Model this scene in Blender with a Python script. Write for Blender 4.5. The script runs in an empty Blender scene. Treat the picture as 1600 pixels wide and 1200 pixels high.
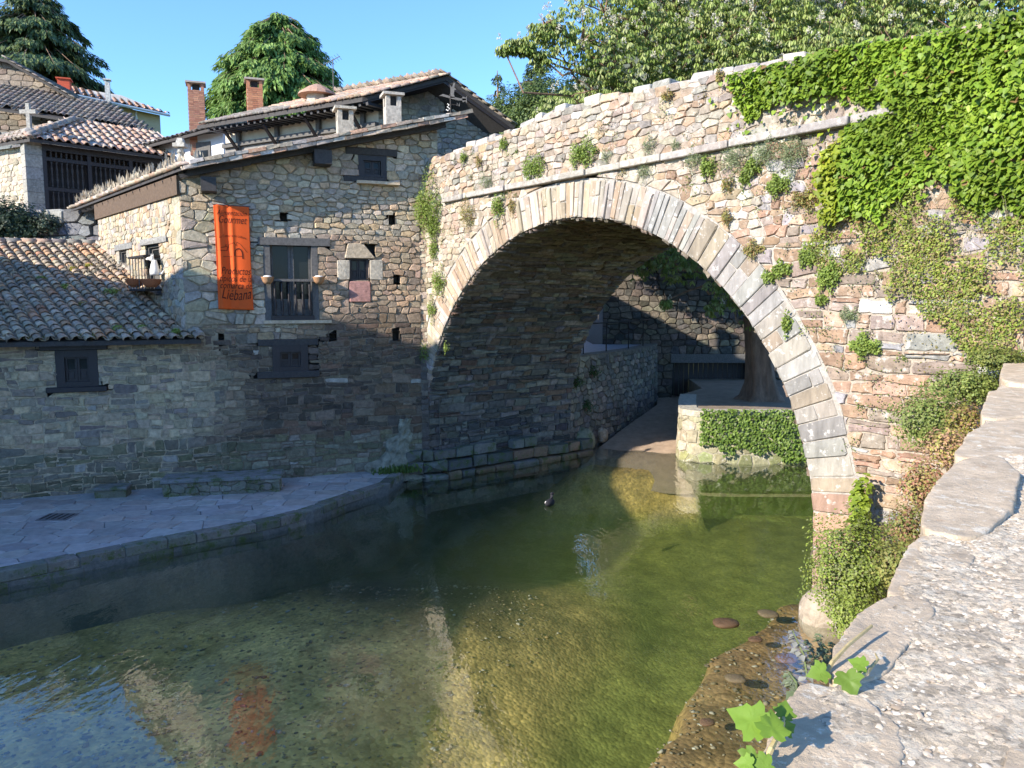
import bpy, math, random
import numpy as np
from mathutils import Vector, Matrix

SC = bpy.context.scene
COL = SC.collection
# ---------------------------------------------------------------- camera, sky, sun, exposure
F_PX, CAM_H, PITCH = 1200.0, 4.75, 0.1094
cam_d = bpy.data.cameras.new('camera')
cam = bpy.data.objects.new('camera', cam_d)
COL.objects.link(cam)
cam_d.sensor_width = 36.0
cam_d.lens = 36.0 * F_PX / 1600.0
cam_d.clip_start = 0.05
cam_d.clip_end = 3000.0
cam.location = (0, 0, CAM_H)
cam.rotation_euler = (math.pi / 2 - PITCH, 0, 0)
SC.camera = cam
SUN_DIR = Vector((0.801, 0.598, -0.47)).normalized()      # the way the light travels
SUN_EL = math.asin(-SUN_DIR.z)
SUN_AZ = math.atan2(-SUN_DIR.x, -SUN_DIR.y)
world = bpy.data.worlds.new('World')
SC.world = world
world.use_nodes = True
wn = world.node_tree
bg = wn.nodes['Background']
sky = wn.nodes.new('ShaderNodeTexSky')
sky.sky_type = 'NISHITA'
sky.sun_disc = False
sky.sun_elevation = SUN_EL
sky.sun_rotation = SUN_AZ
sky.altitude = 300
sky.air_density = 1.0
sky.dust_density = 0.0
sky.ozone_density = 7.5
wn.links.new(sky.outputs[0], bg.inputs[0])
bg.inputs[1].default_value = 0.145
sun_d = bpy.data.lights.new('sun', 'SUN')
sun_d.energy = 3.5
sun_d.angle = math.radians(0.5)
sun_d.color = (1.0, 0.91, 0.78)
sun = bpy.data.objects.new('sun', sun_d)
sun.rotation_euler = SUN_DIR.to_track_quat('-Z', 'Y').to_euler()
sun.location = (-20, -15, 20)
COL.objects.link(sun)
SC.view_settings.view_transform = 'Standard'
SC.view_settings.look = 'None'
SC.view_settings.exposure = 1.45
SC.view_settings.gamma = 1.0
SC.view_settings.use_curve_mapping = False
SC.render.engine = 'CYCLES'
SC.cycles.max_bounces = 8
SC.cycles.transparent_max_bounces = 12
SC.cycles.use_denoising = True
SC.cycles.caustics_reflective = False
SC.cycles.caustics_refractive = False

# ---------------------------------------------------------------- surveying helpers
CP, SP = math.cos(PITCH), math.sin(PITCH)
def ray(px, py):
    x, y = (px - 800) / F_PX, (600 - py) / F_PX
    return np.array([x, CP + y * SP, -SP + y * CP])
def onz(px, py, z):
    r = ray(px, py); t = (z - CAM_H) / r[2]
    return r * t + np.array([0, 0, CAM_H])
def aty(px, py, Y):
    r = ray(px, py); t = Y / r[1]
    return r * t + np.array([0, 0, CAM_H])
def proj(P):
    X, Y, Z = P[0], P[1], P[2] - CAM_H
    d = Y * CP - Z * SP
    return 800 + F_PX * X / d, 600 - F_PX * (Y * SP + Z * CP) / d, d
def inview(P, m=25):
    if P[1] < 0.3: return False
    x, y, d = proj(P)
    return d > 0.2 and -m < x < 1600 + m and -m < y < 1200 + m

class Fr:
    """an upright wall plane: u runs to the right seen from outside, v is the height, d stands proud of it"""
    def __init__(s, o, a):
        s.o = np.array([o[0], o[1], 0.0]); s.a = a
        s.U = np.array([math.cos(a), math.sin(a), 0.0]); s.N = np.array([math.sin(a), -math.cos(a), 0.0]); s.V = np.array([0, 0, 1.0])
    def P(s, u, v, d=0.0):
        return s.o + s.U * u + s.V * v + s.N * d
    def ax(s, u=0, v=0): return s.U, s.V, s.N
    def pix(s, px, py, d=0.0):
        r = ray(px, py); o = s.o + s.N * d
        t, k = np.linalg.solve(np.array([[r[0], -s.U[0]], [r[1], -s.U[1]]]), o[:2])
        return k, CAM_H + r[2] * t
class Flat:
    """a level surface: u = X, v = Y"""
    def __init__(s, z): s.z = z
    def P(s, u, v, d=0.0): return np.array([u, v, s.z + d])
class Path:
    """an upright wall following a polyline; pts run left to right seen from outside"""
    def __init__(s, pts, batter=0.0):
        s.p = [np.array([p[0], p[1]], float) for p in pts]; s.b = batter
        s.L = [0.0]
        for i in range(1, len(pts)): s.L.append(s.L[-1] + np.linalg.norm(s.p[i] - s.p[i - 1]))
        s.t = []
        for i in range(len(pts)):
            a, b = s.p[max(0, i - 1)], s.p[min(len(pts) - 1, i + 1)]
            d = (b - a) / np.linalg.norm(b - a); s.t.append(d)
    def P(s, u, v, d=0.0):
        i = 0
        while i < len(s.L) - 2 and u > s.L[i + 1]: i += 1
        f = (u - s.L[i]) / (s.L[i + 1] - s.L[i])
        q = s.p[i] * (1 - f) + s.p[i + 1] * f
        f2 = min(1, max(0, f)); t = s.t[i] * (1 - f2) + s.t[i + 1] * f2; t = t / np.linalg.norm(t)
        n = np.array([t[1], -t[0]])
        q = q + n * (d - s.b * v)
        return np.array([q[0], q[1], v])

# ---------------------------------------------------------------- materials
MATS = {}
def nd(nt, kind, **kw):
    n = nt.nodes.new(kind)
    for k, v in kw.items():
        if k.startswith('i_'):
            n.inputs[k[2:].replace('_', ' ')].default_value = v
        else: setattr(n, k, v)
    return n
def mat(name, color=(1, 1, 1), rough=0.85, attr=True, var=0.25, vscale=6.0, bump=0.3, bscale=30.0, bdist=0.01, spots=None, metallic=0.0,
        spec=0.3, sub=None, streak=False, agg=None):
    if name in MATS: return MATS[name]
    m = bpy.data.materials.new(name); m.use_nodes = True; MATS[name] = m
    nt = m.node_tree; L = nt.links; b = nt.nodes['Principled BSDF']
    b.inputs['Roughness'].default_value = rough; b.inputs['Metallic'].default_value = metallic
    b.inputs['Specular IOR Level'].default_value = spec
    geo = nd(nt, 'ShaderNodeNewGeometry')
    rgb = nd(nt, 'ShaderNodeRGB'); rgb.outputs[0].default_value = (*color, 1)
    cur = rgb.outputs[0]
    def mul(a, bb, fac=1.0, mode='MULTIPLY'):
        x = nd(nt, 'ShaderNodeMix', data_type='RGBA', blend_type=mode); x.inputs[0].default_value = fac
        L.new(a, x.inputs[6]); L.new(bb, x.inputs[7]); return x.outputs[2], x
    if attr:
        at = nd(nt, 'ShaderNodeAttribute', attribute_name='col'); cur, _ = mul(cur, at.outputs['Color'])
        oi = nd(nt, 'ShaderNodeObjectInfo'); cur, _ = mul(cur, oi.outputs['Color'])
    pos = geo.outputs['Position']
    if streak:
        mp = nd(nt, 'ShaderNodeMapping'); mp.inputs['Scale'].default_value = (1, 1, 0.25); L.new(pos, mp.inputs[0]); pos = mp.outputs[0]
    if var > 0:
        n1 = nd(nt, 'ShaderNodeTexNoise', i_Scale=vscale, i_Detail=8.0, i_Roughness=0.65); L.new(pos, n1.inputs['Vector'])
        r = nd(nt, 'ShaderNodeMapRange'); r.inputs['From Min'].default_value = 0.3; r.inputs['From Max'].default_value = 0.7
        r.inputs['To Min'].default_value = 1 - var; r.inputs['To Max'].default_value = 1 + var
        L.new(n1.outputs[0], r.inputs[0]); cur, _ = mul(cur, r.outputs[0])
    if agg:
        va = nd(nt, 'ShaderNodeTexVoronoi', i_Scale=agg); L.new(geo.outputs['Position'], va.inputs['Vector']); sp = nd(nt, 'ShaderNodeSeparateColor'); L.new(va.outputs['Color'], sp.inputs[0])
        ra = nd(nt, 'ShaderNodeMapRange'); ra.inputs['To Min'].default_value = .62; ra.inputs['To Max'].default_value = 1.3; L.new(sp.outputs[0], ra.inputs[0]); cur, _ = mul(cur, ra.outputs[0])
    if spots:
        for (sc, thr, wid, c, amt) in spots:
            n2 = nd(nt, 'ShaderNodeTexNoise', i_Scale=sc, i_Detail=9.0, i_Roughness=0.72); L.new(geo.outputs['Position'], n2.inputs['Vector'])
            r2 = nd(nt, 'ShaderNodeMapRange'); r2.inputs['From Min'].default_value = thr; r2.inputs['From Max'].default_value = thr + wid
            r2.inputs['To Max'].default_value = amt
            L.new(n2.outputs[0], r2.inputs[0])
            c2 = nd(nt, 'ShaderNodeRGB'); c2.outputs[0].default_value = (*c, 1)
            cur, mx = mul(cur, c2.outputs[0], 1, 'MIX'); L.new(r2.outputs[0], mx.inputs[0])
    L.new(cur, b.inputs['Base Color'])
    if bump > 0:
        n3 = nd(nt, 'ShaderNodeTexNoise', i_Scale=bscale, i_Detail=10.0, i_Roughness=0.7); L.new(pos, n3.inputs['Vector'])
        bp = nd(nt, 'ShaderNodeBump', i_Strength=bump, i_Distance=bdist); L.new(n3.outputs[0], bp.inputs['Height']); L.new(bp.outputs[0], b.inputs['Normal'])
    if sub:
        tr = nd(nt, 'ShaderNodeBsdfTranslucent'); ms = nd(nt, 'ShaderNodeMixShader'); ms.inputs[0].default_value = sub
        c3, mx = mul(cur, cur, 0); L.new(c3, tr.inputs[0]); L.new(b.outputs[0], ms.inputs[1]); L.new(tr.outputs[0], ms.inputs[2])
        L.new(ms.outputs[0], nt.nodes['Material Output'].inputs['Surface'])
    return m
LICH = [(9, 0.60, 0.05, (0.62, 0.60, 0.54), 0.75)]
M_STONE = mat('rubble_stone', var=0.38, vscale=11, bump=0.8, bscale=26, bdist=0.03, spots=[(14, 0.62, 0.06, (0.5, 0.47, 0.41), 0.45), (5, 0.64, 0.08, (0.07, 0.06, 0.05), 0.45)])
M_BRST = mat('bridge_stone', var=0.36, vscale=9, bump=0.8, bscale=24, bdist=0.03, spots=[(6, 0.555, 0.09, (0.62, 0.585, 0.52), 0.7), (3, 0.63, 0.1, (0.30, 0.17, 0.09), 0.35)])
M_VOUS = mat('voussoir_stone', var=0.3, vscale=7, bump=0.7, bscale=22, bdist=0.03, streak=True, spots=[(7, 0.57, 0.08, (0.66, 0.64, 0.6), 0.75), (22, 0.67, 0.03, (0.6, 0.57, 0.5), 0.35)])
M_MORT = mat('mortar', var=0.3, vscale=14, bump=0.8, bscale=40, bdist=0.03)
M_DARKST = mat('dark_rubble_stone', var=0.45, vscale=8, bump=0.9, bscale=20, bdist=0.04, spots=[(4, 0.61, 0.08, (0.34, 0.33, 0.30), 0.5)])  # dark-toned stone of the vault, curved wall and gateway building
M_PAVE = mat('slate_paving', var=0.22, vscale=5, bump=0.35, bscale=30, bdist=0.008, rough=0.62, spec=0.4)
M_MOSSY = mat('mossy_stone', var=0.35, vscale=10, bump=0.8, bscale=30, bdist=0.02, spots=[(5, 0.50, 0.1, (0.07, 0.10, 0.02), 0.85), (14, 0.62, 0.05, (0.4, 0.4, 0.36), 0.6)])
M_TILE = mat('clay_tile', var=0.4, vscale=16, bump=0.5, bscale=60, bdist=0.008, spots=[(6, 0.56, 0.08, (0.30, 0.28, 0.24), 0.7), (10, 0.63, 0.05, (0.10, 0.09, 0.07), 0.6)])
M_WOOD = mat('weathered_dark_timber', color=(0.055, 0.05, 0.048), attr=False, var=0.35, vscale=20, bump=0.5, bscale=50, bdist=0.006, rough=0.75)
M_PAINT = mat('dark_brown_paint', color=(0.026, 0.022, 0.024), attr=False, var=0.25, vscale=20, bump=0.15, bscale=60, bdist=0.003, rough=0.5, spec=0.4)
M_GREYW = mat('grey_weathered_timber', color=(0.12, 0.115, 0.11), attr=False, var=0.35, vscale=18, bump=0.6, bscale=50, bdist=0.008)
M_GLASS = mat('dark_window_glass', color=(0.015, 0.018, 0.02), attr=False, var=0.0, bump=0.05, bscale=2.5, bdist=0.03, rough=0.08, spec=0.22)
M_PLAST = mat('cream_plaster', color=(0.62, 0.55, 0.44), attr=False, var=0.12, vscale=3, bump=0.3, bscale=30, bdist=0.01)
M_YELL = mat('yellow_render', color=(0.62, 0.50, 0.30), attr=False, var=0.06, vscale=2, bump=0.1)
M_BLUEW = mat('white_limewash', color=(0.62, 0.63, 0.66), attr=False, var=0.06, vscale=2, bump=0.1)
M_BRICK = mat('chimney_brick', var=0.2, vscale=20, bump=0.4, bscale=60, bdist=0.005)
M_IRON = mat('rusty_iron', color=(0.035, 0.03, 0.028), attr=False, var=0.3, vscale=30, bump=0.3, rough=0.6, metallic=0.4)
M_WHITE = mat('white_glaze', color=(0.75, 0.73, 0.69), attr=False, var=0.1, vscale=20, bump=0.2, rough=0.6)
M_TERR = mat('terracotta', color=(0.42, 0.15, 0.07), attr=False, var=0.25, vscale=30, bump=0.3, rough=0.8)
M_LEAF = mat('leaf', attr=True, var=0.25, vscale=6, bump=0, rough=0.5, spec=0.35, sub=0.32)
M_BARK = mat('bark', color=(0.24, 0.155, 0.105), attr=False, var=0.4, vscale=6, bump=1.0, bscale=10, bdist=0.06, streak=True)
M_EARTH = mat('bare_earth', color=(0.27, 0.21, 0.15), attr=False, var=0.25, vscale=3, bump=0.5, bscale=14, bdist=0.03, spots=[(5, 0.62, 0.1, (0.08, 0.10, 0.03), 0.6)])
M_CLOTH = mat('orange_cloth', color=(0.83, 0.125, 0.02), attr=False, var=0.05, vscale=6, bump=0.1, bscale=80, bdist=0.002, rough=0.7, sub=0.2)
M_INK = mat('brown_print', color=(0.05, 0.008, 0.006), attr=False, var=0.0, bump=0, rough=0.8)
M_CALC = mat('lime_deposit', color=(0.27, 0.255, 0.19), attr=False, var=0.5, vscale=5, bump=1.0, bscale=14, bdist=0.05, spots=[(4, 0.6, 0.1, (0.08, 0.14, 0.05), 0.6)])
M_PARA = mat('lichened_mortar', agg=75.0, color=(0.66, 0.54, 0.39), attr=False, var=0.3, vscale=7, bump=1.0, bscale=45, bdist=0.022,
             spots=[(16, 0.53, 0.05, (0.76, 0.67, 0.52), 0.7), (40, 0.58, 0.04, (0.22, 0.18, 0.13), 0.75), (70, 0.60, 0.03, (0.8, 0.73, 0.6), 0.7), (5, 0.62, 0.08, (0.36, 0.25, 0.16), 0.5)])
M_SLAB = mat('lichened_sandstone', color=(0.53, 0.415, 0.285), attr=False, var=0.28, vscale=8, bump=0.8, bscale=35, bdist=0.012,
             spots=[(11, 0.57, 0.03, (0.68, 0.61, 0.48), 0.75), (28, 0.60, 0.02, (0.68, 0.62, 0.5), 0.7), (6, 0.60, 0.06, (0.42, 0.27, 0.16), 0.5), (50, 0.67, 0.04, (0.7, 0.68, 0.64), 0.8), (30, 0.64, 0.05, (0.10, 0.085, 0.07), 0.5)])
M_GROUND = mat('meadow_ground', color=(0.10, 0.12, 0.045), attr=False, var=0.4, vscale=0.6, bump=0.3)
M_HILL = mat('hill_scrub', color=(0.10, 0.11, 0.075), attr=False, var=0.45, vscale=0.12, bump=1.0, bscale=0.4, bdist=2)
M_PEB = mat('river_pebble', var=0.25, vscale=20, bump=0.2, rough=0.7)

# river bed: gravel of many stones
def bed_mat():
    m = bpy.data.materials.new('river_gravel'); m.use_nodes = True; nt = m.node_tree; L = nt.links; b = nt.nodes['Principled BSDF']
    geo = nd(nt, 'ShaderNodeNewGeometry'); at = nd(nt, 'ShaderNodeAttribute', attribute_name='col')
    v = nd(nt, 'ShaderNodeTexVoronoi', i_Scale=17.0); L.new(geo.outputs['Position'], v.inputs['Vector'])
    sep = nd(nt, 'ShaderNodeSeparateColor'); L.new(v.outputs['Color'], sep.inputs[0])
    ramp = nd(nt, 'ShaderNodeValToRGB'); L.new(sep.outputs[0], ramp.inputs[0])
    e = ramp.color_ramp.elements; e[0].color = (0.6, 0.57, 0.52, 1); e[1].color = (1.35, 1.3, 1.2, 1)
    n = e.__class__; x = ramp.color_ramp.elements.new(0.6); x.color = (0.95, 0.93, 0.88, 1); x = ramp.color_ramp.elements.new(0.93); x.color = (1.1, 1.05, 1, 1)
    mx = nd(nt, 'ShaderNodeMix', data_type='RGBA', blend_type='MULTIPLY'); mx.inputs[0].default_value = 1
    L.new(at.outputs['Color'], mx.inputs[6]); L.new(ramp.outputs[0], mx.inputs[7])
    n1 = nd(nt, 'ShaderNodeTexNoise', i_Scale=2.0, i_Detail=8.0); L.new(geo.outputs['Position'], n1.inputs['Vector'])
    r = nd(nt, 'ShaderNodeMapRange'); r.inputs['From Min'].default_value = 0.3; r.inputs['From Max'].default_value = 0.7; r.inputs['To Min'].default_value = 0.6; r.inputs['To Max'].default_value = 1.4
    L.new(n1.outputs[0], r.inputs[0])
    m2 = nd(nt, 'ShaderNodeMix', data_type='RGBA', blend_type='MULTIPLY'); m2.inputs[0].default_value = 1
    L.new(mx.outputs[2], m2.inputs[6]); L.new(r.outputs[0], m2.inputs[7]); L.new(m2.outputs[2], b.inputs['Base Color'])
    bp = nd(nt, 'ShaderNodeBump', i_Strength=0.45, i_Distance=0.025, invert=True); L.new(v.outputs['Distance'], bp.inputs['Height']); L.new(bp.outputs[0], b.inputs['Normal'])
    b.inputs['Roughness'].default_value = 0.8
    return m
M_BED = bed_mat()
def water_mat():
    m = bpy.data.materials.new('river_water'); m.use_nodes = True; nt = m.node_tree; L = nt.links
    for n in list(nt.nodes):
        if n.type == 'BSDF_PRINCIPLED': nt.nodes.remove(n)
    out = nt.nodes['Material Output']
    geo = nd(nt, 'ShaderNodeNewGeometry')
    mp = nd(nt, 'ShaderNodeMapping'); mp.inputs['Rotation'].default_value = (0, 0, math.radians(-35)); mp.inputs['Scale'].default_value = (1.0, 0.45, 1.0)
    L.new(geo.outputs['Position'], mp.inputs[0])
    n1 = nd(nt, 'ShaderNodeTexNoise', i_Scale=2.2, i_Detail=3.0, i_Roughness=0.5, i_Distortion=0.6); L.new(mp.outputs[0], n1.inputs['Vector'])
    n2 = nd(nt, 'ShaderNodeTexNoise', i_Scale=9.0, i_Detail=3.0, i_Roughness=0.55); L.new(mp.outputs[0], n2.inputs['Vector'])
    n0 = nd(nt, 'ShaderNodeTexNoise', i_Scale=0.22, i_Detail=2.0); L.new(geo.outputs['Position'], n0.inputs['Vector'])
    r0 = nd(nt, 'ShaderNodeMapRange'); r0.inputs['From Min'].default_value = 0.35; r0.inputs['From Max'].default_value = 0.65; r0.inputs['To Min'].default_value = 0.25; r0.inputs['To Max'].default_value = 1.0
    L.new(n0.outputs[0], r0.inputs[0])
    b1 = nd(nt, 'ShaderNodeBump', i_Distance=0.018); L.new(n1.outputs[0], b1.inputs['Height']); L.new(r0.outputs[0], b1.inputs['Strength'])
    b2 = nd(nt, 'ShaderNodeBump', i_Distance=0.0035, i_Strength=0.9); L.new(n2.outputs[0], b2.inputs['Height']); L.new(b1.outputs[0], b2.inputs['Normal'])
    dot = nd(nt, 'ShaderNodeVectorMath', operation='DOT_PRODUCT'); L.new(geo.outputs['Incoming'], dot.inputs[0]); L.new(b2.outputs[0], dot.inputs[1])
    ab = nd(nt, 'ShaderNodeMath', operation='ABSOLUTE'); L.new(dot.outputs['Value'], ab.inputs[0])
    om = nd(nt, 'ShaderNodeMath', operation='SUBTRACT'); om.inputs[0].default_value = 1.0; L.new(ab.outputs[0], om.inputs[1])
    p5 = nd(nt, 'ShaderNodeMath', operation='POWER'); L.new(om.outputs[0], p5.inputs[0]); p5.inputs[1].default_value = 3.0
    fr = nd(nt, 'ShaderNodeMath', operation='MULTIPLY_ADD'); L.new(p5.outputs[0], fr.inputs[0]); fr.inputs[1].default_value = 0.97; fr.inputs[2].default_value = 0.045
    tr = nd(nt, 'ShaderNodeBsdfTransparent'); tr.inputs[0].default_value = (0.93, 0.97, 0.93, 1)
    gl = nd(nt, 'ShaderNodeBsdfGlossy'); gl.inputs['Roughness'].default_value = 0.015; L.new(b2.outputs[0], gl.inputs['Normal'])
    mx = nd(nt, 'ShaderNodeMixShader'); L.new(fr.outputs[0], mx.inputs[0]); L.new(tr.outputs[0], mx.inputs[1]); L.new(gl.outputs[0], mx.inputs[2])
    L.new(mx.outputs[0], out.inputs['Surface'])
    vol = nd(nt, 'ShaderNodeVolumePrincipled'); vol.inputs['Color'].default_value = (0.22, 0.29, 0.06, 1); vol.inputs['Density'].default_value = 0.12
    vol.inputs['Absorption Color'].default_value = (0.42, 0.52, 0.24, 1)
    L.new(vol.outputs[0], out.inputs['Volume'])
    return m
M_WATER = water_mat()

# ---------------------------------------------------------------- object helpers
WORLD = {}
def link(o, parent=None):
    COL.objects.link(o)
    if parent is not None:
        o.parent = parent
        o.matrix_parent_inverse = WORLD.get(parent, Matrix.Identity(4)).inverted()
    return o
def thing(name, label, cat, loc, group=None):
    o = bpy.data.objects.new(name, None); o.empty_display_size = 0.3; COL.objects.link(o)
    o.location = Vector([float(x) for x in loc]); WORLD[o] = Matrix.Translation(o.location)
    o['label'] = label; o['category'] = cat
    if group: o['group'] = group
    return o
def tag(o, label, cat, group=None):
    o['label'] = label; o['category'] = cat
    if group: o['group'] = group
    return o
def setcol(me, cols, domain='POINT'):
    a = me.color_attributes.new('col', 'FLOAT_COLOR', domain)
    c = np.ones((len(a.data), 4), np.float32); c[:, :3] = np.asarray(cols, np.float32)
    a.data.foreach_set('color', c.ravel())
def mesh(name, v, f, m, parent=None, col=None, smooth=False, kind=None):
    me = bpy.data.meshes.new(name)
    me.from_pydata([tuple(float(c) for c in p) for p in v], [], f); me.materials.append(m)
    if col is not None: setcol(me, col)
    else: setcol(me, np.ones((len(v), 3)))
    if smooth: me.shade_smooth()
    o = bpy.data.objects.new(name, me); link(o, parent)
    if kind: o['kind'] = kind
    return o
def mesh_np(name, v, faces, m, parent=None, col=None, smooth=False, kind=None):
    """v (N,3), faces (M,k) all of one size"""
    me = bpy.data.meshes.new(name); k = faces.shape[1]
    me.vertices.add(len(v)); me.vertices.foreach_set('co', np.asarray(v, np.float32).ravel())
    me.loops.add(faces.size); me.loops.foreach_set('vertex_index', faces.astype(np.int32).ravel())
    me.polygons.add(len(faces)); me.polygons.foreach_set('loop_start', np.arange(0, faces.size, k, dtype=np.int32))
    me.polygons.foreach_set('loop_total', np.full(len(faces), k, np.int32))
    me.update(calc_edges=True); me.materials.append(m)
    setcol(me, col if col is not None else np.ones((len(v), 3)))
    if smooth: me.shade_smooth()
    o = bpy.data.objects.new(name, me); link(o, parent)
    if kind: o['kind'] = kind
    return o
class MB:
    def __init__(s): s.v = []; s.f = []; s.c = []
    def add(s, v, f, c=(1, 1, 1)):
        o = len(s.v); s.v += [tuple(float(x) for x in p) for p in v]; s.f += [tuple(i + o for i in q) for q in f]
        s.c += [c] * len(v) if not isinstance(c, list) else c
    def box(s, c, size, ax=None, col=(1, 1, 1), taper=1.0, jit=0.0, rng=random):
        """c centre, size (x,y,z) full, ax = three unit axes"""
        if ax is None: ax = (np.array([1., 0, 0]), np.array([0, 1., 0]), np.array([0, 0, 1.]))
        c = np.array(c, float); v = []
        for k in (-.5, .5):
            t = taper if k > 0 else 1
            for i, j in ((-.5, -.5), (.5, -.5), (.5, .5), (-.5, .5)):
                p = c + ax[0] * size[0] * i * t + ax[1] * size[1] * j * t + ax[2] * size[2] * k
                if jit: p = p + np.array([rng.uniform(-jit, jit) for _ in range(3)])
                v.append(p)
        s.add(v, [(3, 2, 1, 0), (4, 5, 6, 7), (0, 1, 5, 4), (1, 2, 6, 5), (2, 3, 7, 6), (3, 0, 4, 7)], col)
    def bar(s, a, b, w, h, up=(0, 0, 1), col=(1, 1, 1)):
        a = np.array(a, float); b = np.array(b, float); d = b - a; l = np.linalg.norm(d); d /= l
        x = np.cross(d, up); x /= np.linalg.norm(x); z = np.cross(x, d)
        s.box((a + b) / 2, (l, w, h), (d, x, z), col)
    def tube(s, pts, r, n=6, col=(1, 1, 1), caps=True):
        pts = [np.array(p, float) for p in pts]; rs = r if isinstance(r, (list, tuple)) else [r] * len(pts)
        rings = []
        for i, p in enumerate(pts):
            d = pts[min(len(pts) - 1, i + 1)] - pts[max(0, i - 1)]; d /= (np.linalg.norm(d) + 1e-9)
            a = np.array([0, 0, 1.]) if abs(d[2]) < .9 else np.array([1., 0, 0])
            x = np.cross(d, a); x /= np.linalg.norm(x); y = np.cross(d, x)
            rings.append([p + (x * math.cos(2 * math.pi * k / n) + y * math.sin(2 * math.pi * k / n)) * rs[i] for k in range(n)])
        v = [q for ring in rings for q in ring]; f = []
        for i in range(len(pts) - 1):
            for k in range(n): f.append((i * n + k, (i + 1) * n + k, (i + 1) * n + (k + 1) % n, i * n + (k + 1) % n))
        if caps: f.append(tuple(range(n))); f.append(tuple(range((len(pts) - 1) * n + n - 1, (len(pts) - 1) * n - 1, -1)))
        s.add(v, f, col)
    def lathe(s, base, prof, n=10, col=(1, 1, 1)):
        base = np.array(base, float); v = []; f = []
        for r, z in prof:
            for k in range(n): v.append(base + np.array([r * math.cos(2 * math.pi * k / n), r * math.sin(2 * math.pi * k / n), z]))
        for i in range(len(prof) - 1):
            for k in range(n): f.append((i * n + k, i * n + (k + 1) % n, (i + 1) * n + (k + 1) % n, (i + 1) * n + k))
        f.append(tuple(range(n - 1, -1, -1))); f.append(tuple(range((len(prof) - 1) * n, len(prof) * n)))
        s.add(v, f, col)
    def fbox(s, fr, u0, v0, u1, v1, d0, d1, col=(1, 1, 1)):
        """box on a wall frame between two corners and two depths"""
        v = [fr.P(u, w, d) for d in (d0, d1) for u, w in ((u0, v0), (u1, v0), (u1, v1), (u0, v1))]
        s.add(v, [(3, 2, 1, 0), (4, 5, 6, 7), (0, 1, 5, 4), (1, 2, 6, 5), (2, 3, 7, 6), (3, 0, 4, 7)], col)
    def build(s, name, m, parent=None, smooth=False, kind=None):
        return mesh(name, s.v, s.f, m, parent, s.c, smooth, kind)
def prism(poly_bottom, poly_top):
    n = len(poly_bottom); f = [tuple(range(n - 1, -1, -1)), tuple(range(n, 2 * n))]
    f += [(i, (i + 1) % n, n + (i + 1) % n, n + i) for i in range(n)]
    return list(poly_bottom) + list(poly_top), f

# ---------------------------------------------------------------- masonry: irregular stones packed like a rubble wall
def clip(poly, a, b, c):
    out = []; n = len(poly)
    for i in range(n):
        p = poly[i]; q = poly[(i + 1) % n]
        dp = a * p[0] + b * p[1] - c; dq = a * q[0] + b * q[1] - c
        if dp <= 0: out.append(p)
        if (dp < 0 < dq) or (dq < 0 < dp):
            t = dp / (dp - dq); out.append((p[0] + (q[0] - p[0]) * t, p[1] + (q[1] - p[1]) * t))
    return out
def area(p): return 0.5 * abs(sum(p[i][0] * p[(i + 1) % len(p)][1] - p[(i + 1) % len(p)][0] * p[i][1] for i in range(len(p))))
def rect_keep(rects, lo, hi):
    def k(u, v):
        if not (lo[0] <= u <= hi[0] and lo[1] <= v <= hi[1]): return None
        h = [(-1, 0, -lo[0]), (1, 0, hi[0]), (0, -1, -lo[1]), (0, 1, hi[1])]
        for (a, b, c, d) in rects:
            if a < u < c and b < v < d: return None
            if a - .9 < u < c + .9 and b - .6 < v < d + .6:
                s = [(a - u, (1, 0, a)), (u - c, (-1, 0, -c)), (b - v, (0, 1, b)), (v - d, (0, -1, -d))]
                h.append(max(s, key=lambda x: x[0])[1])
        return h
    return k
def line_hp(p, q):
    """keep what lies right of / below the line p->q (p left of q)"""
    a, b = -(q[1] - p[1]), (q[0] - p[0]); return (a, b, a * p[0] + b * p[1])
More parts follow.
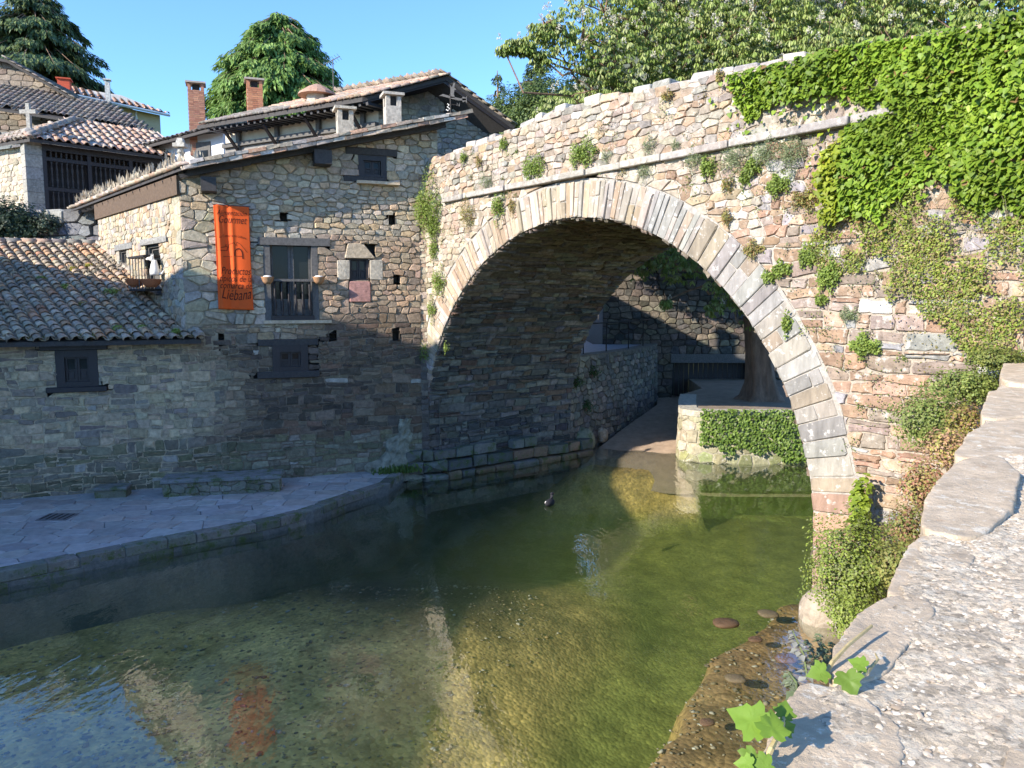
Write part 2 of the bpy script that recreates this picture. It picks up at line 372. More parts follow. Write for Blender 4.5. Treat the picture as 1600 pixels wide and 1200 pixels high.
def cells(lo, hi, w, h, keep, rng, gap=0.02, var=0.35, size=None, extra=()):
    seeds = []; v = lo[1] - h * .3; asp = w / h
    while v < hi[1] + h * .5:
        hh = h * rng.uniform(1 - var, 1 + var); u = lo[0] - rng.uniform(0, w)
        while u < hi[0] + w * .5:
            s = size(u, v) if size else 1.0
            ww = w * rng.uniform(1 - 1.3 * var, 1 + 1.5 * var) * s
            su, sv = u + ww / 2, v + hh / 2 + rng.uniform(-.22, .22) * hh
            if s < 0.8 and rng.random() < .5:
                seeds.append((su, sv - hh * .25)); seeds.append((su + ww * .2, sv + hh * .3))
            elif s <= 1.2 or rng.random() < .7: seeds.append((su, sv))
            u += ww
        v += hh
    seeds += list(extra)
    S = []
    for su, sv in seeds:
        k = keep(su, sv)
        if k is not None: S.append((su, sv, k))
    R = w * 2.3; grid = {}
    for i, (su, sv, k) in enumerate(S): grid.setdefault((int(su // R), int(sv * asp // R)), []).append(i)
    out = []
    for i, (su, sv, k) in enumerate(S):
        gu, gv = int(su // R), int(sv * asp // R); nb = []
        for a in (-1, 0, 1):
            for b in (-1, 0, 1):
                for j in grid.get((gu + a, gv + b), ()):
                    if j != i:
                        du, dv = S[j][0] - su, (S[j][1] - sv) * asp; nb.append((du * du + dv * dv, j))
        nb.sort(); nb = nb[:14]
        full = [(su - w * 1.5, sv - h * 1.5), (su + w * 1.5, sv - h * 1.5), (su + w * 1.5, sv + h * 1.5), (su - w * 1.5, sv + h * 1.5)]
        sh = list(full)
        for d2, j in nb:
            du, dv = S[j][0] - su, S[j][1] - sv
            a, b = du, dv * asp * asp; mu, mv = su + du / 2, sv + dv / 2
            c = a * mu + b * mv; ln = math.hypot(a, b)
            if ln < 1e-9: continue
            full = clip(full, a, b, c); sh = clip(sh, a, b, c - ln * gap / 2)
            if len(sh) < 3: break
        for (a, b, c) in k:
            full = clip(full, a, b, c); sh = clip(sh, a, b, c)
            if len(sh) < 3 or len(full) < 3: break
        if len(full) < 3: continue
        out.append((full, sh if len(sh) >= 3 and area(sh) > 0.0015 else None))
    return out
def courses(lo, hi, w, h, keep, rng, gap=0.02, var=0.35, amp=0.2, split=0.16):
    """stones laid in wavy courses; returns the same (outline, shrunk outline) pairs as cells()"""
    ys = [lo[1] - h * .2]
    while ys[-1] < hi[1]: ys.append(ys[-1] + h * rng.uniform(1 - var, 1 + var * 1.3))
    wv = [[(rng.uniform(.6, 1.4), rng.uniform(0, 6.3), amp * h * rng.uniform(.3, 1)), (rng.uniform(2, 5), rng.uniform(0, 6.3), amp * h * rng.uniform(.2, .7))] for _ in ys]
    def B(i, u): return ys[i] + sum(a * math.sin(f * u + p) for f, p, a in wv[i])
    out = []; g = gap / 2
    for i in range(len(ys) - 1):
        u = lo[0] - rng.uniform(0, w); tl = 0
        hh = ys[i + 1] - ys[i]
        while u < hi[0]:
            ww = w * rng.choice((.45, .7, .9, 1.1, 1.4, 1.9)) * rng.uniform(.85, 1.15); tr = rng.uniform(-.16, .16) * hh
            spl = [(0, 1)]
            if rng.random() < split: m = rng.uniform(.35, .65); spl = [(0, m), (m, 1)]
            for (s0, s1) in spl:
                def pt(x, t, gy):
                    return (x, B(i, x) * (1 - t) + B(i + 1, x) * t + gy)
                a0, a1 = u + tl * (s0 - .5), u + tl * (s1 - .5); b0, b1 = u + ww + tr * (s0 - .5), u + ww + tr * (s1 - .5)
                j = lambda k: rng.uniform(-k, k) * hh
                poly = [pt(a0 + g, s0, g), pt((a0 + b0) / 2 + j(.5), s0, g + abs(j(.06))), pt(b0 - g, s0, g), (b0 - g + j(.07) * .5 - abs(j(.05)), (pt(b0, s0, g)[1] + pt(b1, s1, -g)[1]) / 2), pt(b1 - g, s1, -g), pt((a1 + b1) / 2 + j(.5), s1, -g - abs(j(.06))), pt(a1 + g, s1, -g), (a0 + g + abs(j(.06)), (pt(a0, s0, g)[1] + pt(a1, s1, -g)[1]) / 2)]
                if rng.random() < .5: k_ = rng.choice((0, 2, 4, 6)); q = poly[k_]; cxx, cyy = (a0 + b0) / 2, (poly[0][1] + poly[4][1]) / 2; poly[k_] = (q[0] + (cxx - q[0]) * .12, q[1] + (cyy - q[1]) * .3)
                cx, cy = sum(p[0] for p in poly) / 8, sum(p[1] for p in poly) / 8; K = None
                for (tx, ty) in [(cx, cy)] + [(cx + (poly[k][0] - cx) * .7, cy + (poly[k][1] - cy) * .7) for k in (0, 2, 4, 6)]:
                    K = keep(tx, ty)
                    if K is not None: break
                if K is None: continue
                for (a, b, c) in K:
                    poly = clip(poly, a, b, c - g * math.hypot(a, b))
                    if len(poly) < 3: break
                if len(poly) >= 3 and area(poly) > .002: out.append((poly, poly))
            u += ww; tl = tr
    return out
def bed_mesh(fr, cl, mortf, rng, name, parent, m=None):
    bed = MB()
    for full, sh in cl:
        cx = sum(p[0] for p in full) / len(full); cy = sum(p[1] for p in full) / len(full)
        bed.add([fr.P(x, y, 0) for x, y in full], [tuple(range(len(full)))], tuple(mortf(cx, cy, rng)))
    return bed.build(name, m or M_MORT, parent)
def stone_geo(poly, fr, d, rng, back=-0.04, rnd=0.09, flat=0.13, wob=0.016):
    n = len(poly)
    cx = sum(p[0] for p in poly) / n; cy = sum(p[1] for p in poly) / n
    P = []
    for i in range(n):
        p, q = poly[i], poly[(i + 1) % n]
        if math.hypot(p[0] - q[0], p[1] - q[1]) < 0.02:
            P.append(((p[0] + q[0]) / 2, (p[1] + q[1]) / 2)); continue
        P.append((p[0] + (q[0] - p[0]) * rnd, p[1] + (q[1] - p[1]) * rnd)); P.append((q[0] + (p[0] - q[0]) * rnd, q[1] + (p[1] - q[1]) * rnd))
    P = [(x + rng.uniform(-wob, wob), y + rng.uniform(-wob, wob)) for x, y in P]
    m = len(P); tu, tv = rng.uniform(-.35, .35), rng.uniform(-.35, .35)
    ext = max(0.08, math.sqrt(max(area(poly), 1e-4)))
    V = []
    for (x, y) in P: V.append(fr.P(x, y, back))
    for (x, y) in P: V.append(fr.P(cx + (x - cx) * .99, cy + (y - cy) * .99, d * rng.uniform(.3, .75)))
    for (x, y) in P:
        xx, yy = cx + (x - cx) * (1 - flat), cy + (y - cy) * (1 - flat)
        V.append(fr.P(xx, yy, d * (1 + tu * (xx - cx) / ext + tv * (yy - cy) / ext + rng.uniform(-.12, .12))))
    V.append(fr.P(cx + rng.uniform(-.2, .2) * ext * .5, cy + rng.uniform(-.2, .2) * ext * .3, d * rng.uniform(.85, 1.25)))
    F = []
    for r in (0, 1):
        for i in range(m): F.append((r * m + i, r * m + (i + 1) % m, (r + 1) * m + (i + 1) % m, (r + 1) * m + i))
    for i in range(m): F.append((2 * m + i, 2 * m + (i + 1) % m, 3 * m))
    return V, F
def masonry(parent, fr, cl, m, colf, mortf, rng, d=(0.02, 0.06), nparts=300, name='stone', back_name='mortar_bed', pool=None, depthf=None, mbed=None, backd=0.0, **kw):
    """mortar bed + every stone; the largest in the picture become objects of their own, the rest one joined part"""
    bed = MB()
    items = []
    for full, sh in cl:
        cx = sum(p[0] for p in full) / len(full); cy = sum(p[1] for p in full) / len(full)
        if backd is not None: bed.add([fr.P(x, y, backd) for x, y in full], [tuple(range(len(full)))], tuple(mortf(cx, cy, rng)))
        if sh is None: continue
        dd = rng.uniform(*d)
        if depthf: dd *= depthf(cx, cy)
        V, F = stone_geo(sh, fr, dd, rng, **kw); c = colf(cx, cy, rng)
        W = fr.P(cx, cy, 0); x, y, dep = proj(W)
        s = area(sh) / (dep * dep) if inview(W) else 0
        items.append((s, V, F, tuple(c)))
    bo = bed.build(back_name, mbed or M_MORT, parent) if bed.v else None
    if pool is not None:
        for it in items: pool.append(it + (m, parent, name))
    else: emit(items, m, parent, nparts, name)
    return bo
def emit(items, m, parent, nparts, name):
    items.sort(key=lambda t: -t[0]); rest = MB()
    for i, (s, V, F, c) in enumerate(items):
        if i < nparts and s > 0: mesh(name, V, F, m, parent, [c] * len(V), smooth=False)
        else: rest.add(V, F, c)
    if rest.v: rest.build(name, m, parent, smooth=False, kind='stuff')
def flush(pool, n):
    """the n stones that show largest become parts, the others are joined per material and parent"""
    pool.sort(key=lambda t: -t[0]); rest = {}
    for i, (s, V, F, c, m, parent, name) in enumerate(pool):
        if i < n and s > 0: mesh(name, V, F, m, parent, [c] * len(V), smooth=False)
        else:
            rest.setdefault((m.name, parent, name), (MB(), m))[0].add(V, F, c)
    for (mn, parent, name), (mb, m) in rest.items(): mb.build(name, m, parent, smooth=False, kind='stuff')
def pal(rng, cols, j=0.14):
    c = rng.choice(cols); k = rng.uniform(1 - j * 1.6, 1 + j * 1.6)
    return [max(0.01, x * k * rng.uniform(1 - j * .35, 1 + j * .35)) for x in c]
def lerp(a, b, t): return [x + (y - x) * t for x, y in zip(a, b)]
def sstep(a, b, x):
    t = min(1, max(0, (x - a) / (b - a))); return t * t * (3 - 2 * t)

# ---------------------------------------------------------------- frames of the big walls
FA = Fr((-11.5, 16.9), math.atan2(3.4, 9.1)); A_END = 9.71
FB = Fr((-2.4, 20.55), -0.9297); SC_, ZC_, RA_, RB_ = 5.88, 1.061, 5.736, 5.335
def R(fr, x0, y0, x1, y1, d=0.0):
    a = fr.pix(x0, y0, d); b = fr.pix(x1, y0, d); c = fr.pix(x1, y1, d); e = fr.pix(x0, y1, d)
    return ((a[0] + e[0]) / 2, (e[1] + c[1]) / 2, (b[0] + c[0]) / 2, (a[1] + b[1]) / 2)
UC = FA.pix(285, 400)[0]                                   # the house corner
c_u, c_z = FA.pix(283, 262, 0.54); EC = FA.P(c_u, c_z, 0.54)       # eave corner
EF = onz(110, 328, c_z)                                    # far end of the side eave
a_u, a_z = FA.pix(711, 184, 0.54); AP = FA.P(a_u, a_z, 0.54)       # top of the verge
sd = (EC - EF); sd /= np.linalg.norm(sd)
CW = FA.P(UC, 0, 0)                                        # wall corner
FS = Fr((CW[0] - sd[0] * 8, CW[1] - sd[1] * 8), math.atan2(sd[1], sd[0])); S_END = 8.0

# ---------------------------------------------------------------- ground, river bed, water
def grid_axis(a, b, n, c, k=3.0):
    t = np.linspace(-1, 1, n); return c + np.sign(t) * (np.abs(t) ** k) * np.where(t < 0, c - a, b - c)
def noise2(x, y, s=1.0, seed=0):
    r = np.random.RandomState(seed); z = 0
    for o in range(5):
        for _ in range(3):
            a = r.uniform(0, 2 * math.pi); f = s * 1.9 ** o * r.uniform(.7, 1.3)
            z = z + np.sin((x * math.cos(a) + y * math.sin(a)) * f + r.uniform(0, 6)) / 1.7 ** o
    return z / 4
def sheet(name, xs, ys, zf, m, kind='structure', colf=None, smooth=True):
    X, Y = np.meshgrid(xs, ys); Z = zf(X, Y); v = np.stack([X, Y, Z], -1).reshape(-1, 3)
    ny, nx = X.shape; i = np.arange(nx * ny).reshape(ny, nx)
    f = np.stack([i[:-1, :-1], i[:-1, 1:], i[1:, 1:], i[1:, :-1]], -1).reshape(-1, 4)
    col = colf(X, Y, Z).reshape(-1, 3) if colf else None
    return mesh_np(name, v, f, m, None, col, smooth, kind)
def ss(a, b, x):
    t = np.clip((x - a) / (b - a), 0, 1); return t * t * (3 - 2 * t)
def groundz(X, Y):
    inside = ss(-46, -43, X) * (1 - ss(16.5, 17.5, X)) * ss(-32, -30, Y) * (1 - ss(46, 48, Y))
    d = np.hypot(X + 5, Y - 10)
    z = 1.0 + 3.5 * ss(25, 60, Y) + 6 * ss(60, 160, d) + noise2(X, Y, .05, 3) * 1.2 * ss(40, 90, d)
    return z * (1 - inside) - 2.8 * inside
sheet('ground', np.concatenate([np.linspace(-1500, -60, 24)[:-1], np.linspace(-60, 60, 97), np.linspace(60, 1500, 24)[1:]]),
      np.concatenate([np.linspace(-1500, -50, 24)[:-1], np.linspace(-50, 80, 105), np.linspace(80, 2000, 30)[1:]]), groundz, M_GROUND)
def hillz(X, Y):
    r1 = np.exp(-(((X - 75) / 90) ** 2 + ((Y - 330) / 110) ** 2)); r2 = np.exp(-(((X - 190) / 120) ** 2 + ((Y - 420) / 110) ** 2)); r3 = np.exp(-(((X + 330) / 120) ** 2 + ((Y - 420) / 110) ** 2))
    return 116 * r1 + 150 * r2 + 60 * r3 + noise2(X, Y, .03, 5) * 5 * (r1 + r2 + r3) + noise2(X, Y, .2, 6) * 1.2 * (r1 + r2) - 4
sheet('hill', np.linspace(-500, 520, 130), np.linspace(120, 640, 90), hillz, M_HILL)
DEEP = [np.array(p) for p in ((3.9, 20.5), (4.0, 16.0), (3.0, 12.5), (1.6, 9.6), (0.6, 7.0))]
def bedz(X, Y):
    # the right shallows: a line from under the bridge foot towards the near bank
    gr = [(4.7, 14.0), (4.6, 12.3), (3.1, 10.3), (2.1, 8.6), (1.25, 7.3), (0.0, 5.2), (-1.5, 2.5), (-3, 0)]
    xr = np.interp(-Y, [-p[1] for p in gr], [p[0] for p in gr])
    sR = X - xr + 0.45 + 0.25 * noise2(X, Y, 1.7, 4)                     # >0: shallows on the right
    xl = np.interp(Y, [0, 7, 9, 11, 13, 16, 20, 24], [-2.0, -0.9, -0.6, 0.2, 1.2, 2.0, 3.3, 4.2])
    sL = xl - X                                                   # >0: gravel on the left
    z = -1.9 + 1.62 * ss(-0.35, 0.4, sR) * (1 - ss(12.3, 13.3, Y)) + 1.2 * ss(-2.4, 2.5, sL) * ss(-3, 3, 16 - Y)
    z = z + 1.55 * ss(21.2, 23.0, Y) * ss(0, 2.5, X) * (X < 5.6) + 0.05 * noise2(X, Y, 2.5, 8) - 0.35 * ss(-3.5, -6, X) * ss(9, 12, Y)
    return np.minimum(z, -0.04 + 0.0 * X)
def bedcol(X, Y, Z):
    n = noise2(X, Y, 1.3, 11)[..., None] * .5 + .5
    brown = np.array([0.34, 0.21, 0.10]); grav = np.array([0.60, 0.43, 0.14]); green = np.array([0.235, 0.245, 0.06]); bed_shade = np.array([0.035, 0.035, 0.025])
    sh = ss(-0.55, -0.2, Z)[..., None]; dp = ss(-1.25, -1.75, Z)[..., None]
    redz = (ss(9.5, 12.5, Y) * ss(1.5, 3.5, X) * (Y < 15))[..., None]
    c = grav * (1 - sh) + (brown * (1 - .5 * redz) + np.array([.20, .075, .03]) * .5 * redz) * sh
    kd = (ss(1.8, -1.0, X) * ss(11.8, 14.6, Y + .35 * (X + 3)))[..., None]  # shade of the left water strip, put into the bed colour
    c = c * (1 - dp) + green * dp; c = c * (1 - kd) + bed_shade * kd
    return c * (.75 + .5 * n)
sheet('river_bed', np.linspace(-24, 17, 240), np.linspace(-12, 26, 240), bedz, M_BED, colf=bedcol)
w = MB(); w.box((-13.5, 8, -1.25), (60, 78, 2.5)); ob = w.build('river_water', M_WATER); ob['kind'] = 'structure'
# loose pebbles on the bed, seen through the water
rs = np.random.RandomState(5)
def pebbles(n, name):
    ico = np.array([(0, 0, 1), (.9, 0, .25), (.28, .86, .25), (-.73, .53, .25), (-.73, -.53, .25), (.28, -.86, .25), (0, 0, -.6)]); fc = np.array([(0, 1, 2), (0, 2, 3), (0, 3, 4), (0, 4, 5), (0, 5, 1), (6, 2, 1), (6, 3, 2), (6, 4, 3), (6, 5, 4), (6, 1, 5)])
    Y = 5 + 13 * rs.rand(n) ** 1.4; X = rs.uniform(-0.75, 0.42, n) * Y; Z = bedz(X, Y)
    keep = (Z > -1.15) & (X > -9) & (Y < 15); X, Y, Z = X[keep], Y[keep], Z[keep]; n = len(X)
    s = np.exp(rs.normal(-3.7, .45, n)); s = np.clip(s, .012, .06); a = rs.uniform(0, 6.28, n)
    el = rs.uniform(.6, 1.3, n)
    P = ico[None] * np.stack([s * el, s / el, s * rs.uniform(.35, .6, n)], -1)[:, None, :]
    c, d = np.cos(a)[:, None], np.sin(a)[:, None]
    Q = np.stack([P[..., 0] * c - P[..., 1] * d, P[..., 0] * d + P[..., 1] * c, P[..., 2]], -1) + np.stack([X, Y, Z], -1)[:, None, :]
    pc = np.array([(.30, .25, .17), (.22, .17, .10), (.42, .38, .30), (.16, .13, .09), (.33, .22, .10), (.45, .42, .34)])[rs.choice(6, n, p=[.3, .25, .12, .2, .1, .03])]
    mesh_np(name, Q.reshape(-1, 3), (fc[None] + np.arange(n)[:, None, None] * 7).reshape(-1, 3), M_PEB, None, np.repeat(pc, 7, 0), False, 'stuff')
pebbles(9000, 'pebbles')

# ---------------------------------------------------------------- quayside terrace
TZ = 0.27
TE = [onz(x, y, TZ)[:2] for x, y in [(-260, 955), (0, 895), (150, 866), (300, 835), (420, 815), (490, 797), (540, 776), (606, 757)]]
TE.insert(0, np.array([-16.0, 6.0])); TE.append(np.array([-2.8, 20.05]))
bk = [FA.P(9.5, 0, -.3)[:2], FA.P(-12, 0, -.3)[:2]]
poly = [tuple(p) for p in TE] + [tuple(p) for p in bk] + [(-22, 6)]
v, f = prism([(p[0], p[1], -2.6) for p in poly], [(p[0], p[1], TZ - .02) for p in poly])
terrace = mesh('terrace', v, f, M_MORT, None, [(.045, .045, .035) if p[2] < 0 else (.16, .165, .16) for p in v], kind='structure')  # submerged faces coloured dark to deepen the shaded strip of water
rng = random.Random(11)
def in_poly(u, v, P):
    c = False; n = len(P)
    for i in range(n):
        x1, y1 = P[i]; x2, y2 = P[i - 1]
        if (y1 > v) != (y2 > v) and u < (x2 - x1) * (v - y1) / (y2 - y1) + x1: c = not c
    return c
def terr_keep(u, v):
    if not in_poly(u, v, poly) or u < -13.5 or v < 9: return None
    # keep inside the kerb
    h = []
    for p, q in zip(TE[:-1], TE[1:]):
        d = q - p; L = np.linalg.norm(d); t = ((u - p[0]) * d[0] + (v - p[1]) * d[1]) / L; sgn = (u - p[0]) * (-d[1]) / L + (v - p[1]) * d[0] / L
        if -.8 < t < L + .8:
            if sgn < .27 and 0 <= t <= L: return None
            n = (d[1] / L, -d[0] / L); h.append((n[0], n[1], n[0] * p[0] + n[1] * p[1] - .25))
    return h
pave = cells((-13.5, 9), (-2.5, 19.6), .55, .42, terr_keep, rng, gap=.008, var=.4)
masonry(terrace, Flat(TZ - .02), pave, M_PAVE, lambda u, v, r: pal(r, [(.36, .35, .34), (.40, .39, .375), (.32, .315, .31), (.37, .34, .31)], .07),
        lambda u, v, r: (.14, .14, .145), rng, d=(.016, .024), nparts=230, name='paving_stone', backd=None, back=-.01, rnd=.12, flat=.05, wob=.008)
# kerb stones along the quay, two courses
kp = Path(TE); rngk = random.Random(3)
for row, (z0, z1, off) in enumerate(((.10, TZ + .012, .02), (-.25, .095, -.01))):
    u = 3.0 + row * .3
    while u < kp.L[-1] - .1:
        l = rngk.uniform(.45, 1.15); l = min(l, kp.L[-1] - u)
        dd = rngk.uniform(-.02, .03)
        mb = MB(); c = pal(rngk, [(.17, .165, .145), (.20, .19, .165), (.13, .13, .11)])
        # normal of the path points to the water here
        a0, a1, b0, b1 = kp.P(u + .006, 0, off + dd), kp.P(u + l - .006, 0, off + dd), kp.P(u + .006, 0, off + dd - .3), kp.P(u + l - .006, 0, off + dd - .3)
        bot = [(p[0] + rngk.uniform(-.012, .012), p[1] + rngk.uniform(-.012, .012), z0) for p in (a0, a1, b1, b0)]
        zz = z1 + rngk.uniform(-.012, .012)
        top = [(p[0] + rngk.uniform(-.012, .012), p[1] + rngk.uniform(-.012, .012), zz) for p in (a0, a1, b1, b0)]
        vv, ff = prism(bot, top); o = mesh('kerb_stone', vv, ff, M_MOSSY, terrace, [c] * 8)
        bv = o.modifiers.new('bevel', 'BEVEL'); bv.width = .015; bv.segments = 1
        u += l
# drain cover
dc = onz(90, 808, TZ); mb = MB()
mb.box((dc[0], dc[1], TZ + .006), (.62, .5, .012), col=(.4, .4, .4))
gc = mb.build('drain_cover', mat('dull_grey_iron', color=(.15, .15, .155), attr=False, var=.25, vscale=20, bump=.3, rough=.7)); tag(gc, 'dark flat drain cover set in the slate terrace', 'drain cover')
for k in range(5):
    b_ = MB(); b_.box((dc[0] - .24 + k * .12, dc[1], TZ + .015), (.03, .4, .01)); b_.build('rib', M_IRON, gc)

# ---------------------------------------------------------------- the stone house on the left
house = thing('stone_house', 'old rubble stone house with orange banner on its wall and low tiled roofs', 'house', FA.P(4, TZ))
W_BAL = R(FA, 413, 378, 497, 499); L_BAL = R(FA, 403, 373, 515, 385)
W_LOW = R(FA, 427, 540, 480, 581); L_LOW = R(FA, 403, 530, 497, 540); SL_LOW = R(FA, 402, 580, 499, 590)
W_TOP = R(FA, 560, 243, 603, 280); L_TOP = R(FA, 540, 232, 620, 243); SL_TOP = R(FA, 537, 276, 603, 285)
W_SML = R(FA, 547, 404, 575, 438)
W_ANX = R(FA, 89, 547, 152, 605); L_ANX = R(FA, 62, 533, 168, 547); SL_ANX = R(FA, 73, 604, 168, 612)
HOLES = [R(FA, *q) for q in ((437, 332, 449, 346), (607, 336, 618, 351), (614, 430, 625, 442), (341, 521, 350, 531), (515, 521, 526, 530), (613, 517, 624, 532))]
JAMB1 = R(FA, 527, 406, 547, 437); JAMB2 = R(FA, 577, 406, 598, 438); LINT = R(FA, 540, 381, 586, 404); PINK = R(FA, 545, 439, 579, 472)
rects = [W_BAL, L_BAL, W_LOW, L_LOW, SL_LOW, W_TOP, L_TOP, SL_TOP, W_SML, W_ANX, L_ANX, SL_ANX, JAMB1, JAMB2, LINT, PINK] + HOLES
AN_Z = 3.72
v0u, v0v = FA.pix(286, 268); v1u, v1v = FA.pix(684, 195)
verge = line_hp((v0u, v0v), (v1u, v1v))
rk = rect_keep(rects, (-1.6, .2), (A_END + .5, 9.2))
def keepA(u, v):
    h = rk(u, v)
    if h is None: return None
    if verge[0] * u + verge[1] * v > verge[2]: return None
    h.append(verge)
    if u < UC:
        if v > AN_Z + .25: return None
        if v > AN_Z - .4: h.append((0, 1, AN_Z + .25))
    elif v > AN_Z - .1: h.append((-1, 0, -UC))
    if u > A_END - .6:
        if v < 8.0:
            if u > A_END: return None
            h.append((1, 0, A_END))
    return h
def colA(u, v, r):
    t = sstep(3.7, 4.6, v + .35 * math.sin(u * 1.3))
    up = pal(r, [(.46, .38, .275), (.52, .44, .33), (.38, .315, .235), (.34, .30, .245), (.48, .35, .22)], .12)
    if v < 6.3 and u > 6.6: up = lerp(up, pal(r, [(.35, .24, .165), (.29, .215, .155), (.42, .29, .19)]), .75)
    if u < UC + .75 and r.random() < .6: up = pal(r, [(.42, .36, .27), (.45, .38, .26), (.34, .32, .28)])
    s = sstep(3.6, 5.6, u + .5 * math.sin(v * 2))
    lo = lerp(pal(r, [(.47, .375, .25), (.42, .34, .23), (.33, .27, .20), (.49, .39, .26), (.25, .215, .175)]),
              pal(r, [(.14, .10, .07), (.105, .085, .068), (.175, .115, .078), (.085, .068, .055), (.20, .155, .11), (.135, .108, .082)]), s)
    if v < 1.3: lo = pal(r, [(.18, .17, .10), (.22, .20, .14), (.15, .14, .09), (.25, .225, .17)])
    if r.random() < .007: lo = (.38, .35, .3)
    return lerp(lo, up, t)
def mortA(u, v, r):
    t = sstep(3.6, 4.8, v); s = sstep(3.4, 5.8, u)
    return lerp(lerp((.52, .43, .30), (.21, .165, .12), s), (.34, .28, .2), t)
def sizeA(u, v):
    if UC - .05 < u < UC + .6 and v > 3.6: return 1.5
    return .95 if v > 4 else 1.15
rng = random.Random(21); POOL_A = []
clA0 = cells((-1.6, .2), (A_END + .5, 9.2), .5, .35, keepA, rng, gap=.02, var=.3)
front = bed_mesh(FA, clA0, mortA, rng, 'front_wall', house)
def brk(u): return 4.15 + .25 * math.sin(u * .9 + 1)
def keep_lo(u, v):
    if v > 4.15: return None
    h = keepA(u, v); return None if h is None else h + [(0, 1, 4.15)]
def keep_hi(u, v):
    if v < 4.15: return None
    h = keepA(u, v); return None if h is None else h + [(0, -1, -4.15)]
clA = courses((-1.6, .2), (A_END + .5, 4.2), .27, .14, keep_lo, rng, gap=.014, var=.45, amp=.42, split=.28)
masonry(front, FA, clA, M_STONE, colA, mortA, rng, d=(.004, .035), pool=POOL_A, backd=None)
clA = cells((-1.6, 4.1), (A_END + .5, 9.2), .27, .145, keep_hi, rng, gap=.02, size=sizeA, var=.42)
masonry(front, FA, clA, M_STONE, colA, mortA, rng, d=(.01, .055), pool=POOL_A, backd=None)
# side wall
W_S1 = R(FS, 187, 391, 199, 428); W_S2 = R(FS, 229, 382, 251, 462); LS1 = R(FS, 180, 381, 208, 391); LS2 = R(FS, 221, 371, 262, 382)
s_low = FS.pix(150, 385)[0]
S_TOP = c_z - .12
rk2 = rect_keep([W_S1, W_S2, LS1, LS2], (.6, 3.0), (S_END, S_TOP))
rng = random.Random(22)
def keepS(u, v):
    return rk2(u, v)
clS = cells((.6, 3.0), (S_END, S_TOP), .27, .16, keepS, rng, gap=.02, size=lambda u, v: 1.6 if u > S_END - .55 else .8)
bed = MB()
for full, sh in clS: bed.add([FS.P(x, y, 0) for x, y in full], [tuple(range(len(full)))], (.40, .35, .27))
side = bed.build('side_wall', M_MORT, house)
masonry(side, FS, clS, M_STONE, lambda u, v, r: pal(r, [(.45, .39, .29), (.40, .35, .27), (.48, .40, .27), (.36, .33, .28), (.42, .31, .2)]), mortA, rng, d=(.006, .03), pool=POOL_A, backd=None)
flush(POOL_A, 300)
mb = MB(); zt1, zt2 = FA.pix(286, 268)[1] - .25, FA.pix(684, 195)[1] - .25
mb.add([FA.P(-1.6, .2, -.36), FA.P(UC, .2, -.36), FA.P(UC, AN_Z, -.36), FA.P(-1.6, AN_Z, -.36)], [(0, 1, 2, 3)]); mb.add([FA.P(UC, .2, -.36), FA.P(A_END, .2, -.36), FA.P(A_END, zt2, -.36), FA.P(UC, zt1, -.36)], [(0, 1, 2, 3)])
mb.add([FS.P(1.0, 3.2, -.3), FS.P(S_END - .3, 3.2, -.3), FS.P(S_END - .3, S_TOP, -.3), FS.P(1.0, S_TOP, -.3)], [(0, 1, 2, 3)]); mb.build('inner_lining', M_PAINT, house)
ca, cb_ = FA.P(A_END - .02, 0, -.01), FB.P(.30, 0, .0); FCr = Fr(ca[:2], math.atan2(cb_[1] - ca[1], cb_[0] - ca[0])); lc = float(np.linalg.norm(cb_ - ca))
rng = random.Random(27); cl = courses((0, .2), (lc, 7.9), .3, .12, rect_keep([], (0, .2), (lc, 7.9)), rng, gap=.014)
bed_mesh(FCr, cells((0, .2), (lc, 7.9), .4, .4, rect_keep([], (0, .2), (lc, 7.9)), rng), lambda u, v, r: (.33, .27, .2) if v > 3.4 else (.15, .12, .1), rng, 'corner_pier', house)
masonry(house, FCr, cl, M_STONE, lambda u, v, r: pal(r, [(.36, .27, .19), (.30, .22, .16), (.42, .36, .28)]) if v > 3.4 else pal(r, [(.16, .13, .1), (.12, .1, .085)]), None, rng, d=(.0, .03), nparts=60, backd=None, name='corner_stone')
# back of the house so that it is closed to the light
mb = MB(); q0 = FS.P(.6, 0, -.02); q1 = q0 + np.array([9.5, 3.0, 0]); q2 = FA.P(A_END + .5, 0, -.02)
mb.add([(q0[0], q0[1], 0), (q1[0], q1[1], 0), (q1[0], q1[1], 9.0), (q0[0], q0[1], c_z)], [(0, 1, 2, 3)]); mb.add([(q1[0], q1[1], 0), (q2[0], q2[1], 0), (q2[0], q2[1], 9.0), (q1[0], q1[1], 9.0)], [(0, 1, 2, 3)])
mb.build('back_wall', M_PLAST, house)
# recesses of the wall holes
mb = MB()
for (a, b, c, d) in HOLES:
    P = [FA.P(a, b, .02), FA.P(c, b, .02), FA.P(c, d, .02), FA.P(a, d, .02), FA.P(a, b, -.35), FA.P(c, b, -.35), FA.P(c, d, -.35), FA.P(a, d, -.35)]
    mb.add(P, [(0, 4, 5, 1), (1, 5, 6, 2), (2, 6, 7, 3), (3, 7, 4, 0), (4, 7, 6, 5)], (.10, .085, .07))
mb.build('putlog_holes', M_MORT, front, kind='stuff')

